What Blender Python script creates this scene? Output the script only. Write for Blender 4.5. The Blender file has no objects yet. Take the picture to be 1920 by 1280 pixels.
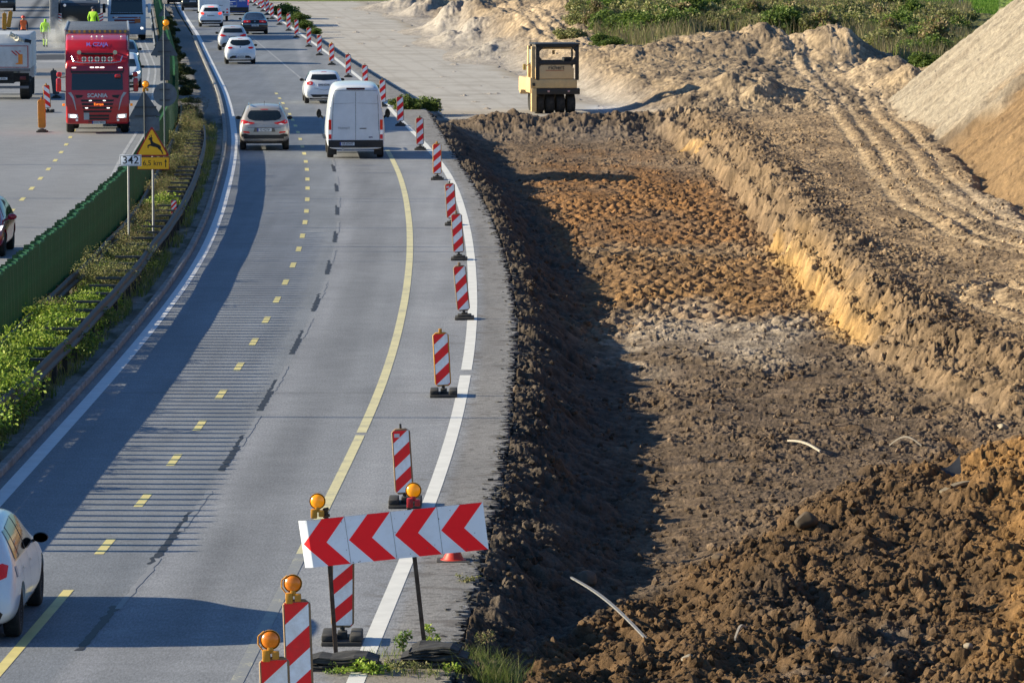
import bpy, bmesh, math, random
import numpy as np
from mathutils import Vector, Matrix
from mathutils.bvhtree import BVHTree
R = math.radians
scene = bpy.context.scene
col = scene.collection
random.seed(7)

# ------------------------------------------------------------------ survey of the place
CAM_H = 9.2; FOC = 9400.0; TILT = math.atan(833 / FOC)
def at(px, py, z=0.0):
    """point of the photograph (1920 x 1280) at height z, as a place in the world"""
    u = (px - 960) / FOC; v = (py - 640) / FOC
    c, s = math.cos(TILT), math.sin(TILT)
    t = (z - CAM_H) / (-s - v * c)
    return Vector((u * t, (c - v * s) * t, z))
def hgt(py, Y):
    """height of something seen at row py that stands at distance Y"""
    v = (py - 640) / FOC
    c, s = math.cos(TILT), math.sin(TILT)
    return CAM_H + Y * (-s - v * c) / (c - v * s)
def lat(px, Y):
    return (px - 960) / FOC * Y * 1.0
def line(pts):
    P = sorted(((q.y, q.x) for q in (at(*p) for p in pts)))
    a = np.array(P); return a
def smooth_fn(a, ext=True):
    ys, xs = a[:, 0], a[:, 1]
    g = np.arange(45, 520, 2.0)
    # linear extrapolation at both ends
    k0 = (xs[1] - xs[0]) / (ys[1] - ys[0]); k1 = (xs[-1] - xs[-2]) / (ys[-1] - ys[-2])
    v = np.interp(g, ys, xs)
    v = np.where(g < ys[0], xs[0] + (g - ys[0]) * k0, v)
    v = np.where(g > ys[-1], xs[-1] + (g - ys[-1]) * k1, v)
    k = np.ones(9) / 9
    vp = np.concatenate([v[0] + (np.arange(-4, 0)) * (v[1] - v[0]), v, v[-1] + np.arange(1, 5) * (v[-1] - v[-2])])
    v = np.convolve(vp, k, 'valid')
    return lambda Y: np.interp(Y, g, v)

f_left = smooth_fn(np.array([(60,-8.0),(77.8,-7.85),(88.8,-7.78),(97.2,-7.72),(111.9,-7.74),(126.8,-7.91),(144.9,-8.46),(170.1,-9.51),(188.7,-10.42),(211.8,-11.83),(228.6,-12.95),(240,-13.75),(270.7,-16.08),(335.7,-21.0),(397.2,-25.98),(450.8,-30.1)]))
f_yel = smooth_fn(np.array([(60,-3.2),(67.1,-3.02),(72.9,-2.89),(79.7,-2.73),(86.1,-2.58),(92.6,-2.47),(100.2,-2.41),(110.5,-2.42),(121.4,-2.51),(134.7,-2.73),(146.2,-3.02),(159.7,-3.45),(172.5,-4.0),(183.5,-4.59)]))
f_right = smooth_fn(np.array([(60.9,-1.76),(67.1,-1.55),(74.8,-1.28),(82.8,-1.06),(93.6,-.9),(109.1,-.84),(128.7,-1.04),(146.2,-1.4),(165.8,-2.03),(191.6,-3.5),(210.2,-4.81),(229.8,-5.95),(249.6,-7.3),(286.8,-10.1),(346.4,-14.9),(408.4,-19.95),(450.8,-23.45)]))
f_edge = smooth_fn(np.array([(56,-.85),(63.6,-.61),(68.7,-.59),(72.2,-.35),(82.8,-.18),(91.6,-.05),(102.6,.02),(114.9,0.),(134.7,-.36),(154,-.98),(176,-1.97),(218.2,-3.71),(225,-4.2),(265.4,-7.7),(296.2,-10.3),(328.8,-12.9),(420,-20.4),(460,-23.6)]))
f_dash = smooth_fn(np.array([(60,-6.1),(70.8,-5.77),(81.8,-5.52),(92.7,-5.38),(109.1,-5.35),(119.9,-5.42),(131.2,-5.56),(142.1,-5.86),(152.9,-6.24),(163.9,-6.69),(174.9,-7.17),(185.4,-7.76),(196.8,-8.38),(207.7,-9.08),(218.7,-9.82),(232,-10.8)]))
f_joint = smooth_fn(np.array([(60,-5.35),(69.9,-4.94),(78.2,-4.69),(91.6,-4.51),(103.8,-4.44),(114.9,-4.42),(126.8,-4.6),(139.1,-4.86),(159.7,-5.58),(172.5,-6.15),(200,-7.6)]))
f_curb = lambda Y: f_left(Y) - .42
rail_px = [(0,745),(62,699),(150,609),(200,558),(250,502),(300,435),(335,392),(360,342),(375,300),(386,252)]
f_rail = smooth_fn(np.array([(60,-8.75)] + [tuple(r) for r in line([(x, y, .75) for x, y in rail_px]) if r[0] > 80]  + [(230,-14.6),(260,-17.0)]))
fence_px = [(0,520),(50,480),(104,437),(170,385),(210,346),(240,320),(302,217),(326,170),(325,110),(310,50),(298,0)]
f_fence = smooth_fn(np.array([(60,-9.75)] + [tuple(r) for r in line([(x, y, 1.75) for x, y in fence_px]) if r[0] > 85]))
f_lwhite = smooth_fn(np.array([(60,-9.9),(120,-11.3),(159.7,-12.93),(179.6,-13.96),(200.5,-14.89),(270,-19.5),(330,-24.6),(450,-35)]))
f_ldash = smooth_fn(np.array([(60,-12.9),(120,-13.9),(146.2,-14.64),(159.1,-15.25),(170.1,-15.72),(181.1,-16.29),(192,-16.92),(260,-21.4),(330,-27.),(450,-38)]))
def heading(f, Y, d=3.0):
    return -math.atan((float(f(Y + d)) - float(f(Y - d))) / (2 * d))

# ------------------------------------------------------------------ materials
def new_mat(name):
    m = bpy.data.materials.new(name); m.use_nodes = True
    nt = m.node_tree; nt.nodes.clear()
    o = nt.nodes.new('ShaderNodeOutputMaterial'); b = nt.nodes.new('ShaderNodeBsdfPrincipled')
    nt.links.new(b.outputs[0], o.inputs[0])
    return m, nt, b, o
def N(nt, t, **kw):
    n = nt.nodes.new(t)
    for k, v in kw.items():
        if k.startswith('i_'):
            n.inputs[k[2:].replace('_', ' ')].default_value = v
        else: setattr(n, k, v)
    return n
def ramp(nt, fac, stops):
    r = nt.nodes.new('ShaderNodeValToRGB'); nt.links.new(fac, r.inputs[0])
    e = r.color_ramp.elements
    while len(e) < len(stops): e.new(.5)
    for i, (p, c) in enumerate(stops):
        e[i].position = p; e[i].color = tuple(c) + (1,) if len(c) == 3 else c
    return r
def coords(nt, kind='Object', scale=(1, 1, 1)):
    t = nt.nodes.new('ShaderNodeTexCoord'); mp = nt.nodes.new('ShaderNodeMapping')
    mp.inputs['Scale'].default_value = scale
    nt.links.new(t.outputs[kind], mp.inputs[0]); return mp.outputs[0]
def noise(nt, vec, scale, detail=4, rough=.6):
    n = nt.nodes.new('ShaderNodeTexNoise'); n.inputs['Scale'].default_value = scale
    n.inputs['Detail'].default_value = detail; n.inputs['Roughness'].default_value = rough
    nt.links.new(vec, n.inputs['Vector']); return n.outputs['Fac']
def mixc(nt, fac, a, b, mode='MIX'):
    m = nt.nodes.new('ShaderNodeMix'); m.data_type = 'RGBA'; m.blend_type = mode
    for s, v in ((m.inputs[0], fac), (m.inputs[6], a), (m.inputs[7], b)):
        if hasattr(v, 'links') or hasattr(v, 'is_output'): nt.links.new(v, s)
        elif isinstance(v, (int, float)): s.default_value = v
        else: s.default_value = tuple(v) + (1,) if len(v) == 3 else v
    return m.outputs[2]
def bump(nt, b, h, strength=.5, dist=.02):
    n = nt.nodes.new('ShaderNodeBump'); n.inputs['Strength'].default_value = strength
    n.inputs['Distance'].default_value = dist
    nt.links.new(h, n.inputs['Height']); nt.links.new(n.outputs[0], b.inputs['Normal'])
MATS = {}
def plain(name, c, rough=.5, metal=0., var=.25, scale=6., coat=0., emit=None, es=0., spec=None, dirt=None):
    if name in MATS: return MATS[name]
    m, nt, b, o = new_mat(name)
    v = coords(nt)
    n = noise(nt, v, scale, 5, .65)
    lo = [x * (1 - var) for x in c]; hi = [min(1, x * (1 + var * .6)) for x in c]
    r = ramp(nt, n, [(.3, lo), (.7, hi)]); out = r.outputs[0]
    if dirt:
        n2 = noise(nt, v, scale * .35, 6, .7)
        rr = ramp(nt, n2, [(.45, (0, 0, 0)), (.75, (1, 1, 1))])
        out = mixc(nt, rr.outputs[0], out, dirt)
    nt.links.new(out, b.inputs['Base Color'])
    b.inputs['Roughness'].default_value = rough; b.inputs['Metallic'].default_value = metal
    b.inputs['Coat Weight'].default_value = coat; b.inputs['Coat Roughness'].default_value = .08
    if spec is not None: b.inputs['Specular IOR Level'].default_value = spec
    if emit: b.inputs['Emission Color'].default_value = tuple(emit) + (1,); b.inputs['Emission Strength'].default_value = es
    MATS[name] = m; return m
def attr_mat(name, rough=.95, grain=((40, .35), (9, .25)), bmp=(60, .5, .01), spec=.2):
    """surface colour from the mesh's own 'Col' layer, broken up by fine procedural grain"""
    m, nt, b, o = new_mat(name)
    a = nt.nodes.new('ShaderNodeVertexColor'); a.layer_name = 'Col'
    v = coords(nt); out = a.outputs[0]
    for sc, am in grain:
        n = noise(nt, v, sc, 4, .7)
        r = ramp(nt, n, [(.28, (1 - am,) * 3), (.72, (1 + am,) * 3)])
        out = mixc(nt, 1.0, out, r.outputs[0], 'MULTIPLY')
    nt.links.new(out, b.inputs['Base Color'])
    b.inputs['Roughness'].default_value = rough; b.inputs['Specular IOR Level'].default_value = spec
    bump(nt, b, noise(nt, v, bmp[0], 5, .7), bmp[1], bmp[2])
    return m
def leaf_mat(name, cols, trans=.35):
    m, nt, b, o = new_mat(name)
    g = nt.nodes.new('ShaderNodeNewGeometry')
    r = ramp(nt, g.outputs['Random Per Island'], [(i / max(1, len(cols) - 1), c) for i, c in enumerate(cols)])
    oi = nt.nodes.new('ShaderNodeObjectInfo')
    r2 = ramp(nt, oi.outputs['Random'], [(0, (.75, .75, .75)), (1, (1.2, 1.2, 1.2))])
    c = mixc(nt, 1.0, r.outputs[0], r2.outputs[0], 'MULTIPLY')
    nt.links.new(c, b.inputs['Base Color']); b.inputs['Roughness'].default_value = .6
    b.inputs['Specular IOR Level'].default_value = .25
    t = nt.nodes.new('ShaderNodeBsdfTranslucent'); nt.links.new(c, t.inputs[0])
    mx = nt.nodes.new('ShaderNodeMixShader'); mx.inputs[0].default_value = trans
    nt.links.new(b.outputs[0], mx.inputs[1]); nt.links.new(t.outputs[0], mx.inputs[2])
    nt.links.new(mx.outputs[0], o.inputs[0]); return m

# ------------------------------------------------------------------ object helpers
def tag(o, label=None, cat=None, group=None, kind=None):
    if label: o['label'] = label
    if cat: o['category'] = cat
    if group: o['group'] = group
    if kind: o['kind'] = kind
    return o
def empty(name, loc=(0, 0, 0), rz=0., label=None, cat=None, group=None):
    o = bpy.data.objects.new(name, None); col.objects.link(o)
    o.location = loc; o.rotation_euler = (0, 0, rz); o.empty_display_size = .2
    return tag(o, label, cat, group)
def link_mesh(name, me, mat=None, parent=None):
    o = bpy.data.objects.new(name, me); col.objects.link(o)
    if mat is not None:
        for m in (mat if isinstance(mat, (list, tuple)) else [mat]): me.materials.append(m)
    if parent: o.parent = parent
    return o
def mesh_obj(name, bm, mat=None, parent=None, smooth=True, angle=40):
    me = bpy.data.meshes.new(name); bmesh.ops.recalc_face_normals(bm, faces=bm.faces[:])
    for f in bm.faces: f.smooth = smooth
    if smooth:
        th = R(angle)
        for e in bm.edges:
            if len(e.link_faces) == 2 and e.calc_face_angle(0) > th: e.smooth = False
    bm.to_mesh(me); bm.free()
    return link_mesh(name, me, mat, parent)
def np_mesh(name, verts, faces, mat=None, parent=None, smooth=True, colors=None, matidx=None):
    """verts (n,3), faces (m,k) arrays"""
    me = bpy.data.meshes.new(name)
    verts = np.asarray(verts, np.float32); faces = np.asarray(faces, np.int32)
    me.vertices.add(len(verts)); me.vertices.foreach_set('co', verts.ravel())
    m, k = faces.shape
    me.loops.add(m * k); me.loops.foreach_set('vertex_index', faces.ravel())
    me.polygons.add(m)
    me.polygons.foreach_set('loop_start', np.arange(0, m * k, k, dtype=np.int32))
    me.polygons.foreach_set('use_smooth', np.full(m, smooth))
    if matidx is not None: me.polygons.foreach_set('material_index', np.asarray(matidx, np.int32))
    me.update(calc_edges=True)
    if colors is not None:
        ca = me.color_attributes.new('Col', 'FLOAT_COLOR', 'POINT')
        c4 = np.ones((len(verts), 4), np.float32); c4[:, :3] = colors
        ca.data.foreach_set('color', c4.ravel())
    return link_mesh(name, me, mat, parent)
def bm_box(bm, x0, x1, y0, y1, z0, z1, bev=0., seg=2, M=None):
    r = bmesh.ops.create_cube(bm, size=1)
    vs = r['verts']
    for v in vs: v.co = Vector(((x0 + x1) / 2 + v.co.x * (x1 - x0), (y0 + y1) / 2 + v.co.y * (y1 - y0), (z0 + z1) / 2 + v.co.z * (z1 - z0)))
    if bev > 0:
        es = list({e for v in vs for e in v.link_edges})
        q = bmesh.ops.bevel(bm, geom=es, offset=bev, segments=seg, affect='EDGES', profile=.5)
        vs = list({v for f in q['faces'] for v in f.verts} | {v for v in vs if v.is_valid})
    if M is not None:
        bmesh.ops.transform(bm, matrix=M, verts=[v for v in vs if v.is_valid])
    return bm
def box(name, x0, x1, y0, y1, z0, z1, mat, parent=None, bev=0., seg=2):
    bm = bmesh.new(); bm_box(bm, x0, x1, y0, y1, z0, z1, bev, seg)
    return mesh_obj(name, bm, mat, parent)
def bm_cyl(bm, p0, p1, r0, r1=None, n=12, caps=True):
    p0 = Vector(p0); p1 = Vector(p1); r1 = r0 if r1 is None else r1
    d = p1 - p0; q = d.to_track_quat('Z', 'Y').to_matrix().to_4x4()
    M = Matrix.Translation((p0 + p1) / 2) @ q
    bmesh.ops.create_cone(bm, cap_ends=caps, segments=n, radius1=r0, radius2=r1, depth=d.length, matrix=M)
    return bm
def cyl(name, p0, p1, r0, mat, parent=None, r1=None, n=12):
    bm = bmesh.new(); bm_cyl(bm, p0, p1, r0, r1, n); return mesh_obj(name, bm, mat, parent)
def lathe(bm, prof, axis='X', n=28, M=None):
    """prof: list of (r, a) rings along axis a"""
    rings = []
    for r, a in prof:
        ring = []
        for k in range(n):
            t = 2 * math.pi * k / n
            p = Vector((a, r * math.cos(t), r * math.sin(t)))
            if axis == 'Z': p = Vector((p.y, p.z, p.x))
            if axis == 'Y': p = Vector((p.y, p.x, p.z))
            if M is not None: p = M @ p
            ring.append(bm.verts.new(p))
        rings.append(ring)
    for a, b in zip(rings, rings[1:]):
        for k in range(n):
            bm.faces.new((a[k], a[(k + 1) % n], b[(k + 1) % n], b[k]))
    for ring in (rings[0], rings[-1]):
        try: bm.faces.new(ring)
        except Exception: pass
    return bm
def prism(name, poly, x0, x1, mat, parent=None, bev=0., plane='YZ', seg=3):
    """polygon in a plane, extruded across it"""
    bm = bmesh.new()
    def p3(a, b, t): return {'YZ': (t, a, b), 'XZ': (a, t, b), 'XY': (a, b, t)}[plane]
    A = [bm.verts.new(p3(a, b, x0)) for a, b in poly]; B = [bm.verts.new(p3(a, b, x1)) for a, b in poly]
    bm.faces.new(A); bm.faces.new(B[::-1]); n = len(poly)
    for i in range(n): bm.faces.new((A[i], A[(i + 1) % n], B[(i + 1) % n], B[i]))
    if bev > 0: bmesh.ops.bevel(bm, geom=bm.edges[:], offset=bev, segments=seg, affect='EDGES', profile=.5)
    return mesh_obj(name, bm, mat, parent)
def copy_tree(o, parent=None):
    c = o.copy(); col.objects.link(c); c.parent = parent
    for ch in list(o.children): copy_tree(ch, c)
    return c
_txt = {}
def text_geo(s, size=1.0, bold=0.0):
    """2-D outline of lettering as (verts, faces), centred"""
    k = (s, bold)
    if k not in _txt:
        cu = bpy.data.curves.new('lettering', 'FONT'); cu.body = s; cu.align_x = 'CENTER'; cu.align_y = 'CENTER'; cu.offset = bold; cu.resolution_u = 3
        o = bpy.data.objects.new('lettering', cu); col.objects.link(o)
        dg = bpy.context.evaluated_depsgraph_get(); me = bpy.data.meshes.new_from_object(o.evaluated_get(dg))
        V = [(v.co.x, v.co.y) for v in me.vertices]; Fc = [tuple(p.vertices) for p in me.polygons]
        bpy.data.objects.remove(o); bpy.data.curves.remove(cu); bpy.data.meshes.remove(me)
        _txt[k] = (V, Fc)
    V, Fc = _txt[k]
    return [(x * size, y * size) for x, y in V], Fc
def flat_text(name, s, size, mat, parent, loc, bold=0., sx=1., roll=0.):
    """lettering on a surface facing -Y (the reader stands on the -Y side)"""
    V, Fc = text_geo(s, size, bold); bm = bmesh.new()
    vs = [bm.verts.new((x * sx * math.cos(roll) - y * math.sin(roll), 0, x * sx * math.sin(roll) + y * math.cos(roll))) for x, y in V]
    for f in Fc:
        try: bm.faces.new([vs[i] for i in f])
        except Exception: pass
    o = mesh_obj(name, bm, mat, parent, smooth=False); o.location = loc; return o

# ------------------------------------------------------------------ numpy noise
_rng = np.random.RandomState(11)
_perm = _rng.permutation(4096).astype(np.int64)
_ga = _rng.rand(4096) * 2 * np.pi; _gx, _gy = np.cos(_ga), np.sin(_ga)
_rv = _rng.rand(4096, 4)
def _h(ix, iy, s): return _perm[(_perm[(ix + s * 131) & 4095] + iy) & 4095]
def gn(x, y, s=0):
    ix = np.floor(x).astype(np.int64); iy = np.floor(y).astype(np.int64)
    fx = x - ix; fy = y - iy
    u = fx * fx * fx * (fx * (fx * 6 - 15) + 10); v = fy * fy * fy * (fy * (fy * 6 - 15) + 10)
    def d(a, b):
        h = _h(ix + a, iy + b, s); return _gx[h] * (fx - a) + _gy[h] * (fy - b)
    a = d(0, 0) * (1 - u) + d(1, 0) * u; b = d(0, 1) * (1 - u) + d(1, 1) * u
    return (a * (1 - v) + b * v) * 1.5
def fbm(x, y, o=4, s=0, g=.5):
    r = 0; a = 1.
    for i in range(o):
        r = r + a * gn(x * 2 ** i + 17.3 * i, y * 2 ** i - 9.1 * i, s + i); a *= g
    return r
def billow(x, y, o=4, s=0, g=.55):
    r = 0; a = 1.
    for i in range(o):
        r = r + a * (np.abs(gn(x * 2.1 ** i + 7.3 * i, y * 2.1 ** i + 3.1 * i, s + i)) * 2 - .55); a *= g
    return r
def lumps(x, y, s=0, dens=.8):
    """rounded clods lying in jittered cells: height 0..1"""
    ix = np.floor(x).astype(np.int64); iy = np.floor(y).astype(np.int64)
    out = np.zeros_like(x)
    for a in (-1, 0, 1):
        for b in (-1, 0, 1):
            h = _h(ix + a, iy + b, s); rv = _rv[h]
            cx = ix + a + rv[..., 0]; cy = iy + b + rv[..., 1]
            r = .25 + .5 * rv[..., 2]
            el = .7 + .6 * rv[..., 3]
            d2 = ((x - cx) * el) ** 2 + ((y - cy) / el) ** 2
            hh = np.sqrt(np.clip(1 - d2 / (r * r), 0, 1)) * r * 1.5
            out = np.maximum(out, np.where(rv[..., 3] < dens, hh, 0))
    return out
def sst(a, b, x):
    t = np.clip((x - a) / (b - a), 0, 1); return t * t * (3 - 2 * t)
def grid_faces(nr, nc):
    i = np.arange((nr - 1) * (nc - 1)); r = i // (nc - 1); c = i % (nc - 1)
    a = r * nc + c
    return np.stack([a, a + 1, a + nc + 1, a + nc], 1)
# ------------------------------------------------------------------ the lie of the land
_wy = np.array([40, 60, 78, 84, 90, 95.5, 101, 107.5, 116.8, 130, 143, 160, 175, 192, 205, 214, 222, 520.])
_wx = np.array([22, 19, 17, 14, 11.6, 9.2, 8.2, 7.8, 7.5, 7.45, 7.45, 7.4, 7.3, 6.9, 6.2, 5.0, 4.2, 4.0])
def wall_x(Y): return np.interp(Y, _wy, _wx)
_ty = np.array([40, 142, 152.8, 187.4, 217, 520.]); _tx = np.array([14.2, 14.6, 14.6, 15.9, 15.95, 15.95])
CP = [(1150,212,218),(1100,192,228),(1200,180,226),(1300,190,220),(1450,190,218),(1600,182,217),(1180,205,221),(1250,215,215),(1400,215,212),
 (1100,150,238),(1200,140,238),(1300,130,241),(1500,140,238),(1600,150,235),(1640,130,243),(1060,165,238),
 (1000,112,277),(1100,108,264),(1250,107,258),(1400,108,255),(1500,108,256),(1150,120,255),
 (950,92,288),(870,84,312),(800,50,375),(840,60,335),(900,62,318),(1000,66,296),(1050,75,287),(760,35,400),
 (880,25,348),(940,22,335),(1000,22,322),(1060,25,315),(820,22,375),(760,12,420),(700,8,445),(900,2,372),(1000,2,345),
 (1120,90,275),(1120,45,305),(1300,62,285),(1400,32,310),(1500,50,300),(1600,64,295),(1700,104,265),(1680,140,243),(1180,10,330),(1300,5,340),(1450,12,345),
 (1600,22,372),(1800,22,372),(1700,12,392),(1560,8,400),(1850,40,340),(1760,70,310)]
_cp = np.array([(lat(x, Yy), Yy, hgt(y, Yy)) for x, y, Yy in CP])
def far_field(X, Y):
    num = 0; den = 0
    for cx, cy, cz in _cp:
        s = 1 + (cy - 200) / 150
        w = 1 / ((((X - cx) / (2.6 * s)) ** 2 + ((Y - cy) / (10 * s)) ** 2) ** 2 + .02)
        num = num + w * cz; den = den + w
    return num / den
def gauss(X, Y, cx, cy, rx, ry, rot=0):
    dx = X - cx; dy = Y - cy; c, s = math.cos(rot), math.sin(rot)
    return np.exp(-(((dx * c + dy * s) / rx) ** 2 + ((-dx * s + dy * c) / ry) ** 2))
def polydist(X, Y, pts, sy=1.):
    """distance to a polyline; also which side"""
    best = np.full(np.shape(X), 1e9)
    for (ax, ay), (bx, by) in zip(pts, pts[1:]):
        ax, bx_ = ax, bx; vx, vy = bx_ - ax, (by - ay) * sy
        px, py = X - ax, (Y - ay) * sy
        t = np.clip((px * vx + py * vy) / (vx * vx + vy * vy), 0, 1)
        best = np.minimum(best, np.hypot(px - t * vx, py - t * vy))
    return best
def wpts(l, z): return [tuple(at(x, y, z))[:2] for x, y in l]
TRACKS = [wpts([(1480,118),(1520,160),(1570,200),(1620,262),(1650,310),(1680,345),(1730,385),(1800,425),(1890,452),(1990,470)], .35),
          wpts([(1560,118),(1610,170),(1680,235),(1720,275),(1752,320),(1800,365),(1860,400),(1960,425)], .35),
          wpts([(1960,520),(1890,505),(1840,515),(1830,532),(1880,552),(1960,575)], .4),
          [(lat(940,352),352),(lat(975,320),320),(lat(1010,298),298),(lat(1050,282),282),(lat(1110,266),266)],
          [(lat(985,340),340),(lat(1030,310),310),(lat(1085,290),290),(lat(1140,275),275)]]
_heap = [(-.3, 56), (.3, 64), (1.2, 70), (2.6, 75), (4.2, 80), (6.0, 87), (9.0, 90.5), (13, 91), (24, 92)]
def heap_amt(X, Y):
    hy = np.interp(X, [p[0] for p in _heap], [p[1] for p in _heap])
    return (hy - Y) / np.sqrt(1 + 9 * np.ones_like(X)) * 1.6     # metres inside the heap
def zones(X, Y):
    e = f_edge(Y)
    wx = wall_x(Y) + .35 * gn(Y * .35, Y * 0 + 3, 5) + .16 * gn(Y * .9, Y * 0 + 8, 6) + .05 * gn(Y * 2.2, X * 0 + 1, 6)
    wd = np.interp(Y, [60, 88, 97, 106, 150, 190, 215], [4., 4.2, 2.8, 1.0, .85, 1.3, 2.0]) * (1 + .5 * gn(Y * .35, Y * 0 + 40, 9))
    return e, wx, np.clip(wd, .45, 6)
def land(X, Y, fine=True):
    e, wx, wd = zones(X, Y)
    d = X - e
    # pit
    floor = -.78 + .06 * fbm(X * .25, Y * .12, 3, 2)
    floor = floor + .12 * sst(8, 5, X - 0) * 0
    t_l = 1 - sst(-.2, 1.9, d + .45 * gn(X * .6, Y * .35, 3) + .15 * gn(X * 1.8, Y * 1.5, 4))
    z = floor * (1 - t_l) + (-.05) * t_l
    z = z - .10 * np.exp(-((d - 2.4 + .5 * gn(Y * .2, X * 0, 17)) / .8) ** 2)
    # heap ridge at the end of the pit, then the new strip
    endm = sst(203, 214, Y + 1.5 * gn(X * .3, Y * .05, 12))
    fr = np.where(Y > 190, -.34 + 0 * X, 0)
    sr = np.interp(Y, [214, 234, 269, 300, 329, 421, 520], [5.4, 3.9, .6, -1.7, -3.8, -10.2, -17])
    strip = -.36 + 0 * X
    ff = far_field(X, Y)
    right = sst(0, 2.2 + (Y - 214) * .012, X - sr + .5 * gn(Y * .12, X * .2, 4))
    zb = strip * (1 - right) + ff * right
    tl2 = 1 - sst(-.1, .9, d); zb = np.maximum(zb, -.12 * tl2 + -.5 * (1 - tl2))
    z = z * (1 - endm) + zb * endm
    z = z + .42 * np.exp(-((Y - 211) / 3.2) ** 2) * sst(.6, 3, d) * (1 + .6 * gn(X * .5, Y * .2, 30)) * (1 - sst(7, 10, X))
    # plateau on the right
    plat = .12 - .25 * (1 - sst(100, 122, Y)) + .02 * np.clip(X - 8, 0, 8) + .10 * fbm(X * .3, Y * .1, 3, 21)
    plat = plat + .12 * np.exp(-((X - wx - wd - .4) / .5) ** 2)
    tt = (X - wx) / wd + .12 * gn(X * 1.4, Y * .8, 151); pl = .6 * sst(0, .42, tt) + .4 * sst(.55, 1.05, tt)
    pend = 1 - sst(205, 224, Y)
    zp = plat * pend + ff * (1 - pend)
    w = pl * (1 - sst(214, 224, Y))
    z = z * (1 - w) + zp * w
    # heap of dug soil in the foreground
    ha = np.clip(heap_amt(X, Y) + .5 * gn(X * .8, Y * .5, 14), 0, None)
    hh = np.minimum(ha * .10, .36) + .60 * sst(6.0, 9.0, X + (Y - 72) * -.05) * sst(.3, 2.5, ha)
    hh = hh + .10 * fbm(X * .7, Y * .5, 3, 33) * sst(0, .8, ha)
    z = z + hh * (1 - pl)
    # hollow with the plastic sheet, ridges
    z = z + .9 * gauss(X, Y, lat(1395, 224), 222, 1.9, 5) * (1 + .3 * gn(X, Y * .4, 8)) + .5 * gauss(X, Y, lat(1290, 226), 225, 2.5, 6)
    for px, py, h, rx in ((1395,100,1.1,2.0),(1460,104,.9,1.4),(1565,104,1.35,1.5),(1605,108,.6,1.9),(1330,106,.6,2.2),(1660,135,1.0,1.7),(1705,150,1.0,1.3),(1205,106,.7,1.4),(1140,100,.5,2)):
        p = at(px, py, 1.1); z = z + h * gauss(X, Y, p.x, p.y, rx, 5.) * (1 + .22 * gn(X * .8, Y * .2, 8) + .06 * billow(X * 1.2, Y * .25, 3, 156))
    for px, py, zz, h, rx in ((872,62,.3,1.2,1.8),(860,40,.4,1.5,2.2),(810,16,.2,1.2,2.2),(760,4,.2,1.0,2.5),(915,86,.3,.7,1.6),(1065,52,.7,1.2,1.4)):
        p = at(px, py, zz); z = z + h * gauss(X, Y, p.x, p.y, rx, 9.) * (1 + .45 * gn(X * .7, Y * .2, 8) + .10 * billow(X * 1.1, Y * .3, 3, 155))
    # the great embankment
    toe = np.interp(Y, _ty, _tx) + .5 * gn(Y * .12, X * 0, 19) + .25 * gn(Y * .5, X * 0, 20)
    pile = .25 + (X - toe) * .80
    pile = np.minimum(pile, 13) - np.clip(Y - 216 - .06 * (X - toe), 0, None) * .75
    isp = sst(-.25, .25, pile - z)
    z = np.maximum(z, pile)
    # wheel tracks
    tr = np.zeros_like(z)
    for k, T in enumerate(TRACKS):
        dd = polydist(X, Y, T); wdt = .26 if k < 3 else .5
        rut = -np.exp(-((dd - .38) / .17) ** 2) * .15 + np.exp(-((dd) / .16) ** 2) * .07
        if k >= 3: rut = rut * 1.3
        z = z + rut * .30 * (.5 + .7 * np.clip(gn(X * .15, Y * .07, 88) + .5, 0, 1)) * (1 - isp); tr = np.maximum(tr, np.exp(-((dd - .38) / (.22 if k < 3 else .4)) ** 2))
    info = dict(e=e, d=d, wx=wx, wd=wd, pl=w, ha=ha, endm=endm, right=right, isp=isp, tr=tr, tl=t_l, pend=pend, ff=ff, toe=toe)
    if not fine: return z, info
    onstrip = endm * (1 - right) * (1 - np.exp(-((Y - 211) / 4.2) ** 2))
    heapm = sst(.05, 1.6, ha + .9 * fbm(X * .8, Y * .4, 3, 138))
    rough_pit = (1 - w) * (1 - endm)
    # clods
    wx_ = X + .25 * gn(X * 1.1, Y * 1.1, 50); wy_ = Y + .25 * gn(X * 1.1, Y * 1.1, 51)
    L1 = lumps(wx_ * 1.5, wy_ * 1.1, 61, .45); L2 = lumps(wx_ * 3.6, wy_ * 2.6, 62, .7); L3 = lumps(wx_ * 7.5, wy_ * 7, 63, .9)
    L4 = lumps(X * 15, Y * 14, 64, .8)
    b1 = billow(X * 1.1, Y * .8, 4, 70); b2 = fbm(X * 4.1, Y * 3.7, 4, 80)
    patch = .3 + .7 * sst(-.35, .35, gn(X * .5, Y * .22, 152)); fine_ = .5 + .5 * sst(-.3, .4, gn(X * .8, Y * .4, 153))
    a_pit = .035 * L1 + .04 * L2 + .03 * L3 + .014 * L4 + .025 * b1 + .012 * b2
    a_heap = .13 * L1 + .085 * L2 + .045 * L3 + .018 * L4 + .04 * b1 + .014 * b2
    a_rough = .04 * L1 + .045 * L2 + .035 * L3 + .02 * L4 + .025 * b1 + .012 * b2
    # stripes left by the excavator teeth across the pit
    teeth = .07 * gn(X * .22, Y * 1.1 + X * .15, 90) + .035 * gn(X * .5, Y * 2.6 + X * .3, 91)
    ph = 1.1 * gn(X * .3, Y * .1, 92); near_s = sst(88, 92, Y) * (1 - sst(108, 114, Y))
    teeth = teeth + near_s * .045 * np.sin(6.28 * (Y * .62 + .25 * X + ph)) * sst(-.2, .4, gn(X * .25, Y * .1, 93))
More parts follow.
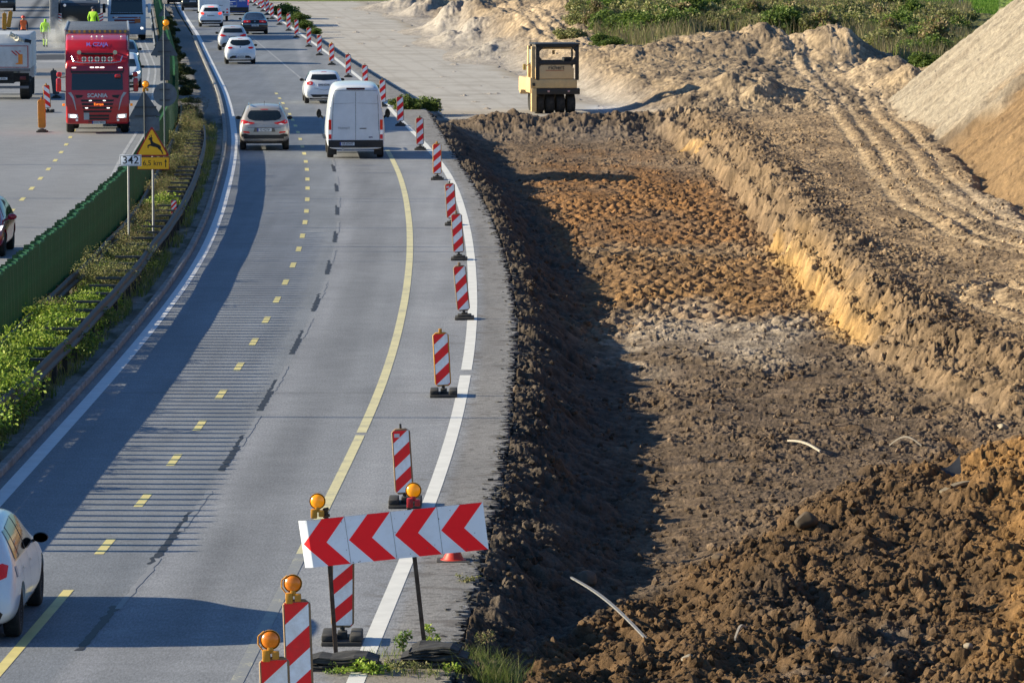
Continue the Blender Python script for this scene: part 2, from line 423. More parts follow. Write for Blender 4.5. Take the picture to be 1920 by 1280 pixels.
    prints = np.sin(6.28 * (X / .52 + .5 * np.floor(Y / 1.15 + .3 * gn(X * .2, Y * .1, 94)) + .8 * ph + .25 * gn(X * .9, Y * .5, 98))) * np.sin(6.28 * (Y / 1.15 + .3 * gn(X * .2, Y * .1, 94))) * (.35 + .65 * sst(-.3, .3, gn(X * .3, Y * .07, 96)))
    midband = sst(112, 120, Y) * (1 - sst(176, 186, Y))
    fz = rough_pit * (1 - heapm) * (a_pit * patch * (1.1 - .35 * midband) + teeth + (.02 * L1 + .02 * L3 + .095 * prints * (.4 + .6 * fine_)) * midband) + heapm * (1 - w) * (a_heap * (.35 + .75 * patch) + .15 * fbm(X * .7, Y * .35, 3, 130) + .08 * gn(X * 1.7, Y * .9, 131) - .12 * np.abs(gn(X * .9 + Y * .2, Y * .5, 134)))
    cliff = np.exp(-((X - wx - wd * .5) / (wd * .9)) ** 2) * (1 - sst(214, 220, Y))
    rim = np.exp(-((X - wx - wd * 1.15) / 1.3) ** 2) * (1 - sst(210, 218, Y))
    fz = fz + cliff * (.025 * b1 + .02 * L1 + .03 * L2 + .03 * L3 + .015 * b2 + .035 * fbm(X * 1.2, Y * .7, 3, 95)) + rim * (a_rough * .8) * patch
    ptr = 1 - tr
    fz = fz + w * (1 - isp) * ((.022 * L2 + .022 * L3 + .02 * b1 + .01 * b2) * (1 + 1.3 * sst(.1, .6, gn(X * .35, Y * .12, 97))) * (.35 + .65 * ptr))
    farr = endm * right * (1 - isp)
    fz = fz + farr * (.035 * b1 + .11 * fbm(X * .7, Y * .22, 4, 99) + .05 * L1 + .05 * L2 + .015 * b2 + .07 * billow(X * .4, Y * .15, 3, 142))
    rid = np.exp(-((Y - 211) / 4.0) ** 2) * (1 - w) * sst(0, 1.5, d)
    fz = fz + rid * a_heap * 1.0
    # gullies running down the embankment
    u = Y * 1.0 + 0 * X; gul = -np.abs(gn(u * .45 + .06 * X, X * .10, 101)) * .35 + .05 * fbm(u * 2.3, X * .5, 4, 103) + .02 * gn(u * 9, X * 2.5, 104)
    brown = 1 - sst(182, 189, Y + 3.2 * fbm(X * .6, Y * .2, 3, 105) )
    fz = fz + isp * ((gul) * (.35 + .85 * brown) + .03 * L3 + .03 * L2 + .03 * b2 + .04 * fbm(Y * 3.1 + X * .5, X * .9, 3, 158) + .12 * fbm(Y * .3, X * .3, 3, 159))
    z = z + isp * -.25 * brown
    # crumbling slope below the broken asphalt
    sl = t_l * 0 + np.exp(-((d - .5) / .55) ** 2) * (1 - endm)
    fz = fz + sl * (.03 * b1 + .03 * L2 + .03 * L3 + .016 * L4 + .012 * b2 + .03 * gn(X * 1.5, Y * 4, 110))
    fz = np.where(d < .12, np.minimum(fz, -.0) * .4 - .02, fz)
    fz = fz + (1 - onstrip) * (1 - .7 * isp) * (.012 * gn(X * 13, Y * 9, 140) + .006 * gn(X * 27, Y * 19, 141)) * (d > .15)
    z = z + fz + onstrip * .006 * b2
    info.update(L1=L1, L2=L2, L3=L3, b1=b1, b2=b2, heapm=heapm, onstrip=onstrip, cliff=cliff, rim=rim, midband=midband, brown=brown, farr=farr, rid=rid, fz=fz)
    return z, info
def lerp(a, b, t):
    t = np.asarray(t)[..., None]; return a * (1 - t) + np.array(b) * t
def land_colour(X, Y, z, I):
    n1 = fbm(X * .35, Y * .12, 4, 200); n2 = fbm(X * 1.7, Y * 1.2, 3, 210); n3 = fbm(X * 6, Y * 5, 2, 220)
    C = np.zeros(X.shape + (3,)) + np.array((.128, .092, .062))
    def band(C, y0, y1, c, soft=6, a=1., x0=-9, x1=99, zz=-.95):
        Y0 = at(960, y1, zz).y; Y1 = at(960, y0, zz).y; w = (Y1 - Y0) * .32 + 1.5
        m = sst(Y0 - w, Y0 + w, Y + n1 * w * 1.2) * (1 - sst(Y1 - w, Y1 + w, Y + n1 * w * 1.2)) * sst(x0 - 1.2, x0 + 1.4, X + n2 * .9 + n1 * .8) * (1 - sst(x1 - .6, x1 + .6, X + n2 * .5))
        return lerp(C, c, m * a * (.75 + .25 * np.clip(n2 + .3, 0, 1)))
    C = band(C, 200, 300, (.165, .118, .078))
    C = band(C, 300, 326, (.30, .21, .13), a=.7, x0=3)
    C = band(C, 326, 470, (.235, .120, .045), x0=.8)
    C = band(C, 470, 505, (.32, .235, .145), a=.7, x0=1.5)
    C = band(C, 505, 615, (.245, .140, .058), x0=1.2)
    C = band(C, 608, 700, (.38, .32, .25), a=1.0, x0=2.6)
    C = band(C, 690, 900, (.128, .094, .066))
    # darker near the carriageway
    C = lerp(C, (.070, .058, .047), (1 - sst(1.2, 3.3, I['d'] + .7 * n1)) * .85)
    # heap
    C = lerp(C, (.098, .060, .030), I['heapm'] * .92)
    C = lerp(C, (.20, .112, .042), I['heapm'] * sst(5.6, 7.6, X + (Y - 70) * -.05 + n1 * 1.0))
    C = lerp(C, (.07, .052, .038), I['heapm'] * sst(.15, .6, n1) * .55)
    C = lerp(C, (.24, .22, .20), gauss(X, Y, lat(1600, 63.5), 63, .9, 3) * I['heapm'] * sst(.1, .6, n2) * .45)
    # pit edge, cliff and plateau
    C = lerp(C, (.19, .135, .085), np.clip(I['cliff'] * 1.3, 0, 1) * (1 - sst(198, 206, Y)) * .9)
    sandy = sst(.0, .35, .6 * fbm(Y * .11, Y * 0 + X * .1, 2, 205) + .25 * gn(X * 2.0, Y * .6, 207) + .75 * np.exp(-((Y - 128) / 13) ** 2) - .25) * sst(108, 113, Y)
    C = lerp(C, (.38, .235, .09), np.clip(I['cliff'] * 1.5 - .25, 0, 1) * sandy * (1 - sst(198, 206, Y)))
    plat = np.zeros_like(C) + np.array((.30, .215, .130))
    plat = lerp(plat, (.17, .122, .078), sst(-.05, .4, fbm(X * .6, Y * .18, 4, 230)) * .85)
    plat = lerp(plat, (.20, .135, .075), (1 - sst(1.5, 4.5, X - I['wx'])) * (1 - sst(112, 122, Y)) * .9)
    plat = lerp(plat, (.44, .33, .205), np.clip(I['tr'] * (.75 + .5 * n2), 0, .95))
    plat = lerp(plat, (.16, .112, .07), np.clip(I['rim'], 0, 1) * .75)
    plat = lerp(plat, (.38, .31, .23), sst(12.0, 15, X) * (1 - sst(152, 160, Y)) * .6 * sst(128, 135, Y))
    C = lerp(C, plat, I['pl']) if False else C * (1 - I['pl'][..., None]) + plat * I['pl'][..., None]
    # ground beyond
    far = np.zeros_like(C) + np.array((.27, .205, .135))
    far = lerp(far, (.35, .265, .17), sst(.0, .5, fbm(X * .22, Y * .06, 3, 240)))
    far = lerp(far, (.14, .108, .078), sst(-.1, .5, fbm(X * .45, Y * .13, 4, 250)) * .75)
    far = lerp(far, (.40, .31, .21), np.clip(I['tr'], 0, 1) * .8)
    # grassy parts
    g = sst(-.2, .5, sst(0, 1, 0 * X) + 0 * X)
    gx = grass_mask(X, Y); far = lerp(far, (.10, .115, .035), gx * .9)
    far = lerp(far, (.16, .24, .045), sst(360, 368, Y) * sst(20, 22, X) * .95)
    far = lerp(far, (.42, .36, .20), sst(366, 372, Y) * (1 - sst(382, 392, Y)) * sst(26, 29, X) * .6)
    C = C * (1 - (I['endm'] * I['right'])[..., None]) + far * (I['endm'] * I['right'])[..., None]
    st = np.zeros_like(C) + np.array((.40, .365, .325))
    st = lerp(st, (.33, .30, .265), sst(-.1, .5, fbm(X * .3, Y * .45, 4, 260)))
    st = lerp(st, (.25, .2, .16), np.exp(-((Y - 222) / 4) ** 2) * .7)
    st = lerp(st, (.55, .56, .60), gauss(X, Y, lat(1130, 224), 226, .9, 4) * .8)
    os_ = I['onstrip'][..., None]; C = C * (1 - os_) + st * os_
    C = lerp(C, (.115, .085, .06), np.clip(I['rid'], 0, 1) * .85)
    # embankment
    sand = np.zeros_like(C) + np.array((.34, .295, .23)); sand = lerp(sand, (.265, .225, .175), sst(-.1, .5, fbm(Y * .9, X * .3, 3, 270)))
    br = np.zeros_like(C) + np.array((.25, .165, .088)); br = lerp(br, (.17, .11, .06), sst(.1, .5, fbm(Y * .8 + .1 * X, X * .12, 4, 280)))
    br = lerp(br, (.10, .07, .045), np.exp(-((Y - 184.6) / 1.6) ** 2) * .9)
    pc = sand * (1 - I['brown'][..., None]) + br * I['brown'][..., None]
    i_ = I['isp'][..., None]; C = C * (1 - i_) + pc * i_
    # clods lighter, crevices between them darkened: occlusion shade painted into the soil colour
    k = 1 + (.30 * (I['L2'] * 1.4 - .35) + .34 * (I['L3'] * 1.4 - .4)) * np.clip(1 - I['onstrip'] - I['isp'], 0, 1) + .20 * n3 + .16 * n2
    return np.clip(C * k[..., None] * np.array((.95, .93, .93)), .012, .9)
def grass_mask(X, Y):
    px = 960 + FOC * X / Y; 
    lim = np.interp(px, [1050, 1064, 1120, 1200, 1300, 1340, 1500, 1600, 1700, 1900], [500, 330, 285, 276, 282, 285, 284, 283, 250, 250])
    return sst(-2, 3, Y - lim + 3 * gn(X * .3, Y * .1, 300)) * sst(1050, 1060, px)

# far sheet of ground out to the horizon, sunk under the surveyed site
def build_ground():
    a = np.concatenate([-np.geomspace(2600, 70, 18), np.linspace(-60, 60, 13), np.geomspace(70, 2600, 18)])
    b = np.concatenate([-np.geomspace(1500, 60, 10), [-20, 30, 52, 58, 100, 200, 300, 400, 452, 462], np.geomspace(500, 5200, 22)])
    X, Y = np.meshgrid(a, b); inside = (np.abs(X) < 61) & (Y > 55) & (Y < 458)
    Z = np.where(inside, -3.2, -.25 + .6 * gn(X * .01, Y * .01, 3) * (np.hypot(X, Y) > 600))
    C = np.zeros(X.shape + (3,)) + np.array((.13, .16, .05))
    C = lerp(C, (.30, .25, .15), sst(0, .4, gn(X * .006, Y * .006, 4)))
    V = np.stack([X.ravel(), Y.ravel(), Z.ravel()], 1)
    o = np_mesh('ground', V, grid_faces(*X.shape), attr_mat('far meadow', grain=((2, .25), (.2, .3))), colors=C.reshape(-1, 3))
    tag(o, kind='structure')
build_ground()

def rows_from(y0, y1, k=.035, p=1.55):
    ys = [y0]
    while ys[-1] < y1: ys.append(ys[-1] + k * (ys[-1] / 60) ** p)
    return np.array(ys)
DETAIL = globals().get("DETAIL", 1.0)
def build_earth():
    Ys = rows_from(56, 462, .034 / DETAIL); nc = int(880 * DETAIL)
    t = np.linspace(0, 1, nc)
    u = np.where(t < .90, t / .90, 1)
    X = np.empty((len(Ys), nc)); 
    e = f_edge(Ys) - .45; fr = .1021 * Ys + 1.2
    X = e[:, None] + (fr - e)[:, None] * np.minimum(t / .92, 1)[None, :]
    ex = np.clip((t - .92) / .08, 0, 1) ** 1.5
    X = X + ex[None, :] * (60.5 - fr)[:, None]
    Y = np.repeat(Ys[:, None], nc, 1)
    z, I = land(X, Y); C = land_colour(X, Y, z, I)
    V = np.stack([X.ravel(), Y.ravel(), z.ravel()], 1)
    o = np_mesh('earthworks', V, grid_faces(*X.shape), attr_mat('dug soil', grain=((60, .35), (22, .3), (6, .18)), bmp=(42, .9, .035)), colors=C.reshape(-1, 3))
    tag(o, kind='structure'); return o
build_earth()
def zat(x, y, fine=True):
    z, _ = land(np.array([float(x)]), np.array([float(y)]), fine); return float(z[0])

# ------------------------------------------------------------------ carriageways
def asphalt_mat(name):
    m, nt, b, o = new_mat(name)
    a = nt.nodes.new('ShaderNodeVertexColor'); a.layer_name = 'Col'
    v = coords(nt); out = a.outputs[0]
    vg = coords(nt, 'Object', (1, .16, 1))
    for sc_, a_ in ((34, .26), (75, .2)):
        n = noise(nt, vg, sc_, 2, .7); r = ramp(nt, n, [(.30, (1 - a_,) * 3), (.5, (1.,) * 3), (.70, (1 + a_,) * 3)])
        out = mixc(nt, 1, out, r.outputs[0], 'MULTIPLY')
    n = noise(nt, v, 1.3, 6, .7); r = ramp(nt, n, [(.3, (.86,) * 3), (.7, (1.13,) * 3)])
    out = mixc(nt, 1, out, r.outputs[0], 'MULTIPLY')
    nt.links.new(out, b.inputs['Base Color']); b.inputs['Roughness'].default_value = .72
    b.inputs['Specular IOR Level'].default_value = .45
    bump(nt, b, noise(nt, v, 90, 3, .8), .35, .006); return m
M_asph = asphalt_mat('worn asphalt')
def sheet(name, fl, fr, z, mat, colfn, dx=.12, dyk=.35, y0=50, y1=470, depth=0., zfn=None):
    Ys = rows_from(y0, y1, dyk, 1.0); L = fl(Ys); Rr = fr(Ys)
    nc = max(2, int(np.max(Rr - L) / dx)); t = np.linspace(0, 1, nc)
    X = L[:, None] + (Rr - L)[:, None] * t[None, :]; Y = np.repeat(Ys[:, None], nc, 1)
    Z = np.zeros_like(X) + z
    if zfn: Z = Z + zfn(X, Y)
    C = colfn(X, Y)
    V = np.stack([X.ravel(), Y.ravel(), Z.ravel()], 1); F = grid_faces(*X.shape)
    if depth:
        nr = len(Ys); base = len(V); last = np.arange(nr) * nc + nc - 1
        V2 = V[last].copy(); V2[:, 2] -= depth; V2[:, 0] += .03
        V = np.concatenate([V, V2]); i = np.arange(nr - 1)
        F = np.concatenate([F, np.stack([last[i], base + i, base + i + 1, last[i + 1]], 1)])
        C = np.concatenate([C.reshape(-1, 3), np.full((nr, 3), .085)])
    return tag(np_mesh(name, V, F, mat, colors=C.reshape(-1, 3), smooth=not depth), kind='structure')
def col_right(X, Y):
    C = np.zeros(X.shape + (3,)) + np.array((.175, .19, .218))
    j = f_joint(Y); d = X - j
    C = lerp(C, (.212, .222, .245), sst(-.1, .1, d))
    # wheel paths of the outer lane, oil band
    C = lerp(C, (.14, .146, .162), np.exp(-((d - .95) / .42) ** 2) * .55 * sst(0, .3, d))
    C = lerp(C, (.25, .258, .29), np.exp(-((d - .25) / .18) ** 2) * .5)
    y = X - f_yel(Y); C = lerp(C, (.245, .252, .275), sst(.0, .4, y) * .8)
    s = X - f_right(Y); C = lerp(C, (.215, .20, .185), sst(.1, .35, s) * .8)
    n = fbm(X * .6, Y * .15, 4, 400); n5 = fbm(X * 2.4, Y * .05, 3, 402); C = C * (1 + .13 * n + .09 * n5)[..., None]
    # mud and crumbs carried onto the shoulder
    m = sst(.15, .5, fbm(X * 2.0, Y * 1.6, 4, 410) - .25 + .25 * sst(.4, 1.2, s)) * sst(-.8, .2, s)
    C = lerp(C, (.10, .082, .065), m * .6)
    m = sst(.3, .5, gn(X * 8, Y * 7, 415)) * sst(-.6, .2, s); C = lerp(C, (.07, .06, .05), m * .7)
    # left of the edge line: dusty gutter
    g = 1 - sst(-.15, .05, X - f_left(Y) + .1); C = lerp(C, (.17, .17, .175), g * .7)
    m = sst(.1, .5, fbm(X * 3, Y * .6, 3, 430)) * g; C = lerp(C, (.3, .28, .26), m * .5)
    q = at(790, 1262); C = lerp(C, (.26, .225, .18), sst(.25, .6, gauss(X, Y, q.x, q.y, 1.15, 1.6) + .15 * fbm(X * 4, Y * 2, 3, 436)) * .85)
    # transverse joint repairs
    for yy in (133.4, 93.0, 186): C = lerp(C, (.09, .09, .095), np.exp(-((Y - yy) / .12) ** 2) * .4)
    return C
def right_margin(Y):
    j = .10 * gn(Y * 1.1, Y * 0 + 2, 500) + .09 * gn(Y * 4.3, Y * 0 + 5, 501) + .07 * gn(Y * 11, Y * 0, 502) + .05 * gn(Y * 23, Y * 0, 503)
    return f_edge(Y) + j * np.interp(Y, [50, 214, 225], [1.5, 1.2, .7])
sheet('carriageway', lambda Y: f_curb(Y) + .12, right_margin, 0, M_asph, col_right, dyk=.05, dx=.07, depth=.16)
def col_left(X, Y):
    C = np.zeros(X.shape + (3,)) + np.array((.235, .242, .262))
    n = fbm(X * .3, Y * .08, 4, 440); C = C * (1 + .10 * n)[..., None]
    d = X - f_ldash(Y); C = lerp(C, (.21, .208, .215), np.exp(-((d - 1.0) / .6) ** 2) * .35 + np.exp(-((d + 1.9) / .7) ** 2) * .35)
    # milled, dark patches ahead of the machine
    for px0, py0, rx, ry, c, a in ((88, 108, 3.4, 6, (.045, .045, .05), 1), (210, 150, 1.0, 9, (.3, .3, .31), .0)):
        p = at(px0, py0); C = lerp(C, c, sst(.35, .6, gauss(X, Y, p.x, p.y, rx, ry) + .12 * n) * a)
    p = at(88, 95)
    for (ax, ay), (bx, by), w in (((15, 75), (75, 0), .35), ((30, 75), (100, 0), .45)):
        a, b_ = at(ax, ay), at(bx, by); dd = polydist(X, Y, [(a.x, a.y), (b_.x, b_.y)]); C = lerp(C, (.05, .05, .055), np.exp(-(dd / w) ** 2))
    q = at(100, 115); C = lerp(C, (.36, .36, .38), sst(.3, .55, gauss(X, Y, q.x + 1.2, q.y, 2.6, 2.6) + .2 * fbm(X * 2, Y, 3, 450)) * .8)
    q = at(90, 138); C = lerp(C, (.24, .215, .19), sst(.3, .6, gauss(X, Y, q.x, q.y, 3.4, 9) + .1 * n) * .8)
    return C
sheet('opposite_carriageway', lambda Y: f_ldash(Y) - 9.5 - (Y - 50) * .02, lambda Y: f_fence(Y) - .25, 0, M_asph, col_left, dyk=.3, dx=.12)

# median: kerb, soil
def col_med(X, Y):
    C = np.zeros(X.shape + (3,)) + np.array((.12, .10, .075))
    d = f_curb(Y) - X; C = lerp(C, (.30, .27, .24), (1 - sst(.15, .5, d + .25 * fbm(X * 1.5, Y * .4, 3, 470))) * .9)
    C = lerp(C, (.06, .07, .03), sst(.0, .5, fbm(X * 2, Y * .5, 4, 480)) * .7)
    f = sst(205, 216, Y) * (1 - sst(.2, .9, f_curb(Y) - X - 1.3)); C = lerp(C, (.22, .21, .2), f)
    return C
sheet('median_soil', lambda Y: f_fence(Y) - .25, lambda Y: f_curb(Y), 0.0, attr_mat('median soil', grain=((30, .4), (5, .3)), bmp=(25, .8, .03)), col_med, dyk=.12, dx=.09,
      zfn=lambda X, Y: .03 + .05 * fbm(X * 2, Y * 1.2, 4, 490))
# left verge, so that the ground goes on beyond the frame
sheet('verge', lambda Y: f_ldash(Y) * 0 - 61, lambda Y: f_ldash(Y) - 9.5 - (Y - 50) * .02, -.02, attr_mat('verge soil', grain=((6, .4), (1, .3))),
      lambda X, Y: lerp(np.zeros(X.shape + (3,)) + np.array((.09, .12, .04)), (.3, .25, .17), sst(-.1, .4, fbm(X * .1, Y * .05, 4, 495))), dx=1.2, dyk=1.5)
M_kerb = plain('weathered kerb concrete', (.30, .295, .29), .85, var=.3, scale=5, dirt=(.12, .11, .1))
def ribbon(name, f, off, prof, mat, y0, y1, dyk=.5, parent=None, wob=0., zf=None):
    """sweep a profile [(dx,dz)] along a line X=f(Y)+off"""
    Ys = rows_from(y0, y1, dyk, 1.0); V = []
    for (a, b) in prof:
        zz = b + (zf(Ys) if zf is not None else 0) + 0 * Ys
        V.append(np.stack([f(Ys) + off + a + wob * gn(Ys * .15, Ys * 0 + off, 7), Ys, zz], 1))
    V = np.stack(V, 1); nr, nc = V.shape[:2]
    return np_mesh(name, V.reshape(-1, 3), grid_faces(nr, nc), mat, parent=parent, smooth=False)
tag(ribbon('kerb', f_curb, 0, [(-.02, -.1), (-.02, .10), (.0, .12), (.11, .12), (.13, .10), (.13, -.1)], M_kerb, 52, 330), kind='structure')

# painted markings (thin sheets 4 mm above the asphalt)
def paint_mat(name, c, under=(.23, .235, .25), wear=.5, rough=.6, cracks=False):
    m, nt, b, o = new_mat(name); v = coords(nt)
    n = noise(nt, v, 28, 6, .75); n2 = noise(nt, v, 2.2, 4, .6)
    ad = nt.nodes.new('ShaderNodeMath'); ad.operation = 'MULTIPLY_ADD'; ad.inputs[1].default_value = .55; nt.links.new(n2, ad.inputs[0]); nt.links.new(n, ad.inputs[2])
    r = ramp(nt, ad.outputs[0], [(wear - .05, (0, 0, 0)), (wear + .05, (1, 1, 1))])
    cc = ramp(nt, n2, [(.3, [x * .82 for x in c]), (.7, c)])
    out = mixc(nt, r.outputs[0], under, cc.outputs[0]); nt.links.new(out, b.inputs['Base Color']); b.inputs['Roughness'].default_value = rough
    bump(nt, b, n, .3, .004); return m
M_white = paint_mat('worn white road paint', (.72, .73, .76), wear=.56)
M_white2 = paint_mat('white road paint', (.78, .77, .74), wear=.50)
M_yellow = paint_mat('yellow tape marking', (.72, .62, .25), wear=.58)
M_yellow2 = paint_mat('faded yellow marking', (.68, .62, .36), wear=.66, under=(.27, .27, .28))
M_dark = paint_mat('dark scar in the asphalt', (.022, .022, .025), wear=.60, under=(.2, .2, .21))
M_scar = paint_mat('pale scar in the asphalt', (.38, .39, .42), wear=.90)
def strip_quads(segs, f, w, z, name, mat, dy=.8, skew=0., jag=0.):
    V = []; F = []
    for (a, b) in segs:
        n = max(2, int((b - a) / dy) + 1); ys = np.linspace(a, b, n); xs = f(ys)
        jl = jag * gn(ys * 3.1, ys * 0 + 1, 66) ; jr = jag * gn(ys * 3.7, ys * 0 + 9, 67)
        for k in range(n):
            V += [(xs[k] - w / 2 + jl[k], ys[k], z), (xs[k] + w / 2 + jr[k], ys[k], z)]
            if k < n - 1: q = len(V) - 2; F.append((q, q + 1, q + 3, q + 2))
    return tag(np_mesh(name, V, F, mat), kind='structure')
strip_quads([(50, 470)], f_left, .24, .004, 'edge_line_marking', M_white)
strip_quads([(50, 96.4), (97.5, 188), (236, 462)], f_right, .21, .004, 'shoulder_line_marking', M_white2)
strip_quads([(188, 236)], f_right, .19, .004, 'shoulder_line_marking', M_white2)
dash_y = [75.4+.9,81.8,87.2,92.7,98.2,103.7,109.1,114.6,119.9,125.5,131.2,136.4,142.1,147.2,152.9,158.8,163.9,169.8,174.9,180.4,185.4,191.2,196.8,202.4,207.7,213.3,218.7,224.5,230,235.6]
strip_quads([(56, 66.3)], f_dash, .14, .004, 'lane_marking', M_yellow)
strip_quads([(y - .85, y + .85) for y in [70.8] + dash_y], f_dash, .135, .004, 'lane_dash_marking', M_yellow)
strip_quads([(86, 183)], f_yel, .17, .004, 'diversion_line_marking', M_yellow2)
strip_quads([(70, 85.6)], f_yel, .16, .004, 'diversion_line_marking', M_yellow2)
strip_quads([(51, 70)], f_yel, .16, .004, 'diversion_line_marking', paint_mat('nearly worn away yellow marking', (.55, .52, .36), wear=.88, under=(.24, .245, .25)))
strip_quads([(y - .8, y + .8) for y in np.arange(146.2 - 44, 345, 5.65)], f_ldash, .14, .004, 'lane_dash_marking', M_yellow)
strip_quads([(56, 400)], f_lwhite, .12, .004, 'edge_line_marking', paint_mat('thin white tape', (.5, .5, .52), wear=.74))
strip_quads([(56, 400)], lambda Y: f_lwhite(Y) + .35, .10, .004, 'edge_line_marking', MATS.get('x') or bpy.data.materials['thin white tape'])
scar = [(61.5, 63.8), (69.5, 73.8), (80.8, 84.6), (90.3, 94.5), (101.5, 105.5), (112, 115.4), (123, 126.2), (134.4, 137.3), (146, 149), (157.6, 160.4), (169, 172), (180, 182), (192, 195)]
strip_quads([(a - .6, b + 1.0) for a, b in scar], lambda Y: f_joint(Y), .11, .004, 'asphalt_scar', M_dark, dy=.12, jag=.05)
strip_quads([(a + 3.0, a + 8) for a, b in scar], lambda Y: f_joint(Y) + .05, .08, .0045, 'asphalt_scar', M_scar, dy=.3, jag=.05)
strip_quads([(205, 330)], lambda Y: f_dash(Y) * 0 + np.interp(Y, [190, 235, 330, 420], [-7.0, -9.9, -18.0, -25.5]) + .9, .10, .004, 'lane_marking', paint_mat('faint old marking', (.42, .43, .45), wear=.80))
# the new carriageway under construction, a smooth pale sheet that ends at the dirt ridge
_sr = lambda Y: np.interp(Y, [214, 234, 269, 300, 329, 421, 520], [5.0, 3.5, .3, -2.1, -4.3, -10.9, -17.8]) + .25 * gn(Y * .35, Y * 0 + 4, 520) + .15 * gn(Y * 1.2, Y * 0, 521)
def col_new(X, Y):
    C = np.zeros(X.shape + (3,)) + np.array((.43, .405, .375))
    C = lerp(C, (.35, .325, .295), sst(-.1, .5, fbm(X * .25, Y * .5, 4, 260))); C = lerp(C, (.30, .26, .21), np.exp(-((Y - 221) / 4) ** 2) * .6)
    C = lerp(C, (.30, .255, .20), sst(-1.1, -.1, X - _sr(Y) + .5 * fbm(X * .6, Y * .2, 3, 522)) * .8)
    C = lerp(C, (.55, .57, .62), gauss(X, Y, lat(1125, 226), 227, .8, 3.5) * .8)
    for k in range(4): C = lerp(C, (.33, .30, .27), np.exp(-((X - f_edge(Y) - 1.6 - 1.35 * k - .2 * gn(Y * .03, Y * 0, 530 + k)) / .10) ** 2) * .5)
    return C
sheet('new_pavement', lambda Y: f_edge(Y) + .75, _sr, -.325, attr_mat('new pale pavement', rough=.9, grain=((30, .12), (4, .10)), bmp=(40, .3, .006)), col_new, dx=.14, dyk=.3, y0=216, y1=458)
# ------------------------------------------------------------------ vehicles
def paint(name, c, metal=.0, rough=.28, var=.06):
    return plain('paint ' + name, c, rough, metal, var, 2.5, coat=.6, dirt=[x * .8 + .02 for x in c])
M_black = plain('black plastic', (.018, .018, .02), .55, var=.3, scale=12)
M_tyre = plain('tyre rubber', (.016, .016, .017), .85, var=.4, scale=20, dirt=(.05, .045, .04))
M_rim = plain('alloy', (.42, .43, .45), .35, .8, var=.2)
M_glass = plain('tinted glass', (.012, .018, .022), .06, 0, var=.3, scale=1.5, spec=.8)
M_seam = plain('panel gap', (.02, .022, .026), .8, var=.1)
M_red = plain('tail lamp red', (.42, .012, .010), .2, var=.3, scale=18, coat=.5, emit=(1, .03, .02), es=.10)
M_brake = plain('lit brake lamp', (.7, .03, .02), .2, var=.1, emit=(1, .06, .03), es=1.3)
M_lampw = plain('clear lamp', (.78, .78, .78), .2, .0, var=.2, scale=20, coat=.5, emit=(1, 1, 1), es=.15)
M_head = plain('lit headlamp', (.9, .9, .85), .2, emit=(1, .97, .88), es=2.5)
M_plate = plain('number plate white', (.62, .64, .68), .4, var=.06)
M_pblue = plain('number plate blue', (.02, .05, .35), .4)
M_ink = plain('plate ink', (.015, .015, .02), .6)
M_chrome = plain('chrome', (.6, .6, .62), .15, .9, var=.1)
M_under = plain('underbody grime', (.014, .013, .013), .9, var=.4)
M_amber = plain('amber lens', (.85, .30, .01), .25, var=.2, scale=25, coat=.4, emit=(1, .33, .0), es=.35)

HATCH = [(0,.32,.52,.60,.66,.84,.82,.66),(.05,.26,.60,.78,.78,.93,.90,.72),(.13,.22,.78,.98,.86,.97,.93,.75),(.30,.20,.93,1.20,.90,.99,.94,.74),
 (.52,.19,.95,1.385,.92,1,.94,.70),(.80,.18,.95,1.44,.93,1,.94,.69),(1.4,.18,.93,1.465,.94,1,.94,.69),(2.2,.18,.92,1.45,.94,1,.94,.68),
 (2.65,.18,.91,1.35,.94,1,.93,.67),(3.15,.19,.90,1.05,.93,1,.91,.70),(3.35,.19,.87,.95,.92,.99,.90,.74),(3.8,.20,.78,.84,.88,.96,.86,.70),(4.0,.22,.66,.74,.8,.9,.80,.62),(4.1,.32,.52,.60,.6,.74,.66,.5)]
SALOON = [(0,.34,.56,.66,.66,.86,.82,.66),(.05,.26,.70,.86,.80,.94,.90,.74),(.12,.22,.86,.98,.88,.97,.93,.76),(.55,.20,.92,1.02,.90,.99,.93,.72),
 (.85,.19,.93,1.12,.92,1,.93,.70),(1.30,.18,.94,1.38,.93,1,.94,.64),(1.7,.18,.93,1.44,.94,1,.94,.64),(2.3,.18,.92,1.45,.94,1,.94,.64),
 (2.85,.18,.91,1.35,.94,1,.93,.63),(3.4,.19,.90,1.04,.93,1,.91,.68),(3.6,.19,.87,.95,.92,.99,.90,.74),(4.2,.20,.78,.84,.88,.96,.86,.70),(4.5,.22,.66,.74,.8,.9,.80,.62),(4.62,.32,.52,.60,.6,.74,.66,.5)]
SUV = [(0,.42,.66,.76,.68,.86,.84,.70),(.05,.36,.76,.94,.80,.94,.91,.74),(.12,.32,.92,1.10,.87,.98,.93,.77),(.28,.29,1.06,1.32,.91,.99,.94,.76),
 (.50,.27,1.09,1.53,.93,1,.94,.71),(.80,.26,1.09,1.60,.94,1,.94,.69),(1.4,.26,1.07,1.64,.95,1,.94,.69),(2.2,.26,1.05,1.63,.95,1,.94,.69),
 (2.75,.26,1.04,1.53,.95,1,.93,.68),(3.3,.27,1.02,1.20,.94,1,.91,.72),(3.5,.27,1.0,1.09,.93,.99,.90,.76),(4.0,.29,.92,.98,.89,.96,.86,.72),(4.3,.32,.78,.86,.8,.9,.80,.64),(4.42,.44,.62,.70,.62,.76,.68,.52)]
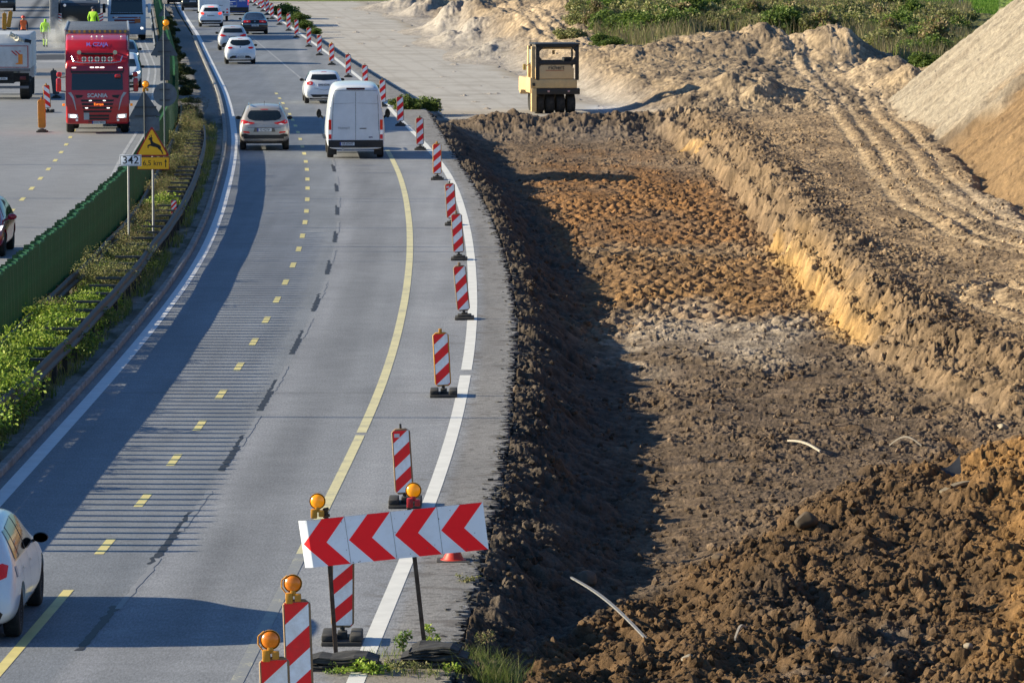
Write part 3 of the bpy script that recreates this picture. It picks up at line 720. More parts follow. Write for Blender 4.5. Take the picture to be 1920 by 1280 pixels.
VAN = [(0,.36,1.3,2.42,.92,.95,.94,.74),(.03,.33,1.3,2.50,.95,.97,.96,.79),(.12,.32,1.3,2.57,.97,1,.985,.82),(.8,.36,1.3,2.62,.98,1,.99,.83),(2.5,.34,1.3,2.64,.98,1,.99,.83),
 (3.9,.34,1.3,2.62,.98,1,.98,.82),(4.3,.34,1.28,2.40,.98,1,.97,.80),(4.75,.34,1.26,1.75,.97,1,.95,.80),(5.05,.34,1.2,1.32,.96,.99,.93,.78),(5.45,.34,1.0,1.12,.92,.96,.88,.72),(5.6,.4,.7,.82,.8,.86,.76,.6)]
def sec(st, W):
    y, zb, zbe, zt, wl, wm, wb, wr = st; h = W / 2
    wm_, wb_ = wb + (wr - wb) * .5, zbe + (zt - zbe) * .52
    P = [(0, zb), (wl * .75, zb), (wl, zb + .06), (wm * .995, zb + .35 * (zbe - zb)), (wm, zb + .68 * (zbe - zb)), (wb, zbe), (wm_, wb_), (wr * 1.0, zt - .10 * (zt - zbe)), (wr * .82, zt - .01), (wr * .4, zt + .015), (0, zt + .02)]
    return [(x * h, z) for x, z in P]
def shell_mesh(sts, W, cuts=(), wr=.34, sub=2):
    bm = bmesh.new(); rings = []
    for st in sts:
        S = sec(st, W); ring = [bm.verts.new((x, st[0], z)) for x, z in S] + [bm.verts.new((-x, st[0], z)) for x, z in S[-2:0:-1]]
        rings.append(ring)
    n = len(rings[0])
    for a, b in zip(rings, rings[1:]):
        for k in range(n): bm.faces.new((a[k], a[(k + 1) % n], b[(k + 1) % n], b[k]))
    for ring in (rings[0], rings[-1]):      # caps: strips across the width
        h = n // 2
        for k in range(1, h - 1): bm.faces.new((ring[k], ring[k + 1], ring[n - k - 1], ring[n - k]))
        bm.faces.new((ring[0], ring[1], ring[n - 1])); bm.faces.new((ring[h], ring[h - 1], ring[h + 1]))
    bmesh.ops.recalc_face_normals(bm, faces=bm.faces[:])
    me = bpy.data.meshes.new('body'); bm.to_mesh(me); bm.free()
    o = bpy.data.objects.new('body', me); col.objects.link(o)
    m = o.modifiers.new('s', 'SUBSURF'); m.levels = sub
    tmp = []
    for cy in cuts:
        b2 = bmesh.new(); bm_cyl(b2, (-W, cy[0], cy[1]), (W, cy[0], cy[1]), wr, n=32); m2 = bpy.data.meshes.new('c'); b2.to_mesh(m2); b2.free()
        c = bpy.data.objects.new('c', m2); col.objects.link(c); tmp.append(c)
        mm = o.modifiers.new('b', 'BOOLEAN'); mm.operation = 'DIFFERENCE'; mm.object = c; mm.solver = 'EXACT'
    dg = bpy.context.evaluated_depsgraph_get(); out = bpy.data.meshes.new_from_object(o.evaluated_get(dg))
    for c in tmp: bpy.data.objects.remove(c)
    bpy.data.objects.remove(o)
    out.name = 'body'
    b = bmesh.new(); b.from_mesh(out)
    for f in b.faces: f.smooth = True
    for e in b.edges:
        if len(e.link_faces) == 2 and e.calc_face_angle(0) > R(38): e.smooth = False
    b.to_mesh(out); bvh = BVHTree.FromBMesh(b); b.free()
    return out, bvh
AX = {'rear': ((lambda u, v: (u, -30, v)), (0, 1, 0)), 'front': ((lambda u, v: (-u, 60, v)), (0, -1, 0)),
      'left': ((lambda u, v: (-30, u, v)), (1, 0, 0)), 'right': ((lambda u, v: (30, u, v)), (-1, 0, 0)), 'top': ((lambda u, v: (u, v, 30)), (0, 0, -1))}
def decal(name, bvh, poly, ax, mat, parent, off=.006, cell=.09, faces=None, thick=0.):
    """a panel that follows the body: a 2-D outline laid on the body from one side"""
    bm = bmesh.new()
    if faces is None:
        faces = [tuple(range(len(poly)))]
    vs = [bm.verts.new((u, v, 0)) for u, v in poly]
    for f in faces:
        try: bm.faces.new([vs[i] for i in f])
        except Exception: pass
    if cell:
        us = [p[0] for p in poly]; vv = [p[1] for p in poly]
        for k in (0, 1):
            lo, hi = (min(us), max(us)) if k == 0 else (min(vv), max(vv)); c = lo + cell
            while c < hi:
                g = bm.verts[:] + bm.edges[:] + bm.faces[:]
                bmesh.ops.bisect_plane(bm, geom=g, plane_co=(c, 0, 0) if k == 0 else (0, c, 0), plane_no=(1, 0, 0) if k == 0 else (0, 1, 0)); c += cell
        bmesh.ops.triangulate(bm, faces=bm.faces[:])
    org, d = AX[ax]; d = Vector(d); last = None; miss = []
    for v in bm.verts[:]:
        o_ = Vector(org(v.co.x, v.co.y)); hit = bvh.ray_cast(o_, d)
        if hit[0] is None:
            miss.append((v, o_)); continue
        nn = hit[1] if hit[1].dot(d) < 0 else -hit[1]; v.co = hit[0] + nn * off - d * off * .5; last = v.co
    for v, o_ in miss:
        best = None
        ok = [w for w in bm.verts if all(w is not q[0] for q in miss)]
        if ok:
            i = 1 if ax in ('rear', 'front') else (0 if ax in ('left', 'right') else 2)
            def dd(w): return sum((w.co[k] - o_[k]) ** 2 for k in range(3) if k != i)
            w = min(ok, key=dd); p = Vector(o_); p[i] = w.co[i]; v.co = p
    if thick:
        r = bmesh.ops.extrude_face_region(bm, geom=bm.faces[:])
        for v in r['geom']:
            if isinstance(v, bmesh.types.BMVert): v.co -= d * thick
    for f in bm.faces: f.smooth = not thick
    me = bpy.data.meshes.new(name); bm.to_mesh(me); bm.free()
    # point the faces outwards
    if not thick:
        import array
        for p in me.polygons:
            if Vector(p.normal).dot(d) > 0: p.flip()
    return link_mesh(name, me, mat, parent)
def rect(x0, x1, z0, z1, r=0.0, n=3):
    if r <= 0: return [(x0, z0), (x1, z0), (x1, z1), (x0, z1)]
    P = []
    for cx, cz, a0 in ((x1 - r, z0 + r, -90), (x1 - r, z1 - r, 0), (x0 + r, z1 - r, 90), (x0 + r, z0 + r, 180)):
        for k in range(n + 1):
            a = R(a0 + 90 * k / n); P.append((cx + r * math.cos(a), cz + r * math.sin(a)))
    return P
def flip(poly): return [(-a, b) for a, b in poly][::-1]
def wheel_mesh(rad, wid, parent, x, y, name='wheel', side=1, rim=True):
    w = empty(name); w.parent = parent; w.location = (x, y, rad)
    bm = bmesh.new(); h = wid / 2
    lathe(bm, [(rad * .60, -h * .8), (rad * .68, -h), (rad * .9, -h * 1.0), (rad * .98, -h * .8), (rad, -h * .5), (rad, h * .5), (rad * .98, h * .8), (rad * .9, h), (rad * .68, h), (rad * .60, h * .8)], n=32)
    mesh_obj('tyre', bm, M_tyre, w)
    if rim:
        bm = bmesh.new(); lathe(bm, [(.02, side * h * .55), (rad * .12, side * h * .7), (rad * .16, side * h * .5), (rad * .55, side * h * .25), (rad * .62, side * h * .85), (rad * .6, side * h * -.9)], n=24)
        for k in range(5):
            a = 2 * math.pi * k / 5
            bm_box(bm, side * h * .55 - .015, side * h * .55 + .015, -.035, .035, rad * .1, rad * .6, M=Matrix.Rotation(a, 4, 'X'))
        mesh_obj('rim', bm, M_rim, w)
    return w
def plate(parent, bvh, cx, z, txt, ax='rear', w=.52, h=.115, yoff=.02):
    org, d = AX[ax]; hit = bvh.ray_cast(Vector(org(cx, z)), Vector(d)); y = hit[0].y if hit[0] else 0
    s = -1 if ax == 'rear' else 1
    p = box('number_plate', -w / 2, w / 2, -.008, .008, -h / 2, h / 2, M_plate, parent); p.location = (cx if ax == 'rear' else -cx, y + s * yoff, z)
    if ax == 'front': p.rotation_euler = (0, 0, math.pi)
    box('country_band', -w / 2, -w / 2 + .045, -.011, -.0085, -h / 2, h / 2, M_pblue, p)
    flat_text('lettering', txt, h * .95, M_ink, p, (.022, -.0105, 0), bold=.012, sx=.80)
    return p
def mirror(parent, s, x, y, z, mat, sc=1.):
    bm = bmesh.new(); bmesh.ops.create_icosphere(bm, subdivisions=3, radius=1)
    for v in bm.verts:
        v.co = Vector((v.co.x * .10 * sc, v.co.y * .075 * sc, v.co.z * .068 * sc)); v.co.y = max(v.co.y, -.035 * sc)
    bm_cyl(bm, (-s * .06 * sc, .01, -.03 * sc), (-s * .17 * sc, .02, -.07 * sc), .02 * sc, n=8)
    o = mesh_obj('wing_mirror', bm, mat, parent); o.location = (s * x, y, z)
    g = bmesh.new(); lathe(g, [(.001, 0), (.06 * sc, 0)], 'Y', 16, Matrix.Diagonal((1.5, 1, 1, 1)))
    q = mesh_obj('mirror_glass', g, M_glass, o); q.location = (0, -.037 * sc, 0)
    return o
def car(name, loc, rz, label, kind, W, mat, spec, scale=(1, 1, 1)):
    sts = {'hatch': HATCH, 'saloon': SALOON, 'suv': SUV, 'van': VAN}[kind]
    sts = [(a * scale[1],) + tuple(q * scale[2] for q in s3[:3]) + tuple(s3[3:]) for a, *s3 in sts]
    L = sts[-1][0]; rad = spec.get('rad', .32); ya, yf = spec.get('axles', (L * .19, L * .82)); tw = spec.get('tw', .205)
    root = empty(name, loc, rz, label, spec.get('cat', 'car'), spec.get('group'))
    me, bvh = shell_mesh(sts, W, [(ya, rad), (yf, rad)], rad + .055)
    body = link_mesh('body', me, mat, root)
    # grime-dark chassis that fills the arches and hangs under the sills
    zb = spec.get('zb', .2)
    box('underbody', -W * .36, W * .36, .12, L - .15, zb - .02, zb + .42, M_under, root)
    for s in (-1, 1):
        for yy in (ya, yf): wheel_mesh(rad, tw, root, s * (W / 2 - tw / 2 - .03), yy, side=s)
    for it in spec['parts']:
        nm, poly, ax, mt = it[:4]; both = len(it) > 4 and it[4]
        o = decal(nm, bvh, poly, ax, mt, root, cell=.09 if kind != 'van' else .15)
        if both:
            if ax in ('rear', 'front'): decal(nm, bvh, flip(poly), ax, mt, root)
            else: decal(nm, bvh, poly, 'right' if ax == 'left' else 'left', mt, root)
    if 'plate' in spec: plate(root, bvh, *spec['plate'])
    if 'fplate' in spec: plate(root, bvh, *spec['fplate'], ax='front')
    mx, my, mz, mm, ms = spec.get('mirror', (W / 2 + .025, L * .66, spec.get('belt', .98), M_black, 1.))
    for s in (-1, 1): mirror(root, s, mx, my, mz, mm, ms)
    if spec.get('text'):
        for t, size, x, z, mt in spec['text']:
            V, Fc = text_geo(t, size); decal('lettering', bvh, [(a + x, b + z) for a, b in V], 'rear', mt, root, off=.009, cell=0, faces=Fc)
    return root, bvh
def side_set(k, doors=True):
    if k == 'hatch': P = [('side_window', [(.62, 1.0), (1.0, .985), (1.0, 1.33), (.78, 1.33)], 'left', M_glass, 1), ('side_window', [(1.06, .985), (1.82, .975), (1.82, 1.38), (1.06, 1.345)], 'left', M_glass, 1), ('side_window', [(1.90, .975), (2.92, .965), (2.5, 1.31), (2.25, 1.37), (1.90, 1.385)], 'left', M_glass, 1)]; b = (.25, .95)
    if k == 'saloon': P = [('side_window', [(1.15, 1.0), (1.95, .985), (1.95, 1.35), (1.55, 1.34)], 'left', M_glass, 1), ('side_window', [(2.03, .985), (3.12, .975), (2.7, 1.30), (2.4, 1.36), (2.03, 1.36)], 'left', M_glass, 1)]; b = (.25, .95)
    if k == 'suv': P = [('side_window', [(.55, 1.16), (1.0, 1.13), (1.0, 1.42), (.8, 1.42)], 'left', M_glass, 1), ('side_window', [(1.06, 1.12), (1.86, 1.10), (1.86, 1.51), (1.06, 1.47)], 'left', M_glass, 1), ('side_window', [(1.94, 1.10), (3.02, 1.08), (2.6, 1.44), (2.3, 1.50), (1.94, 1.51)], 'left', M_glass, 1)]; b = (.3, 1.08)
    if doors:
        for y in ((1.03, 1.86, 2.98) if k != 'saloon' else (1.3, 1.99, 3.15)): P.append(('door_gap', rect(y - .006, y + .006, b[0], b[1]), 'left', M_seam, 1))
        P += [('door_handle', rect(1.16, 1.30, b[1] - .14, b[1] - .115, .01), 'left', M_chrome, 1), ('door_handle', rect(2.02, 2.16, b[1] - .15, b[1] - .125, .01), 'left', M_chrome, 1),
              ('sill_trim', rect(.95, 3.0, b[0] - .03, b[0] + .04), 'left', M_black, 1)]
    return P
def sc2(P, sy, sz, w=None):
    out = []
    for it in P:
        ax = it[2]; q = [((a * sy) if ax in ('left', 'right') else a, b * sz) for a, b in it[1]]
        out.append((it[0], q) + tuple(it[2:]))
    return out
# --- the beige estate nearest the van
M_beige = paint('champagne metallic', (.46, .42, .385), .4, .32)
ty = at(496, 283)
P = side_set('suv') + [
 ('rear_window', [(-.56,1.15),(-.40,1.10),(0,1.085),(.40,1.10),(.56,1.15),(.62,1.24),(.56,1.40),(.48,1.45),(-.48,1.45),(-.56,1.40),(-.62,1.24)], 'rear', M_glass),
 ('tail_lamp', [(.36,.99),(.62,.93),(.84,1.0),(.84,1.10),(.76,1.12),(.55,1.05),(.36,1.02)], 'rear', M_red, 1),
 ('lamp_lens', [(.50,.965),(.64,.94),(.76,.965),(.60,1.0)], 'rear', M_lampw, 1),
 ('bumper', [(-.84,.44),(.84,.44),(.84,.60),(.70,.63),(.55,.58),(-.55,.58),(-.70,.63),(-.84,.60)], 'rear', M_black),
 ('plate_recess', [(-.40,.69),(.40,.69),(.36,.83),(-.36,.83)], 'rear', plain('shaded recess', (.12,.105,.095), .5)),
 ('fog_lamp', [(.52,.64),(.76,.66),(.78,.72),(.56,.70)], 'rear', M_red, 1),
 ('tailgate_gap', [(-.60,.84),(.60,.84),(.60,.85),(-.60,.85)], 'rear', M_seam),
 ('spoiler', [(-.50,1.50),(.50,1.50),(.56,1.56),(-.56,1.56)], 'rear', M_beige), ('brake_lamp', rect(-.14,.14,1.475,1.495), 'rear', M_red),
 ('windscreen', [(-.62,1.14),(.62,1.14),(.52,1.50),(-.52,1.50)], 'front', M_glass), ('headlamp', [(.42,.80),(.80,.78),(.80,.90),(.5,.88)], 'front', M_lampw, 1), ('grille', rect(-.42,.42,.62,.84), 'front', M_black)]
tuc, bv = car('estate_car', ty, heading(f_dash, ty.y), 'beige metallic SUV driving away in the left lane, beside the white van', 'suv', 1.85, M_beige,
  dict(parts=P, rad=.35, zb=.28, plate=(0, .76, 'KI 4G73F'), belt=1.08, tw=.235))
tuc.name = 'sport_utility_car'
for s in (-1, 1):
    box('roof_rail', s * .56 - .02, s * .56 + .02, .6, 2.5, 1.63, 1.665, M_chrome, tuc, bev=.008)
cyl('antenna', (0, .62, 1.63), (0, .48, 1.78), .008, M_black, tuc, n=6)
# --- white panel van
M_vwhite = paint('van white', (.76, .80, .86), 0, .35)
tv = at(667, 298)
P = [('door_gap', rect(-.005, .005, .64, 2.36), 'rear', M_seam), ('door_gap', [(-.90,.66),(-.885,.66),(-.80,2.20),(-.74,2.36),(.74,2.36),(.80,2.20),(.885,.66),(.90,.66),(.815,2.21),(.75,2.375),(-.75,2.375),(-.815,2.21)], 'rear', M_seam)]
P = [P[0]] + [('door_gap', [(s * .845,.66),(s * .835,.66),(s * .77,2.25),(s * .78,2.25)], 'rear', M_seam) for s in (-1, 1)] + [('door_gap', [(-.74,2.40),(.74,2.40),(.74,2.41),(-.74,2.41)], 'rear', M_seam),
 ('pressed_panel', [(-.80,1.93),(-.06,1.96),(-.06,1.972),(-.80,1.945)], 'rear', plain('pressed crease', (.40,.42,.46), .4)), ('pressed_panel', [(.06,1.96),(.80,1.93),(.80,1.945),(.06,1.972)], 'rear', plain('pressed crease', (.4,.4,.4))),
 ('pressed_panel', [(-.81,1.0),(-.80,1.0),(-.795,1.93),(-.805,1.93)], 'rear', plain('pressed crease', (.4,.4,.4))), ('pressed_panel', [(.80,1.0),(.81,1.0),(.805,1.93),(.795,1.93)], 'rear', plain('pressed crease', (.4,.4,.4))),
 ('brake_lamp', rect(-.33,.33,2.43,2.50,.03), 'rear', plain('smoked lens', (.05,.012,.012), .25)),
 ('tail_lamp', rect(.855,.955,1.02,1.38,.02), 'rear', M_red, 1), ('lamp_lens', rect(.865,.950,.86,1.02,.01), 'rear', M_lampw, 1), ('tail_lamp', rect(.855,.955,.70,.86,.01), 'rear', M_red, 1),
 ('bumper', [(-.965,.40),(.965,.40),(.965,.66),(-.965,.66)], 'rear', M_black), ('door_handle', rect(.14,.38,1.055,1.085,.012), 'rear', M_black),
 ('badge', rect(.46,.60,.735,.785,.024), 'rear', plain('blue oval badge', (.03,.06,.2), .3)),
 ('hinge', rect(.90,.94,1.78,1.82,.01), 'rear', M_chrome, 1), ('windscreen', [(-.80,1.40),(.80,1.40),(.74,2.15),(-.74,2.15)], 'front', M_glass), ('side_window', [(3.7,1.35),(4.65,1.35),(4.25,1.95),(3.7,1.98)], 'left', M_glass, 1),
 ('headlamp', rect(.55,.9,.8,1.02), 'front', M_lampw, 1), ('grille', rect(-.5,.5,.6,.95), 'front', M_black), ('door_gap', rect(3.6,3.612,.5,2.2), 'left', M_seam, 1), ('side_trim', rect(1.5,4.2,.6,.7), 'left', M_black, 1)]
van, bv = car('panel_van', tv, heading(f_dash, tv.y), 'tall white panel van with twin rear doors driving away in the right lane', 'van', 2.06, M_vwhite,
  dict(parts=P, rad=.345, zb=.34, plate=(-.30, .53, 'KR 8TH77'), axles=(1.05, 4.6), tw=.235, cat='van', mirror=(1.24, 4.35, 1.42, M_black, 1.0),
       text=[('TRANSIT', .11, -.42, 1.075, plain('grey badge letters', (.25, .26, .28), .4)), ('Ford', .045, .53, .757, M_lampw)]))
for m_ in [c for c in van.children if c.name.startswith('wing_mirror')]: m_.scale = (.95, 1.2, 2.4)
box('step', -.5, .5, -.06, .1, .40, .46, M_black, van, bev=.01)
cyl('exhaust', (-.45, -.02, .34), (-.45, .5, .34), .035, M_chrome, van)
for s in (-1, 1): box('mud_flap', s * .80 - .14, s * .80 + .14, .62, .65, .12, .4, M_black, van)
# --- white hatch ahead of the van
M_white_p = paint('gloss white', (.78, .81, .86), 0, .25)
M_silverw = paint('silver white', (.58, .60, .64), .25, .3)
def hatch_rear(win, lamp, bump_, extra=(), k='hatch'):
    return side_set(k) + [('rear_window', win, 'rear', M_glass), ('tail_lamp', lamp, 'rear', M_red, 1), ('bumper', bump_, 'rear', M_black),
      ('windscreen', [(-.62,1.02),(.62,1.02),(.52,1.33),(-.52,1.33)], 'front', M_glass), ('headlamp', [(.42,.64),(.76,.66),(.76,.76),(.5,.74)], 'front', M_lampw, 1), ('grille', rect(-.38,.38,.45,.66), 'front', M_black), ('brake_lamp', rect(-.12,.12,1.395,1.41), 'rear', M_red)] + list(extra)
p = at(608, 195)
car('hatchback_car', p, heading(f_dash, p.y), 'white hatchback partly hidden by the tall white van in front of it', 'hatch', 1.78, M_white_p,
  dict(parts=hatch_rear([(-.60,1.08),(0,1.035),(.60,1.08),(.52,1.30),(-.52,1.30)], [(.50,.88),(.56,.83),(.76,.85),(.78,.97),(.56,1.0),(.50,.96)], [(-.50,.30),(.50,.30),(.62,.42),(-.62,.42)],
   [('tailgate_gap', [(-.44,.70),(0,.60),(.44,.70),(.44,.71),(0,.61),(-.44,.71)], 'rear', M_seam), ('lamp_lens', rect(.58,.72,.90,.93), 'rear', M_lampw, 1)]), plate=(0, .84, 'WE 672W8')), scale=(1, 1.03, .99))
# --- small white hatch
p = at(451, 121)
car('hatchback_car', p, heading(f_dash, p.y), 'small white hatchback with rounded rear window, nearest of the cluster of white cars', 'hatch', 1.73, M_white_p,
  dict(parts=hatch_rear([(-.54,1.14),(-.44,1.06),(-.2,1.02),(.2,1.02),(.44,1.06),(.54,1.14),(.56,1.22),(.46,1.33),(-.46,1.33),(-.56,1.22)], [(.42,.90),(.50,.85),(.64,.85),(.72,.92),(.62,.97),(.46,.96)], [(-.62,.28),(.62,.28),(.58,.40),(.44,.48),(-.44,.48),(-.58,.40)],
   [('badge', rect(-.03,.03,.90,.99,.02), 'rear', M_chrome), ('tailgate_gap', [(-.5,.56),(.5,.56),(.5,.567),(-.5,.567)], 'rear', M_seam)]), plate=(0, .43, 'KLI 83774')), scale=(1, 1, .995))
# --- silver-white hatch behind it
p = at(437, 95)
car('hatchback_car', p, heading(f_dash, p.y), 'silver white hatchback with wide lamps, just ahead of the small rounded hatchback', 'hatch', 1.80, M_silverw,
  dict(parts=hatch_rear([(-.60,1.06),(.60,1.06),(.52,1.31),(-.52,1.31)], [(.40,.86),(.62,.82),(.80,.88),(.78,.99),(.60,.97),(.42,.89)], [(-.62,.28),(.62,.28),(.66,.38),(.55,.46),(-.55,.46),(-.66,.38)]), plate=(0, .82, 'KR 5MK09')), scale=(1, 1.05, 1.0))
# --- white compact with brake lamps on
p = at(396, 51)
sp = hatch_rear([(-.54,1.10),(.54,1.10),(.46,1.36),(-.46,1.36)], [(.50,.90),(.62,.86),(.76,.92),(.76,1.06),(.58,1.04),(.50,.98)], [(-.72,.28),(.72,.28),(.72,.48),(-.72,.48)])
sp = [(i[0], i[1], i[2], M_brake) + tuple(i[4:]) if i[0] in ('tail_lamp', 'brake_lamp') else i for i in sp]
sp = [(i[0], rect(-.2, .2, 1.40, 1.435), i[2], i[3]) if i[0] == 'brake_lamp' else i for i in sp]
car('hatchback_car', p, heading(f_dash, p.y), 'tall white compact car with its brake lamps lit, behind the white caravan', 'hatch', 1.76, M_white_p, dict(parts=sp, plate=(0, .80, 'KR 2LA64')), scale=(1, 1.0, 1.06))
# --- black saloon
p = at(478, 65)
M_blackp = paint('black', (.014, .015, .02), .2, .22)
P = side_set('saloon') + [('rear_window', [(-.60,1.05),(.60,1.05),(.46,1.33),(-.46,1.33)], 'rear', plain('bluish rear glass', (.03,.05,.09), .08, spec=1.)), ('tail_lamp', [(.30,.80),(.74,.79),(.78,.90),(.66,.93),(.30,.93)], 'rear', M_red, 1),
  ('trim_strip', rect(-.82,.82,.675,.70), 'rear', M_chrome), ('badge', rect(-.05,.05,.82,.92,.045), 'rear', M_chrome), ('windscreen', [(-.62,1.02),(.62,1.02),(.5,1.33),(-.5,1.33)], 'front', M_glass), ('headlamp', [(.42,.64),(.76,.66),(.76,.76),(.5,.74)], 'front', M_lampw, 1), ('lamp_lens', rect(.46,.56,.84,.90,.02), 'rear', M_lampw, 1)]
car('saloon_car', p, heading(f_dash, p.y), 'black saloon with a chrome strip across its boot, alone in the right lane', 'saloon', 1.82, M_blackp, dict(parts=P, plate=(0, .60, 'KR 7C515')))
# --- caravan
p = at(402, 41)
root = empty('caravan', p, heading(f_dash, p.y), 'white touring caravan with a small mountain drawing on its back wall', 'caravan')
M_cwhite = paint('caravan white', (.72, .76, .84), 0, .35)
body = prism('body', [(0, .42), (.0, 2.3), (.18, 2.58), (4.6, 2.58), (5.2, 2.1), (5.3, 1.2), (4.9, .42)], -1.15, 1.15, M_cwhite, root, bev=.07)
dg = bpy.context.evaluated_depsgraph_get(); bv = BVHTree.FromObject(body, dg)
MT = plain('black outline print', (.02,.02,.03), .5)
for q in ([(-.35,1.70),(-.12,1.93),(-.10,1.90),(-.30,1.70)], [(-.12,1.93),(.03,1.76),(.0,1.74),(-.13,1.89)], [(.0,1.76),(.14,1.88),(.30,1.72),(.26,1.71),(.14,1.84),(.03,1.74)], rect(-.38,.34,1.665,1.685)): decal('mountain_print', bv, q, 'rear', MT, root)
for s in (-1, 1):
    decal('tail_lamp', bv, rect(s * .95 - .07, s * .95 + .07, .62, .74, .03), 'rear', M_red, root); decal('tail_lamp', bv, rect(s * .95 - .06, s * .95 + .06, .86, .96, .03), 'rear', M_red, root)
    wheel_mesh(.32, .19, root, s * .95, 2.2, side=s)
decal('rear_bumper', bv, rect(-1.05, 1.05, .46, .58), 'rear', plain('grey skirt', (.30,.31,.34), .5), root)
decal('handle', bv, rect(.35, .62, 1.18, 1.21), 'rear', M_black, root); decal('handle', bv, rect(-.62, -.35, 1.18, 1.21), 'rear', M_black, root)
plate(root, bv, 0, .76, 'KR 61NX')
cyl('drawbar', (0, 5.2, .5), (0, 6.3, .5), .05, M_black, root)
# --- dark estate left of the caravan
p = at(361, 21)
car('estate_car', p, heading(f_dash, p.y), 'dark estate car at the far left of the right-hand carriageway, beside the caravan', 'suv', 1.80, paint('dark graphite', (.03, .034, .042), .3, .3),
  dict(parts=side_set('suv') + [('rear_window', [(-.6,1.15),(.6,1.15),(.54,1.44),(-.54,1.44)], 'rear', M_glass), ('tail_lamp', [(.66,.95),(.84,.95),(.80,1.22),(.68,1.2)], 'rear', M_brake, 1), ('bumper', rect(-.8,.8,.4,.6), 'rear', M_black)], rad=.34, zb=.28, plate=(0,.78,'SK 77120')), scale=(1, 1, .95))
# --- blue van
p = at(444, 29)
M_bluep = paint('cobalt blue', (.02, .09, .42), .2, .3)
car('delivery_van', p, heading(f_dash, p.y), 'cobalt blue van with white lettering at the top of the right lane', 'van', 1.95, M_bluep,
  dict(parts=[('rear_window', rect(-.78,-.08,1.35,1.85,.05), 'rear', M_glass), ('rear_window', rect(.08,.78,1.35,1.85,.05), 'rear', M_glass), ('door_gap', rect(-.01,.01,.6,1.95), 'rear', M_chrome), ('tail_lamp', rect(.86,.95,.8,1.3,.02), 'rear', M_brake, 1), ('bumper', rect(-.9,.9,.3,.62), 'rear', M_black),
   ('stripe', [(-.8,1.0),(-.1,1.06),(-.1,1.10),(-.8,1.05)], 'rear', M_lampw), ('windscreen', [(-.76,1.1),(.76,1.1),(.7,1.7),(-.7,1.7)], 'front', M_glass)], rad=.33, plate=(-.3,.7,'WX 88213'), cat='van', mirror=(1.14, 4.2, 1.2, M_black, 1.1),
   text=[('SERWIS', .16, .42, 1.12, M_lampw), ('24h', .16, -.42, .9, M_lampw)]), scale=(1, .85, .78))
p = at(332, 9)
car('hatchback_car', p, heading(f_dash, p.y), 'dark car half cut off at the top edge of the photo, next to the median', 'hatch', 1.75, paint('dark blue grey', (.03, .035, .05), .3, .3), dict(parts=hatch_rear([(-.6,1.08),(.6,1.08),(.52,1.30),(-.52,1.30)], [(.50,.86),(.76,.85),(.78,.97),(.56,1.0)], [(-.7,.30),(.7,.30),(.72,.45),(-.72,.45)]), plate=(0,.8,'KR 90811')))
# --- white hatch cut by the left edge of the frame
p = Vector((-7.0, 61.25, 0))
P = hatch_rear([(-.58,1.08),(.58,1.08),(.5,1.31),(-.5,1.31)], [(.46,.86),(.66,.80),(.76,.84),(.77,.97),(.70,1.0),(.52,.95)], [(-.66,.28),(.66,.28),(.72,.40),(.60,.50),(-.60,.50),(-.72,.40)],
    [('fuel_flap', rect(.42,.58,.80,.93,.03), 'right', plain('flap outline', (.55,.57,.6), .4)), ('window_trim', [(.60,.975),(2.95,.945),(2.95,.958),(.60,.99)], 'left', M_chrome, 1)])
wh, bv = car('hatchback_car', p, 0, 'white hatchback closest to the camera, cut off by the left edge', 'hatch', 1.79, M_white_p, dict(parts=P, plate=(0,.76,'KR 3FY18'), axles=(.88, 3.62)), scale=(1, 1.09, 1.0))
box('antenna_fin', -.03, .03, .72, .95, 1.45, 1.52, M_black, wh, bev=.02)
# --- dark red car coming the other way
p = at(20, 479); 
M_maroon = paint('dark red metallic', (.42, .015, .035), .1, .25)
P = side_set('hatch') + [('windscreen', [(-.64,1.01),(.64,1.01),(.54,1.35),(-.54,1.35)], 'front', M_glass), ('headlamp', [(.42,.66),(.60,.64),(.80,.70),(.82,.80),(.56,.76)], 'front', M_head, 1), ('grille', [(-.42,.40),(.42,.40),(.50,.62),(-.50,.62)], 'front', M_black), ('fog_lamp', rect(.60,.76,.38,.44,.02), 'front', M_amber, 1),
   ('rear_window', [(-.6,1.08),(.6,1.08),(.52,1.30),(-.52,1.30)], 'rear', M_glass), ('tail_lamp', rect(.6,.8,.85,1.0), 'rear', M_red, 1), ('bumper', [(-.7,.24),(.7,.24),(.72,.34),(-.72,.34)], 'front', M_black), ('window_trim', [(.60,.975),(2.95,.945),(2.95,.955),(.60,.985)], 'left', M_chrome, 1)]
rh = heading(f_ldash, 130)
rc, bv = car('hatchback_car', (-13.75, 131.7, 0), math.pi + rh * .6, 'dark red car with lit headlamps, cut off by the left edge', 'hatch', 1.80, M_maroon, dict(parts=P, axles=(.80, 3.42), mirror=(1.0, 2.8, .98, M_maroon, 1.2)), scale=(1, 1.02, 1.0))
rc.location = (-13.95, 132.0, 0)
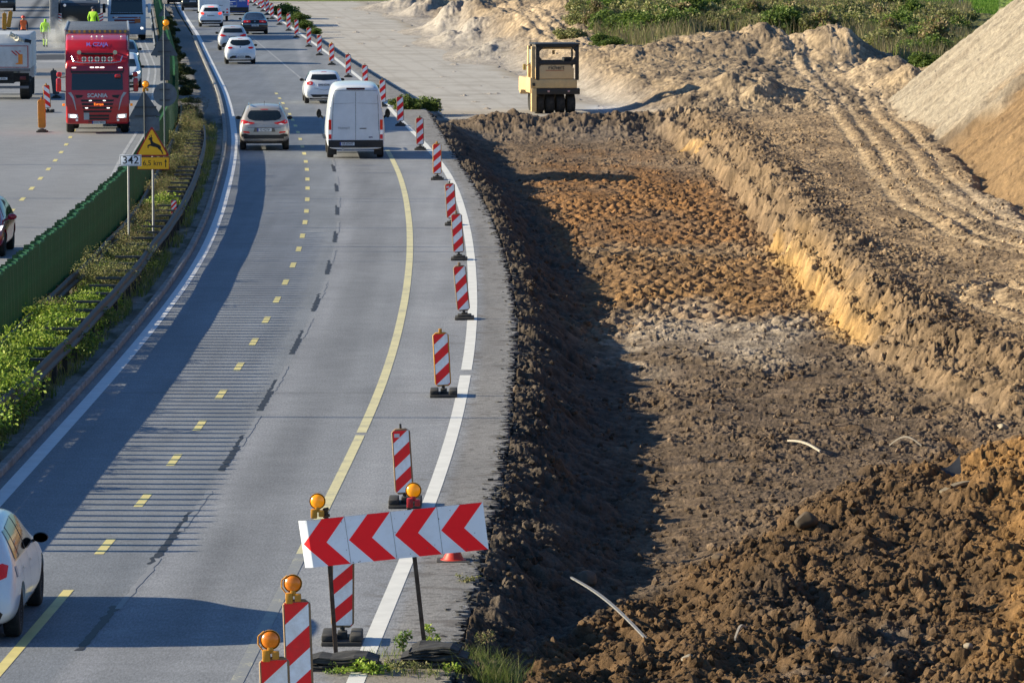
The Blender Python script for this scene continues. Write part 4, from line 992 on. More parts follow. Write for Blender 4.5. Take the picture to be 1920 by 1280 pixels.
# --- two cars queueing behind the red lorry
def oncoming(px, py, label, mat, W=1.8, kind='hatch', **k):
    p = at(px, py); h = heading(f_ldash, p.y)
    P = side_set(kind) + [('windscreen', [(-.64,1.01),(.64,1.01),(.54,1.35),(-.54,1.35)], 'front', M_glass), ('headlamp', [(.42,.66),(.60,.64),(.80,.70),(.82,.80),(.56,.76)], 'front', M_head, 1), ('grille', [(-.42,.40),(.42,.40),(.50,.62),(-.50,.62)], 'front', M_black), ('rear_window', [(-.6,1.08),(.6,1.08),(.52,1.30),(-.52,1.30)], 'rear', M_glass)]
    r_, b_ = car('hatchback_car' if kind == 'hatch' else 'van', p, math.pi + h, label, kind, W, mat, dict(parts=P, fplate=(0, .42, 'KR 4HT02')), **k)
    L = 4.1; r_.location = Vector(p) + Matrix.Rotation(h, 3, 'Z') @ Vector((0, L, 0)); return r_
o1 = oncoming(231, 165, 'white car with lit headlamp peeping out from behind the red lorry', M_white_p, scale=(1, 1, 1.12))
o2 = oncoming(231, 128, 'grey blue car behind the red lorry and in front of the white lorry', paint('steel blue', (.06, .10, .16), .4, .3))

# ------------------------------------------------------------------ lorries
M_scan = paint('lorry red', (.50, .010, .018), .0, .3); M_scan2 = paint('lorry dark red', (.30, .010, .03), .1, .3)
M_tarp = plain('grey trailer tarpaulin', (.16, .17, .20), .6, var=.2, scale=1.2, dirt=(.1,.1,.11))
M_alu = plain('dull aluminium', (.45, .46, .48), .4, .6, var=.2)
def lorry_wheel(root, x, y, s, rad=.5, wid=.32): return wheel_mesh(rad, wid, root, x, y, side=s)
p = at(183, 251); h = R(4.55)
# local frame: +Y is forward; the front bumper stands at y = 0
lor = empty('articulated_lorry', p, math.pi + h, 'dark red articulated lorry with roof lamps and lit headlamps coming towards the camera', 'lorry')
cab = prism('cab', [(0, .38), (.02, 1.1), (-.02, 1.55), (-.16, 2.52), (-.22, 2.75), (-.45, 3.0), (-.62, 3.30), (-1.0, 3.62), (-2.2, 3.85), (-2.3, 3.7), (-2.3, .7), (-1.9, .6), (-1.85, .38)][::-1], -1.22, 1.22, M_scan, lor, bev=.10, seg=3)
dg = bpy.context.evaluated_depsgraph_get(); bv = BVHTree.FromObject(cab, dg)
D = lambda nm, poly, mt, **k: decal(nm, bv, poly, 'front', mt, lor, **k)
D('windscreen', [(-1.0,1.70),(1.0,1.70),(.98,2.34),(-.98,2.34)], M_glass)
D('sun_visor', [(-1.02,2.36),(1.02,2.36),(1.04,2.52),(-1.04,2.52)], M_black, thick=.02)
D('visor_panel', [(-1.0,2.44),(1.0,2.44),(1.0,2.64),(-1.0,2.64)], M_scan2, thick=.035)
for k, z in enumerate((1.29, 1.15, 1.01, .87)):
    wv = .62 - .03 * k; D('grille_slot', [(-wv,z - .038),(wv,z - .038),(wv + .03,z + .038),(-wv - .03,z + .038)], M_black)
for z in (.70, .585): D('lower_grille_slot', rect(-.45, .45, z - .04, z + .04), M_black)
D('bumper_intake', rect(-.36, .36, .40, .50), M_black)
for s in (-1, 1):
    q = [(.74,.60),(1.12,.62),(1.14,.78),(.78,.76)]; q = q if s > 0 else flip(q)
    D('headlamp', q, M_lampw); D('headlamp_beam', rect(s * .94 - .12, s * .94 + .12, .635, .745, .05), M_head, off=.012)
    q = [(.55,1.50),(.88,1.52),(.80,1.38),(.60,1.42)]; D('air_inlet', q if s > 0 else flip(q), M_black)
    q = [(1.02,1.62),(1.14,1.60),(.98,1.40),(.90,1.15),(.84,.92),(.82,.92),(.86,1.20),(.92,1.45)]; D('side_flash', q if s > 0 else flip(q), plain('silver flash', (.45,.45,.47), .4))
    D('fog_lamp', rect(s * .80 - .05, s * .80 + .05, .49, .57, .04), M_lampw)
    q = [(.30,.38),(1.0,.38),(1.0,.42),(.30,.44)]
    D('marker_lamp', rect(s * .30 - .07, s * .30 + .07, 1.13, 1.16) if 0 else rect(s * .27 - .05, s * .27 + .05, 1.275, 1.305), M_head, off=.012); D('marker_lamp', rect(s * .42 - .055, s * .42 + .055, .99, 1.02), M_head, off=.012)
    D('marker_lamp', rect(s * .90 - .08, s * .90 + .08, 2.545, 2.575), M_head, off=.05)
for a in (-.12, .11): D('marker_lamp', rect(a - .05, a + .05, .43, .46), M_head, off=.014)
for a in (-.2, 0, .2): D('marker_lamp', rect(a - .075, a + .075, 2.55, 2.585), M_head, off=.05)
D('warning_plate', rect(-.53, -.32, .55, .82), plain('grey plate', (.42,.43,.45), .5), off=.014)
def dtext(bv, root, t, size, x, z, mt, bold=0., off=.014, sx=1.):
    V, Fc = text_geo(t, size, bold); return decal('lettering', bv, [(a * sx + x, b + z) for a, b in V], 'front', mt, root, off=off, cell=0, faces=Fc)
dtext(bv, lor, 'SCANIA', .21, 0, 1.485, plain('silver letters', (.6,.6,.62), .3), bold=.03, sx=1.05)
dtext(bv, lor, 'M. CZAJA', .20, 0, 3.43, plain('violet blue letters', (.20,.15,.50), .4), bold=.03, off=.03)
dtext(bv, lor, 'Europa', .13, .05, 1.15, plain('lit orange letters', (.9,.2,.02), .4, emit=(1, .2, .02), es=1.6), bold=.02, off=.016)
plate(lor, bv, .05, .33 + .11, 'GWE 9022V', 'front')
# roof lamp bar
bar = empty('lamp_bar'); bar.parent = lor
bm = bmesh.new()
pts = [(-.98, -.30, 3.02), (-.90, -.14, 2.80), (-.6, -.10, 2.76), (.6, -.10, 2.76), (.90, -.14, 2.80), (.98, -.30, 3.02)]
for a, b in zip(pts, pts[1:]): bm_cyl(bm, a, b, .022, n=8)
mesh_obj('tube', bm, M_chrome, bar)
for k in range(5):
    x = (k - 2) * .255
    bm = bmesh.new(); lathe(bm, [(.001, -.02), (.07, .0), (.10, .04), (.10, .0), (.085, -.05)], 'Y', 18); q = mesh_obj('lamp', bm, M_lampw, bar); q.location = (x, -.16, 2.90)
    b3 = box('lamp_guard', -.11, .11, -.01, .0, -.02, .02, M_black, q); b3.location = (0, .05, 0); b4 = box('lamp_guard', -.02, .02, -.01, .0, -.11, .11, M_black, q); b4.location = (0, .052, 0)
for s in (-1, 1):
    bm = bmesh.new(); lathe(bm, [(.02, -.3), (.035, -.05), (.06, .1), (.085, .22), (.07, .22)], 'Y', 14); q = mesh_obj('air_horn', bm, M_chrome, lor); q.location = (s * .70, -.45, 3.16)
box('deflector_gap', -.62, .62, -.60, -.40, 3.06, 3.13, M_black, lor, bev=.02)
for k, x in enumerate((-.95, -.22, 0, .2, .95)):
    bm = bmesh.new(); bmesh.ops.create_icosphere(bm, subdivisions=2, radius=.04); q = mesh_obj('roof_marker_lamp', bm, M_lampw, lor); q.location = (x, -1.35, 3.74)
for s in (-1, 1):
    q = box('wing_mirror', s * 1.50 - .10, s * 1.50 + .10, -.42, -.22, 1.62, 2.16, M_scan, lor, bev=.06)
    q = box('wide_mirror', s * 1.48 - .10, s * 1.48 + .10, -.42, -.24, 2.20, 2.40, M_scan, lor, bev=.06)
    bm = bmesh.new(); bm_cyl(bm, (s * 1.18, -.5, 2.2), (s * 1.45, -.35, 2.18), .02, n=6); bm_cyl(bm, (s * 1.18, -.5, 1.62), (s * 1.45, -.35, 1.66), .02, n=6); mesh_obj('mirror_arm', bm, M_black, lor)
    lorry_wheel(lor, s * 1.06, -1.35, s); lorry_wheel(lor, s * 1.0, -4.9, s, wid=.5)
    decal('side_window', bv, [(-1.25,1.62),(-.35,1.62),(-.42,2.28),(-1.25,2.28)], 'left' if s < 0 else 'right', M_glass, lor)
    decal('cab_step', bv, rect(-.95, -.35, .5, .62), 'left' if s < 0 else 'right', M_black, lor)
    box('side_lamp', s * 1.33 - .05, s * 1.33 + .05, -2.0, -1.9, 1.0, 1.1, M_amber, lor, bev=.02)
q = box('kerb_mirror', -.80 - .12, -.80 + .12, -.02, .12, 2.18, 2.32, M_scan, lor, bev=.05)
box('chassis', -.45, .45, -5.6, -.3, .42, .85, M_black, lor)
tr = box('trailer', -1.27, 1.27, -15.6, -2.55, 1.05, 3.98, M_tarp, lor, bev=.03)
for y in np.linspace(-15.3, -2.8, 9): box('roof_bow', -1.24, 1.24, y - .02, y + .02, 3.975, 3.995, M_alu, lor)
for s in (-1, 1): box('roof_rail', s * 1.25 - .035, s * 1.25 + .035, -15.6, -2.5, 3.93, 4.01, M_alu, lor, bev=.01)
bm = bmesh.new()
for k in range(12): bm_box(bm, -1.15 + k * .2, -1.07 + k * .2, -2.56, -2.53, 3.87, 3.96)
mesh_obj('hazard_stripe', bm, plain('yellow stripe', (.6,.45,.05)), lor)
box('side_skirt', -1.22, 1.22, -11.0, -6.2, .5, .98, plain('dark skirt', (.05,.05,.055)), lor, bev=.02)
for yy in (-11.9, -13.2, -14.5):
    for s in (-1, 1): lorry_wheel(lor, s * 1.03, yy, s, wid=.38)
# --- pale lorry with red grille
p = at(238, 76); h = heading(f_ldash, p.y)
l2 = empty('tractor_lorry', p, math.pi + h, 'pale blue-white lorry with red grille bars and an orange hazard plate, furthest lorry', 'lorry')
M_daf = paint('pale blue white', (.42, .52, .66), 0, .35)
cab = prism('cab', [(0, .35), (.02, 1.1), (-.02, 1.5), (-.18, 2.6), (-.4, 2.85), (-.9, 3.1), (-2.1, 3.5), (-2.2, .5)][::-1], -1.22, 1.22, M_daf, l2, bev=.09, seg=3)
dg = bpy.context.evaluated_depsgraph_get(); bv = BVHTree.FromObject(cab, dg)
D2 = lambda nm, poly, mt, **k: decal(nm, bv, poly, 'front', mt, l2, **k)
D2('windscreen', [(-1.02,1.78),(1.02,1.78),(.98,2.6),(-.98,2.6)], M_glass); D2('wiper_panel', rect(-1.05,1.05,1.66,1.76), M_black)
D2('grille_bar', rect(-.92, .88, 1.42, 1.50), plain('dull red bars', (.28,.03,.03), .4)); D2('grille_bar', rect(-.80, .60, 1.22, 1.34), plain('dull red bars', (.28,.03,.03))); D2('grille_bar', rect(-.70, .60, 1.08, 1.16), plain('dull red bars', (.3,.3,.3)))
D2('hazard_plate', rect(.50, .88, 1.12, 1.38), plain('orange plate', (.75,.16,.03), .4), off=.02)
for z in (.86, .76, .66, .56): D2('grille_slot', rect(-.66, .0, z - .02, z + .02), M_black); 
D2('grille_slot', rect(-.9, -.5, .92, .96), M_black)
for s in (-1, 1):
    D2('headlamp', rect(s * .98 - .12, s * .98 + .12, .68, .86, .03), M_lampw); D2('headlamp_beam', rect(s * .96 - .07, s * .96 + .07, .72, .84, .05), M_head, off=.012)
    box('wing_mirror', s * 1.45 - .10, s * 1.45 + .10, -.4, -.2, 1.75, 2.35, M_black if s > 0 else M_daf, l2, bev=.05)
    cyl('mirror_arm', (s * 1.15, -.5, 2.2), (s * 1.42, -.3, 2.15), .02, M_black, l2); lorry_wheel(l2, s * 1.05, -1.3, s); lorry_wheel(l2, s * 1.0, -4.8, s, wid=.5)
plate(l2, bv, 0, .46, 'WGM 5517', 'front'); dtext(bv, l2, 'DAF', .12, -.68, 1.46, M_lampw, bold=.02); dtext(bv, l2, 'XF', .10, .74, 1.46, M_lampw)
box('chassis', -.45, .45, -5.6, -.3, .42, .85, M_black, l2); box('tank', -1.2, 1.2, -12, -2.6, 1.1, 3.6, plain('pale tarpaulin', (.5,.53,.57), .6), l2, bev=.05)
for yy in (-9.3, -10.6):
    for s in (-1, 1): lorry_wheel(l2, s * 1.03, yy, s, wid=.38)
# --- white tipper, seen from behind
p = at(5, 188); h = heading(f_ldash, p.y) * .8
tp = empty('tipper_lorry', p, h, 'white tipper lorry with red edging seen from behind, cut off by the left edge', 'lorry')
M_tip = plain('dusty white steel', (.55, .58, .62), .55, var=.12, scale=1.5, dirt=(.36, .36, .37))
tub = prism('tipper_body', [(0, 1.42), (-.02, 2.55), (.25, 2.98), (5.6, 3.0), (5.8, 1.42)], -1.25, 1.25, M_tip, tp, bev=.03)
dg = bpy.context.evaluated_depsgraph_get(); bv = BVHTree.FromObject(tub, dg)
D3 = lambda nm, poly, mt, **k: decal(nm, bv, poly, 'rear', mt, tp, **k)
MR = plain('red edging', (.35,.03,.05), .5)
D3('edging', rect(-1.2, 1.18, 2.44, 2.47), MR); D3('edging', rect(1.14, 1.18, 1.5, 2.44), MR); D3('edging', rect(-1.2, 1.18, 1.47, 1.5), MR)
for k in range(3): D3('warning_stripe', [(.38 + .17 * k, 2.24), (.46 + .17 * k, 2.24), (.70 + .17 * k, 2.02), (.62 + .17 * k, 2.02)] if k < 2 else [(.74,2.24),(.82,2.24),(.86,2.20),(.78,2.20)], plain('red stripe', (.5,.03,.04), .4))
D3('orange_bracket', [(.60,1.62),(.92,1.62),(.92,2.08),(.72,2.08),(.72,1.70),(.60,1.66)], plain('orange marker', (.8,.25,.03), .4))
box('rear_beam', -1.25, 1.25, -.02, .25, 1.30, 1.42, plain('grey beam', (.16,.16,.17), .6), tp, bev=.01)
box('frame', -.5, .5, 0.1, 7.5, .75, 1.3, M_black, tp); box('lamp_board', -1.2, 1.2, .10, .2, .82, 1.22, M_under, tp, bev=.01)
box('under_run_bar', -1.18, 1.18, .02, .14, .52, .64, plain('grey beam', (.16,.16,.17)), tp, bev=.01)
for s in (-1, 1): box('tail_lamp', s * .92 - .14, s * .92 + .14, .05, .10, .92, 1.08, plain('dim red lens', (.12,.01,.015), .3), tp, bev=.01)
q = box('number_plate', -.3, .22, .04, .07, .92, 1.03, M_plate, tp); flat_text('lettering', 'KR 3P5N0', .10, M_ink, q, (-.04, .035, .975), bold=.01, sx=.85)
for yy in (1.4, 2.8, 7.0):
    for s in (-1, 1): lorry_wheel(tp, s * .98, yy, s, wid=.48 if yy < 5 else .32)
box('cab', -1.2, 1.2, 6.2, 8.2, .8, 2.9, M_tip, tp, bev=.1)
bm = bmesh.new()
for k in range(9):
    a = k / 8; bm_cyl(bm, (.35 + .6 * a, .1 + .1 * math.sin(a * 9), 3.0 - .35 * a + .05 * math.sin(k * 3)), (.42 + .6 * a, .1, 2.98 - .38 * a), .11 + .02 * math.sin(k * 5), n=9)
mesh_obj('rolled_sheet', bm, plain('cream sheet', (.7,.66,.55), .8), tp)
cyl('roller_end', (1.02, .1, 2.68), (1.3, .1, 2.62), .10, M_black, tp)
# --- milling machine
p = at(150, 80); h = heading(f_ldash, p.y)
mm = empty('milling_machine', p, h, 'dark road milling machine with red and white striped corner boards raising dust', 'road machine')
M_dk = plain('dark machine paint', (.035, .04, .05), .5, var=.3, scale=3, dirt=(.10,.10,.11))
hull = prism('hull', [(0, .5), (-.05, 2.2), (.15, 2.5), (3.5, 2.6), (6.2, 2.3), (6.4, .6)], -1.3, 1.3, M_dk, mm, bev=.08)
box('rear_hatch', -1.05, 1.05, -.12, -.04, 1.4, 2.35, plain('black hatch', (.012,.013,.016), .35), mm, bev=.03)
box('lower_band', -.7, 1.1, -.10, -.02, .95, 1.25, plain('dull red steel', (.28,.10,.09), .6), mm, bev=.02)
for s in (-1, 1):
    b_ = box('striped_board', s * 1.32 - .17, s * 1.32 + .17, -.16, -.13, 1.20, 1.85, plain('white board', (.7,.7,.72), .4), mm)
    bm = bmesh.new()
    for k in range(3):
        z = 1.26 + .2 * k; vs = [bm.verts.new(v) for v in ((s * 1.32 - .16, -.165, z + (.16 if s < 0 else 0)), (s * 1.32 + .16, -.165, z + (0 if s < 0 else .16)), (s * 1.32 + .16, -.165, z + .09 + (0 if s < 0 else .16)), (s * 1.32 - .16, -.165, z + .09 + (.16 if s < 0 else 0)))]; bm.faces.new(vs)
    mesh_obj('stripes', bm, plain('board red', (.5,.02,.03), .4), b_, smooth=False)
    for yy in (.9, 5.0): box('crawler_track', s * 1.05 - .2, s * 1.05 + .2, yy - .7, yy + .7, .02, .6, M_tyre, mm, bev=.15)
    cyl('handrail', (s * 1.2, .3, 2.5), (s * 1.2, .3, 3.1), .03, M_alu, mm); 
box('conveyor', -1.9, -1.35, -.6, 5.5, .9, 2.9, plain('grey conveyor housing', (.22,.23,.25), .6), mm, bev=.06)
box('side_plate', -1.55, -1.20, -.5, .6, .05, .9, plain('grey side plate', (.2,.2,.21), .6), mm, bev=.03)
bm = bmesh.new(); bmesh.ops.create_icosphere(bm, subdivisions=2, radius=.1)
q = mesh_obj('lamp', bm, M_lampw, mm); q.location = (-.95, -.1, 2.35)
# lorry in front of it
p = at(146, 12)
l3 = empty('tipper_lorry', p, heading(f_ldash, p.y), 'pale grey tipper body of the lorry just ahead of the milling machine', 'lorry')
box('tipper_body', -1.25, 1.25, 0, 6, 1.2, 3.4, plain('pale grey steel', (.42,.46,.50), .5), l3, bev=.05)
for x in np.linspace(-1.0, 1.0, 6): box('rib', x - .03, x + .03, -.05, .02, 1.25, 3.3, M_alu, l3)
box('chassis', -.5, .5, .1, 8, .6, 1.2, M_black, l3); box('cab', -1.2, 1.2, 6.3, 8.2, .7, 2.9, plain('pale grey steel', (.4,.4,.4)), l3, bev=.1)
for yy in (1.2, 2.5, 7.2):
    for s in (-1, 1): lorry_wheel(l3, s * .98, yy, s, wid=.46)
# dark vehicle in the top left corner
p = at(8, 22); q, bv = car('pickup_truck', p, heading(f_ldash, p.y), 'dark vehicle standing in the top left corner of the photo', 'suv', 1.85, paint('blackish blue', (.02,.025,.035), .2, .3),
   dict(parts=side_set('suv') + [('rear_window', [(-.6,1.15),(.6,1.15),(.54,1.44),(-.54,1.44)], 'rear', M_glass), ('tail_lamp', rect(.7,.84,.95,1.15), 'rear', M_red, 1), ('bumper', rect(-.8,.8,.4,.6), 'rear', M_black)], rad=.36, zb=.28, plate=(0,.78,'KR 2PP61')), scale=(1, 1, 1.05))
# --- pneumatic roller
p = Vector((lat(1041, 221.3), 221.3, -.36))
ro = empty('road_roller', p, R(8), 'cream coloured pneumatic road roller with black cab frame standing behind the dirt ridge', 'road roller')
M_cream = plain('cream machine paint', (.66, .46, .22), .5, var=.10, scale=2, dirt=(.36, .27, .17))
M_cream2 = plain('cream panel', (.62, .44, .24), .5, var=.08, scale=2)
hull = prism('hull', [(0, 1.15), (0, 1.55), (4.4, 1.55), (4.5, .9), (4.0, .75), (3.6, 1.0), (1.1, 1.0), (.9, 1.15)], -1.0, .98, M_cream, ro, bev=.03)
box('tank_side', -1.12, -.98, -.02, 1.4, .95, 1.62, M_cream, ro, bev=.02)
box('side_leg', -1.06, -.84, -.05, .25, .12, 1.15, M_cream, ro, bev=.02)
for z in (1.32,.95): box('slot', -.93 - .09, -.93 + .03, -.062, -.04, z - .07, z + .07, M_black, ro) if z > 1 else None
box('lower_frame', -.85, 1.10, -.04, .5, .88, 1.14, M_black, ro, bev=.02)
for x in (-.30, .60): box('tail_lamp', x - .05, x + .05, -.06, -.03, .98, 1.06, plain('pale pink lens', (.6,.35,.33), .3), ro, bev=.01)
for k in range(4):
    x = -.66 + .47 * k; w_ = wheel_mesh(.46, .36, ro, x, .55, name='wheel', rim=False)
for k in range(3): wheel_mesh(.46, .36, ro, -.45 + .47 * k, 3.7, name='wheel', rim=False)
hood = prism('engine_cover', [(-.80, 1.56), (.84, 1.56), (.84, 2.02), (.66, 2.20), (-.60, 2.20), (-.80, 2.02)], .02, .9, M_cream2, ro, plane='XZ', bev=.03)
cabr = empty('cab'); cabr.parent = ro
for x0, x1, y0, y1, z0, z1, nm in ((-.86,-.70,.0,.12,1.5,3.05,'pillar'),(.90,1.06,.0,.12,1.5,3.05,'pillar'),(-.86,1.06,.0,.14,2.96,3.10,'crossbeam'),(-.75,.95,.0,.10,2.18,2.34,'crossbeam'),(-.86,-.78,1.75,1.85,1.5,3.05,'pillar'),(.98,1.06,1.75,1.85,1.5,3.05,'pillar')):
    box(nm, x0, x1, y0, y1, z0, z1, M_black, cabr, bev=.01)
for s, x in ((1, -.70), (-1, .90)):
    for zz, sg in ((2.96, -1), (2.34, 1)):
        prism('corner_gusset', [(x, zz), (x + s * .18, zz), (x, zz + sg * .2)], .02, .10, M_black, cabr, plane='XZ')
box('roof', -.90, 1.10, .0, 1.95, 3.06, 3.12, plain('roof panel black', (.03,.03,.033), .5), cabr, bev=.02)
box('headlining', -.7, .9, .8, 1.7, 2.85, 2.93, M_cream2, cabr, bev=.02)
box('side_pillar', -1.04, -.88, .10, .35, 1.5, 3.0, M_cream, cabr, bev=.02); box('side_pillar', -1.04, -.90, 1.2, 1.5, 1.5, 3.0, M_cream, cabr, bev=.02)
box('side_glass', -.99, -.98, .35, 1.25, 2.2, 2.85, plain('pale glass', (.30,.36,.38), .1), cabr)
box('seat', .45, .85, .5, 1.0, 2.3, 2.5, M_black, cabr, bev=.05); box('dashboard', -.5, .9, 1.2, 1.5, 2.0, 2.36, plain('dash grey', (.10,.11,.11)), cabr, bev=.03)
box('interior_mirror', .0, .12, .9, .95, 2.62, 2.80, M_cream2, cabr)
flat_text('lettering', 'richert', .26, plain('black letters', (.02,.02,.02)), ro, (0.05, .012, 2.06), bold=.015)
box('underline', -.42, .40, .005, .014, 1.925, 1.945, plain('dull red print', (.35,.05,.03)), ro)
cyl('mirror_arm', (-1.0, .3, 2.3), (-1.3, .3, 2.1), .015, M_black, ro); box('wing_mirror', -1.40, -1.26, .25, .32, 1.95, 2.22, plain('yellow mirror shell', (.6,.42,.12)), ro, bev=.03)
# ------------------------------------------------------------------ road furniture
M_galv = plain('galvanised steel', (.22, .225, .235), .5, .55, var=.25, scale=4, dirt=(.10, .09, .08))
M_post = plain('pale post steel', (.36, .37, .38), .5, .4, var=.2, scale=5)
M_rust = plain('rusty steel post', (.085, .05, .032), .8, .2, var=.5, scale=14, dirt=(.15, .11, .08))
M_rub = plain('recycled rubber', (.028, .028, .03), .85, var=.35, scale=9, dirt=(.085, .08, .072))
M_sback = plain('grey sign back', (.095, .12, .15), .6, .2, var=.15, scale=5)
M_wref = plain('glowing white reflective sheet', (.72, .76, .82), .4, var=.10, scale=9, dirt=(.42, .41, .39), emit=(.7, .78, .95), es=.12)  # faint emission added to brighten the white face in shade
M_rref = plain('glowing red reflective sheet', (.66, .008, .014), .45, var=.14, scale=7, dirt=(.36, .03, .025), emit=(1, .01, .015), es=.11)  # added glow keeps the red bands bright on shaded faces
M_yplas = plain('yellow plastic', (.62, .27, .015), .45, var=.12, scale=6, dirt=(.40, .2, .05))
M_tan = plain('dirty tan plastic', (.30, .19, .10), .6, var=.2, scale=8)
M_ysign = plain('yellow sign sheet', (.78, .42, .01), .4, var=.06, scale=5, emit=(1, .55, .02), es=.08)
M_green = plain('green screen plastic', (.014, .125, .05), .45, var=.22, scale=3, dirt=(.02, .08, .035))
M_brown = plain('weathered rail', (.04, .032, .028), .6, .5, var=.4, scale=3)
# W-beam rails (each run is one thing: beam + its posts as parts)
def wbeam(f, off, z=.45, s=1):
    return [(off + s * a, z + b) for a, b in ((0, 0), (.05, .03), (.055, .07), (.01, .12), (.01, .17), (.055, .22), (.05, .27), (0, .31), (-.012, .31), (-.0, .17), (-.0, .12), (-.012, 0))]
def rail(label, f, y0, y1, post_dy, side, struts=None, mat=M_galv):
    root = empty('guard_rail', (float(f(y0)), y0, 0), 0, label, 'guard rail')
    o = ribbon('beam', f, 0, wbeam(f, 0, s=side), mat, y0, y1, dyk=.55, wob=.03)
    o.parent = root; o.location = -root.location
    bm0 = bmesh.new(); bm_box(bm0, -.05, .05, -.03, .03, -.1, .72); pm = bpy.data.meshes.new('post'); bm0.to_mesh(pm); bm0.free(); pm.materials.append(mat)
    y = y0 + 1
    n = 0
    while y < y1 and n < 98:
        q = bpy.data.objects.new('post', pm); col.objects.link(q); q.parent = root; q.location = (float(f(y)) - side * .07 - root.location.x, y - root.location.y, 0); y += post_dy; n += 1
    if struts:
        bm0 = bmesh.new(); bm_box(bm0, -struts[2], 0, -.035, .035, .69, .74); sm = bpy.data.meshes.new('strut'); bm0.to_mesh(sm); bm0.free(); sm.materials.append(plain('dark strut steel', (.10, .10, .105), .6, .4, var=.3))
        y = struts[0]; n = 0
        while y < struts[1] and n < 98:
            q = bpy.data.objects.new('strut', sm); col.objects.link(q); q.parent = root; q.location = (float(f(y)) - .02 - root.location.x, y - root.location.y, 0); y += 2.2; n += 1
    return root
rail('dark steel guard rail with cross bars, on the kerb side of the median', f_rail, 58, 185, 2.2, 1, (70, 184, .62), plain('grey blue rail steel', (.03, .033, .038), .6, .2, var=.3, scale=3, dirt=(.05, .045, .04)))
rail('brown weathered guard rail running along the foot of the green screen', lambda Y: f_fence(Y) + .28, 58, 205, 2.2, 1, None, M_brown)
rail('pale far guard rail left of the green screen at the top of the median', lambda Y: f_fence(Y) - .6, 288, 385, 3.0, -1)
# green anti-glare screen: one thing, blades are its repeated parts (nearest hundred as parts)
fen = empty('antiglare_fence', (float(f_fence(60)), 60, 0), 0, 'green antiglare fence of upright blades along the median', 'fence')
def blade_mesh():
    bm = bmesh.new(); pr = [(-.16, -.07), (-.05, .02), (.06, -.02), (.17, .08)]
    V0 = [bm.verts.new((a, b, .42)) for a, b in pr] + [bm.verts.new((a, b + .015, .42)) for a, b in pr[::-1]]
    V1 = [bm.verts.new((a * .96, b, 1.74)) for a, b in pr] + [bm.verts.new((a * .96, b + .015, 1.70)) for a, b in pr[::-1]]
    n = len(V0); bm.faces.new(V0); bm.faces.new(V1[::-1])
    for i in range(n): bm.faces.new((V0[i], V0[(i + 1) % n], V1[(i + 1) % n], V1[i]))
    bmesh.ops.recalc_face_normals(bm, faces=bm.faces[:]); me = bpy.data.meshes.new('blade'); bm.to_mesh(me); bm.free(); me.materials.append(M_green); return me
bme = blade_mesh(); y = 70.4; k = 0; rest = []
while y < 420:
    x = float(f_fence(y)); rz = random.uniform(-.03, .03); tx = random.uniform(-.012, .012)
    dy = .68 if y < 220 else 1.1
    if k < 100:
        q = bpy.data.objects.new('blade', bme); col.objects.link(q); q.parent = fen; q.location = Vector((x, y, .04 + random.uniform(-.02, .02))) - fen.location; q.scale = (1, 1, 1.06); q.rotation_euler = (tx, tx * 2, rz)
    else: rest.append((x, y, rz))
    y += dy; k += 1
V = []; F = []
base = [v.co.copy() for v in bme.vertices]; bf = [tuple(p.vertices) for p in bme.polygons if len(p.vertices) == 4]
for x, y, rz in rest:
    M = Matrix.Rotation(rz, 3, 'Z'); o_ = len(V); fy = 1 if y < 220 else 1.25
    V += [tuple(M @ Vector((v.x * fy, v.y, v.z)) + Vector((x, y, 0)) - fen.location) for v in base]; F += [tuple(i + o_ for i in f) for f in bf]
q = np_mesh('far_blades', V, F, M_green, parent=fen, smooth=False); q['kind'] = 'stuff'
o = ribbon('carrier_rail', f_fence, 0, [(-.06, .50), (-.06, .74), (.06, .74), (.06, .50), (-.06, .50)], plain('dark green rail', (.01, .06, .03), .6), 70.3, 420); o.parent = fen; o.location = -fen.location

# warning lamp
def warn_lamp(root, loc, rz=0., sc=1., hoop=True, body=M_yplas, lit=False):
    l = empty('lamp'); l.parent = root; l.location = loc; l.rotation_euler = (0, 0, rz); l.scale = (sc,) * 3
    bm = bmesh.new(); lathe(bm, [(.001, -.045), (.05, -.042), (.085, -.022), (.094, 0), (.085, .022), (.05, .042), (.001, .045)], 'Y', 22)
    q = mesh_obj('lens', bm, M_amber if lit else M_amber2, l); q.location = (0, 0, .20)
    bm = bmesh.new(); lathe(bm, [(.098, -.012), (.104, -.012), (.104, .012), (.098, .012), (.098, -.012)], 'Y', 22)
    q = mesh_obj('lens_ring', bm, M_yplas, l); q.location = (0, 0, .20)
    bm = bmesh.new(); bm_box(bm, -.085, -.005, -.05, .05, -.02, .10, .012); bm_box(bm, .015, .085, -.045, .045, .0, .085, .012); bm_box(bm, -.03, .03, -.03, .03, .06, .13, .01)
    mesh_obj('battery_case', bm, body, l)
    if hoop:
        bm = bmesh.new(); pts = [(-.07, 0, .08), (-.125, 0, .16), (-.12, 0, .24), (-.06, 0, .29)]
        for a, b in zip(pts, pts[1:]): bm_cyl(bm, a, b, .008, n=6)
        mesh_obj('hoop', bm, M_yplas, l)
    return l
M_amber2 = plain('amber lens shaded', (.62, .17, .006), .3, var=.25, scale=25, coat=.4, emit=(1, .25, 0), es=.10)
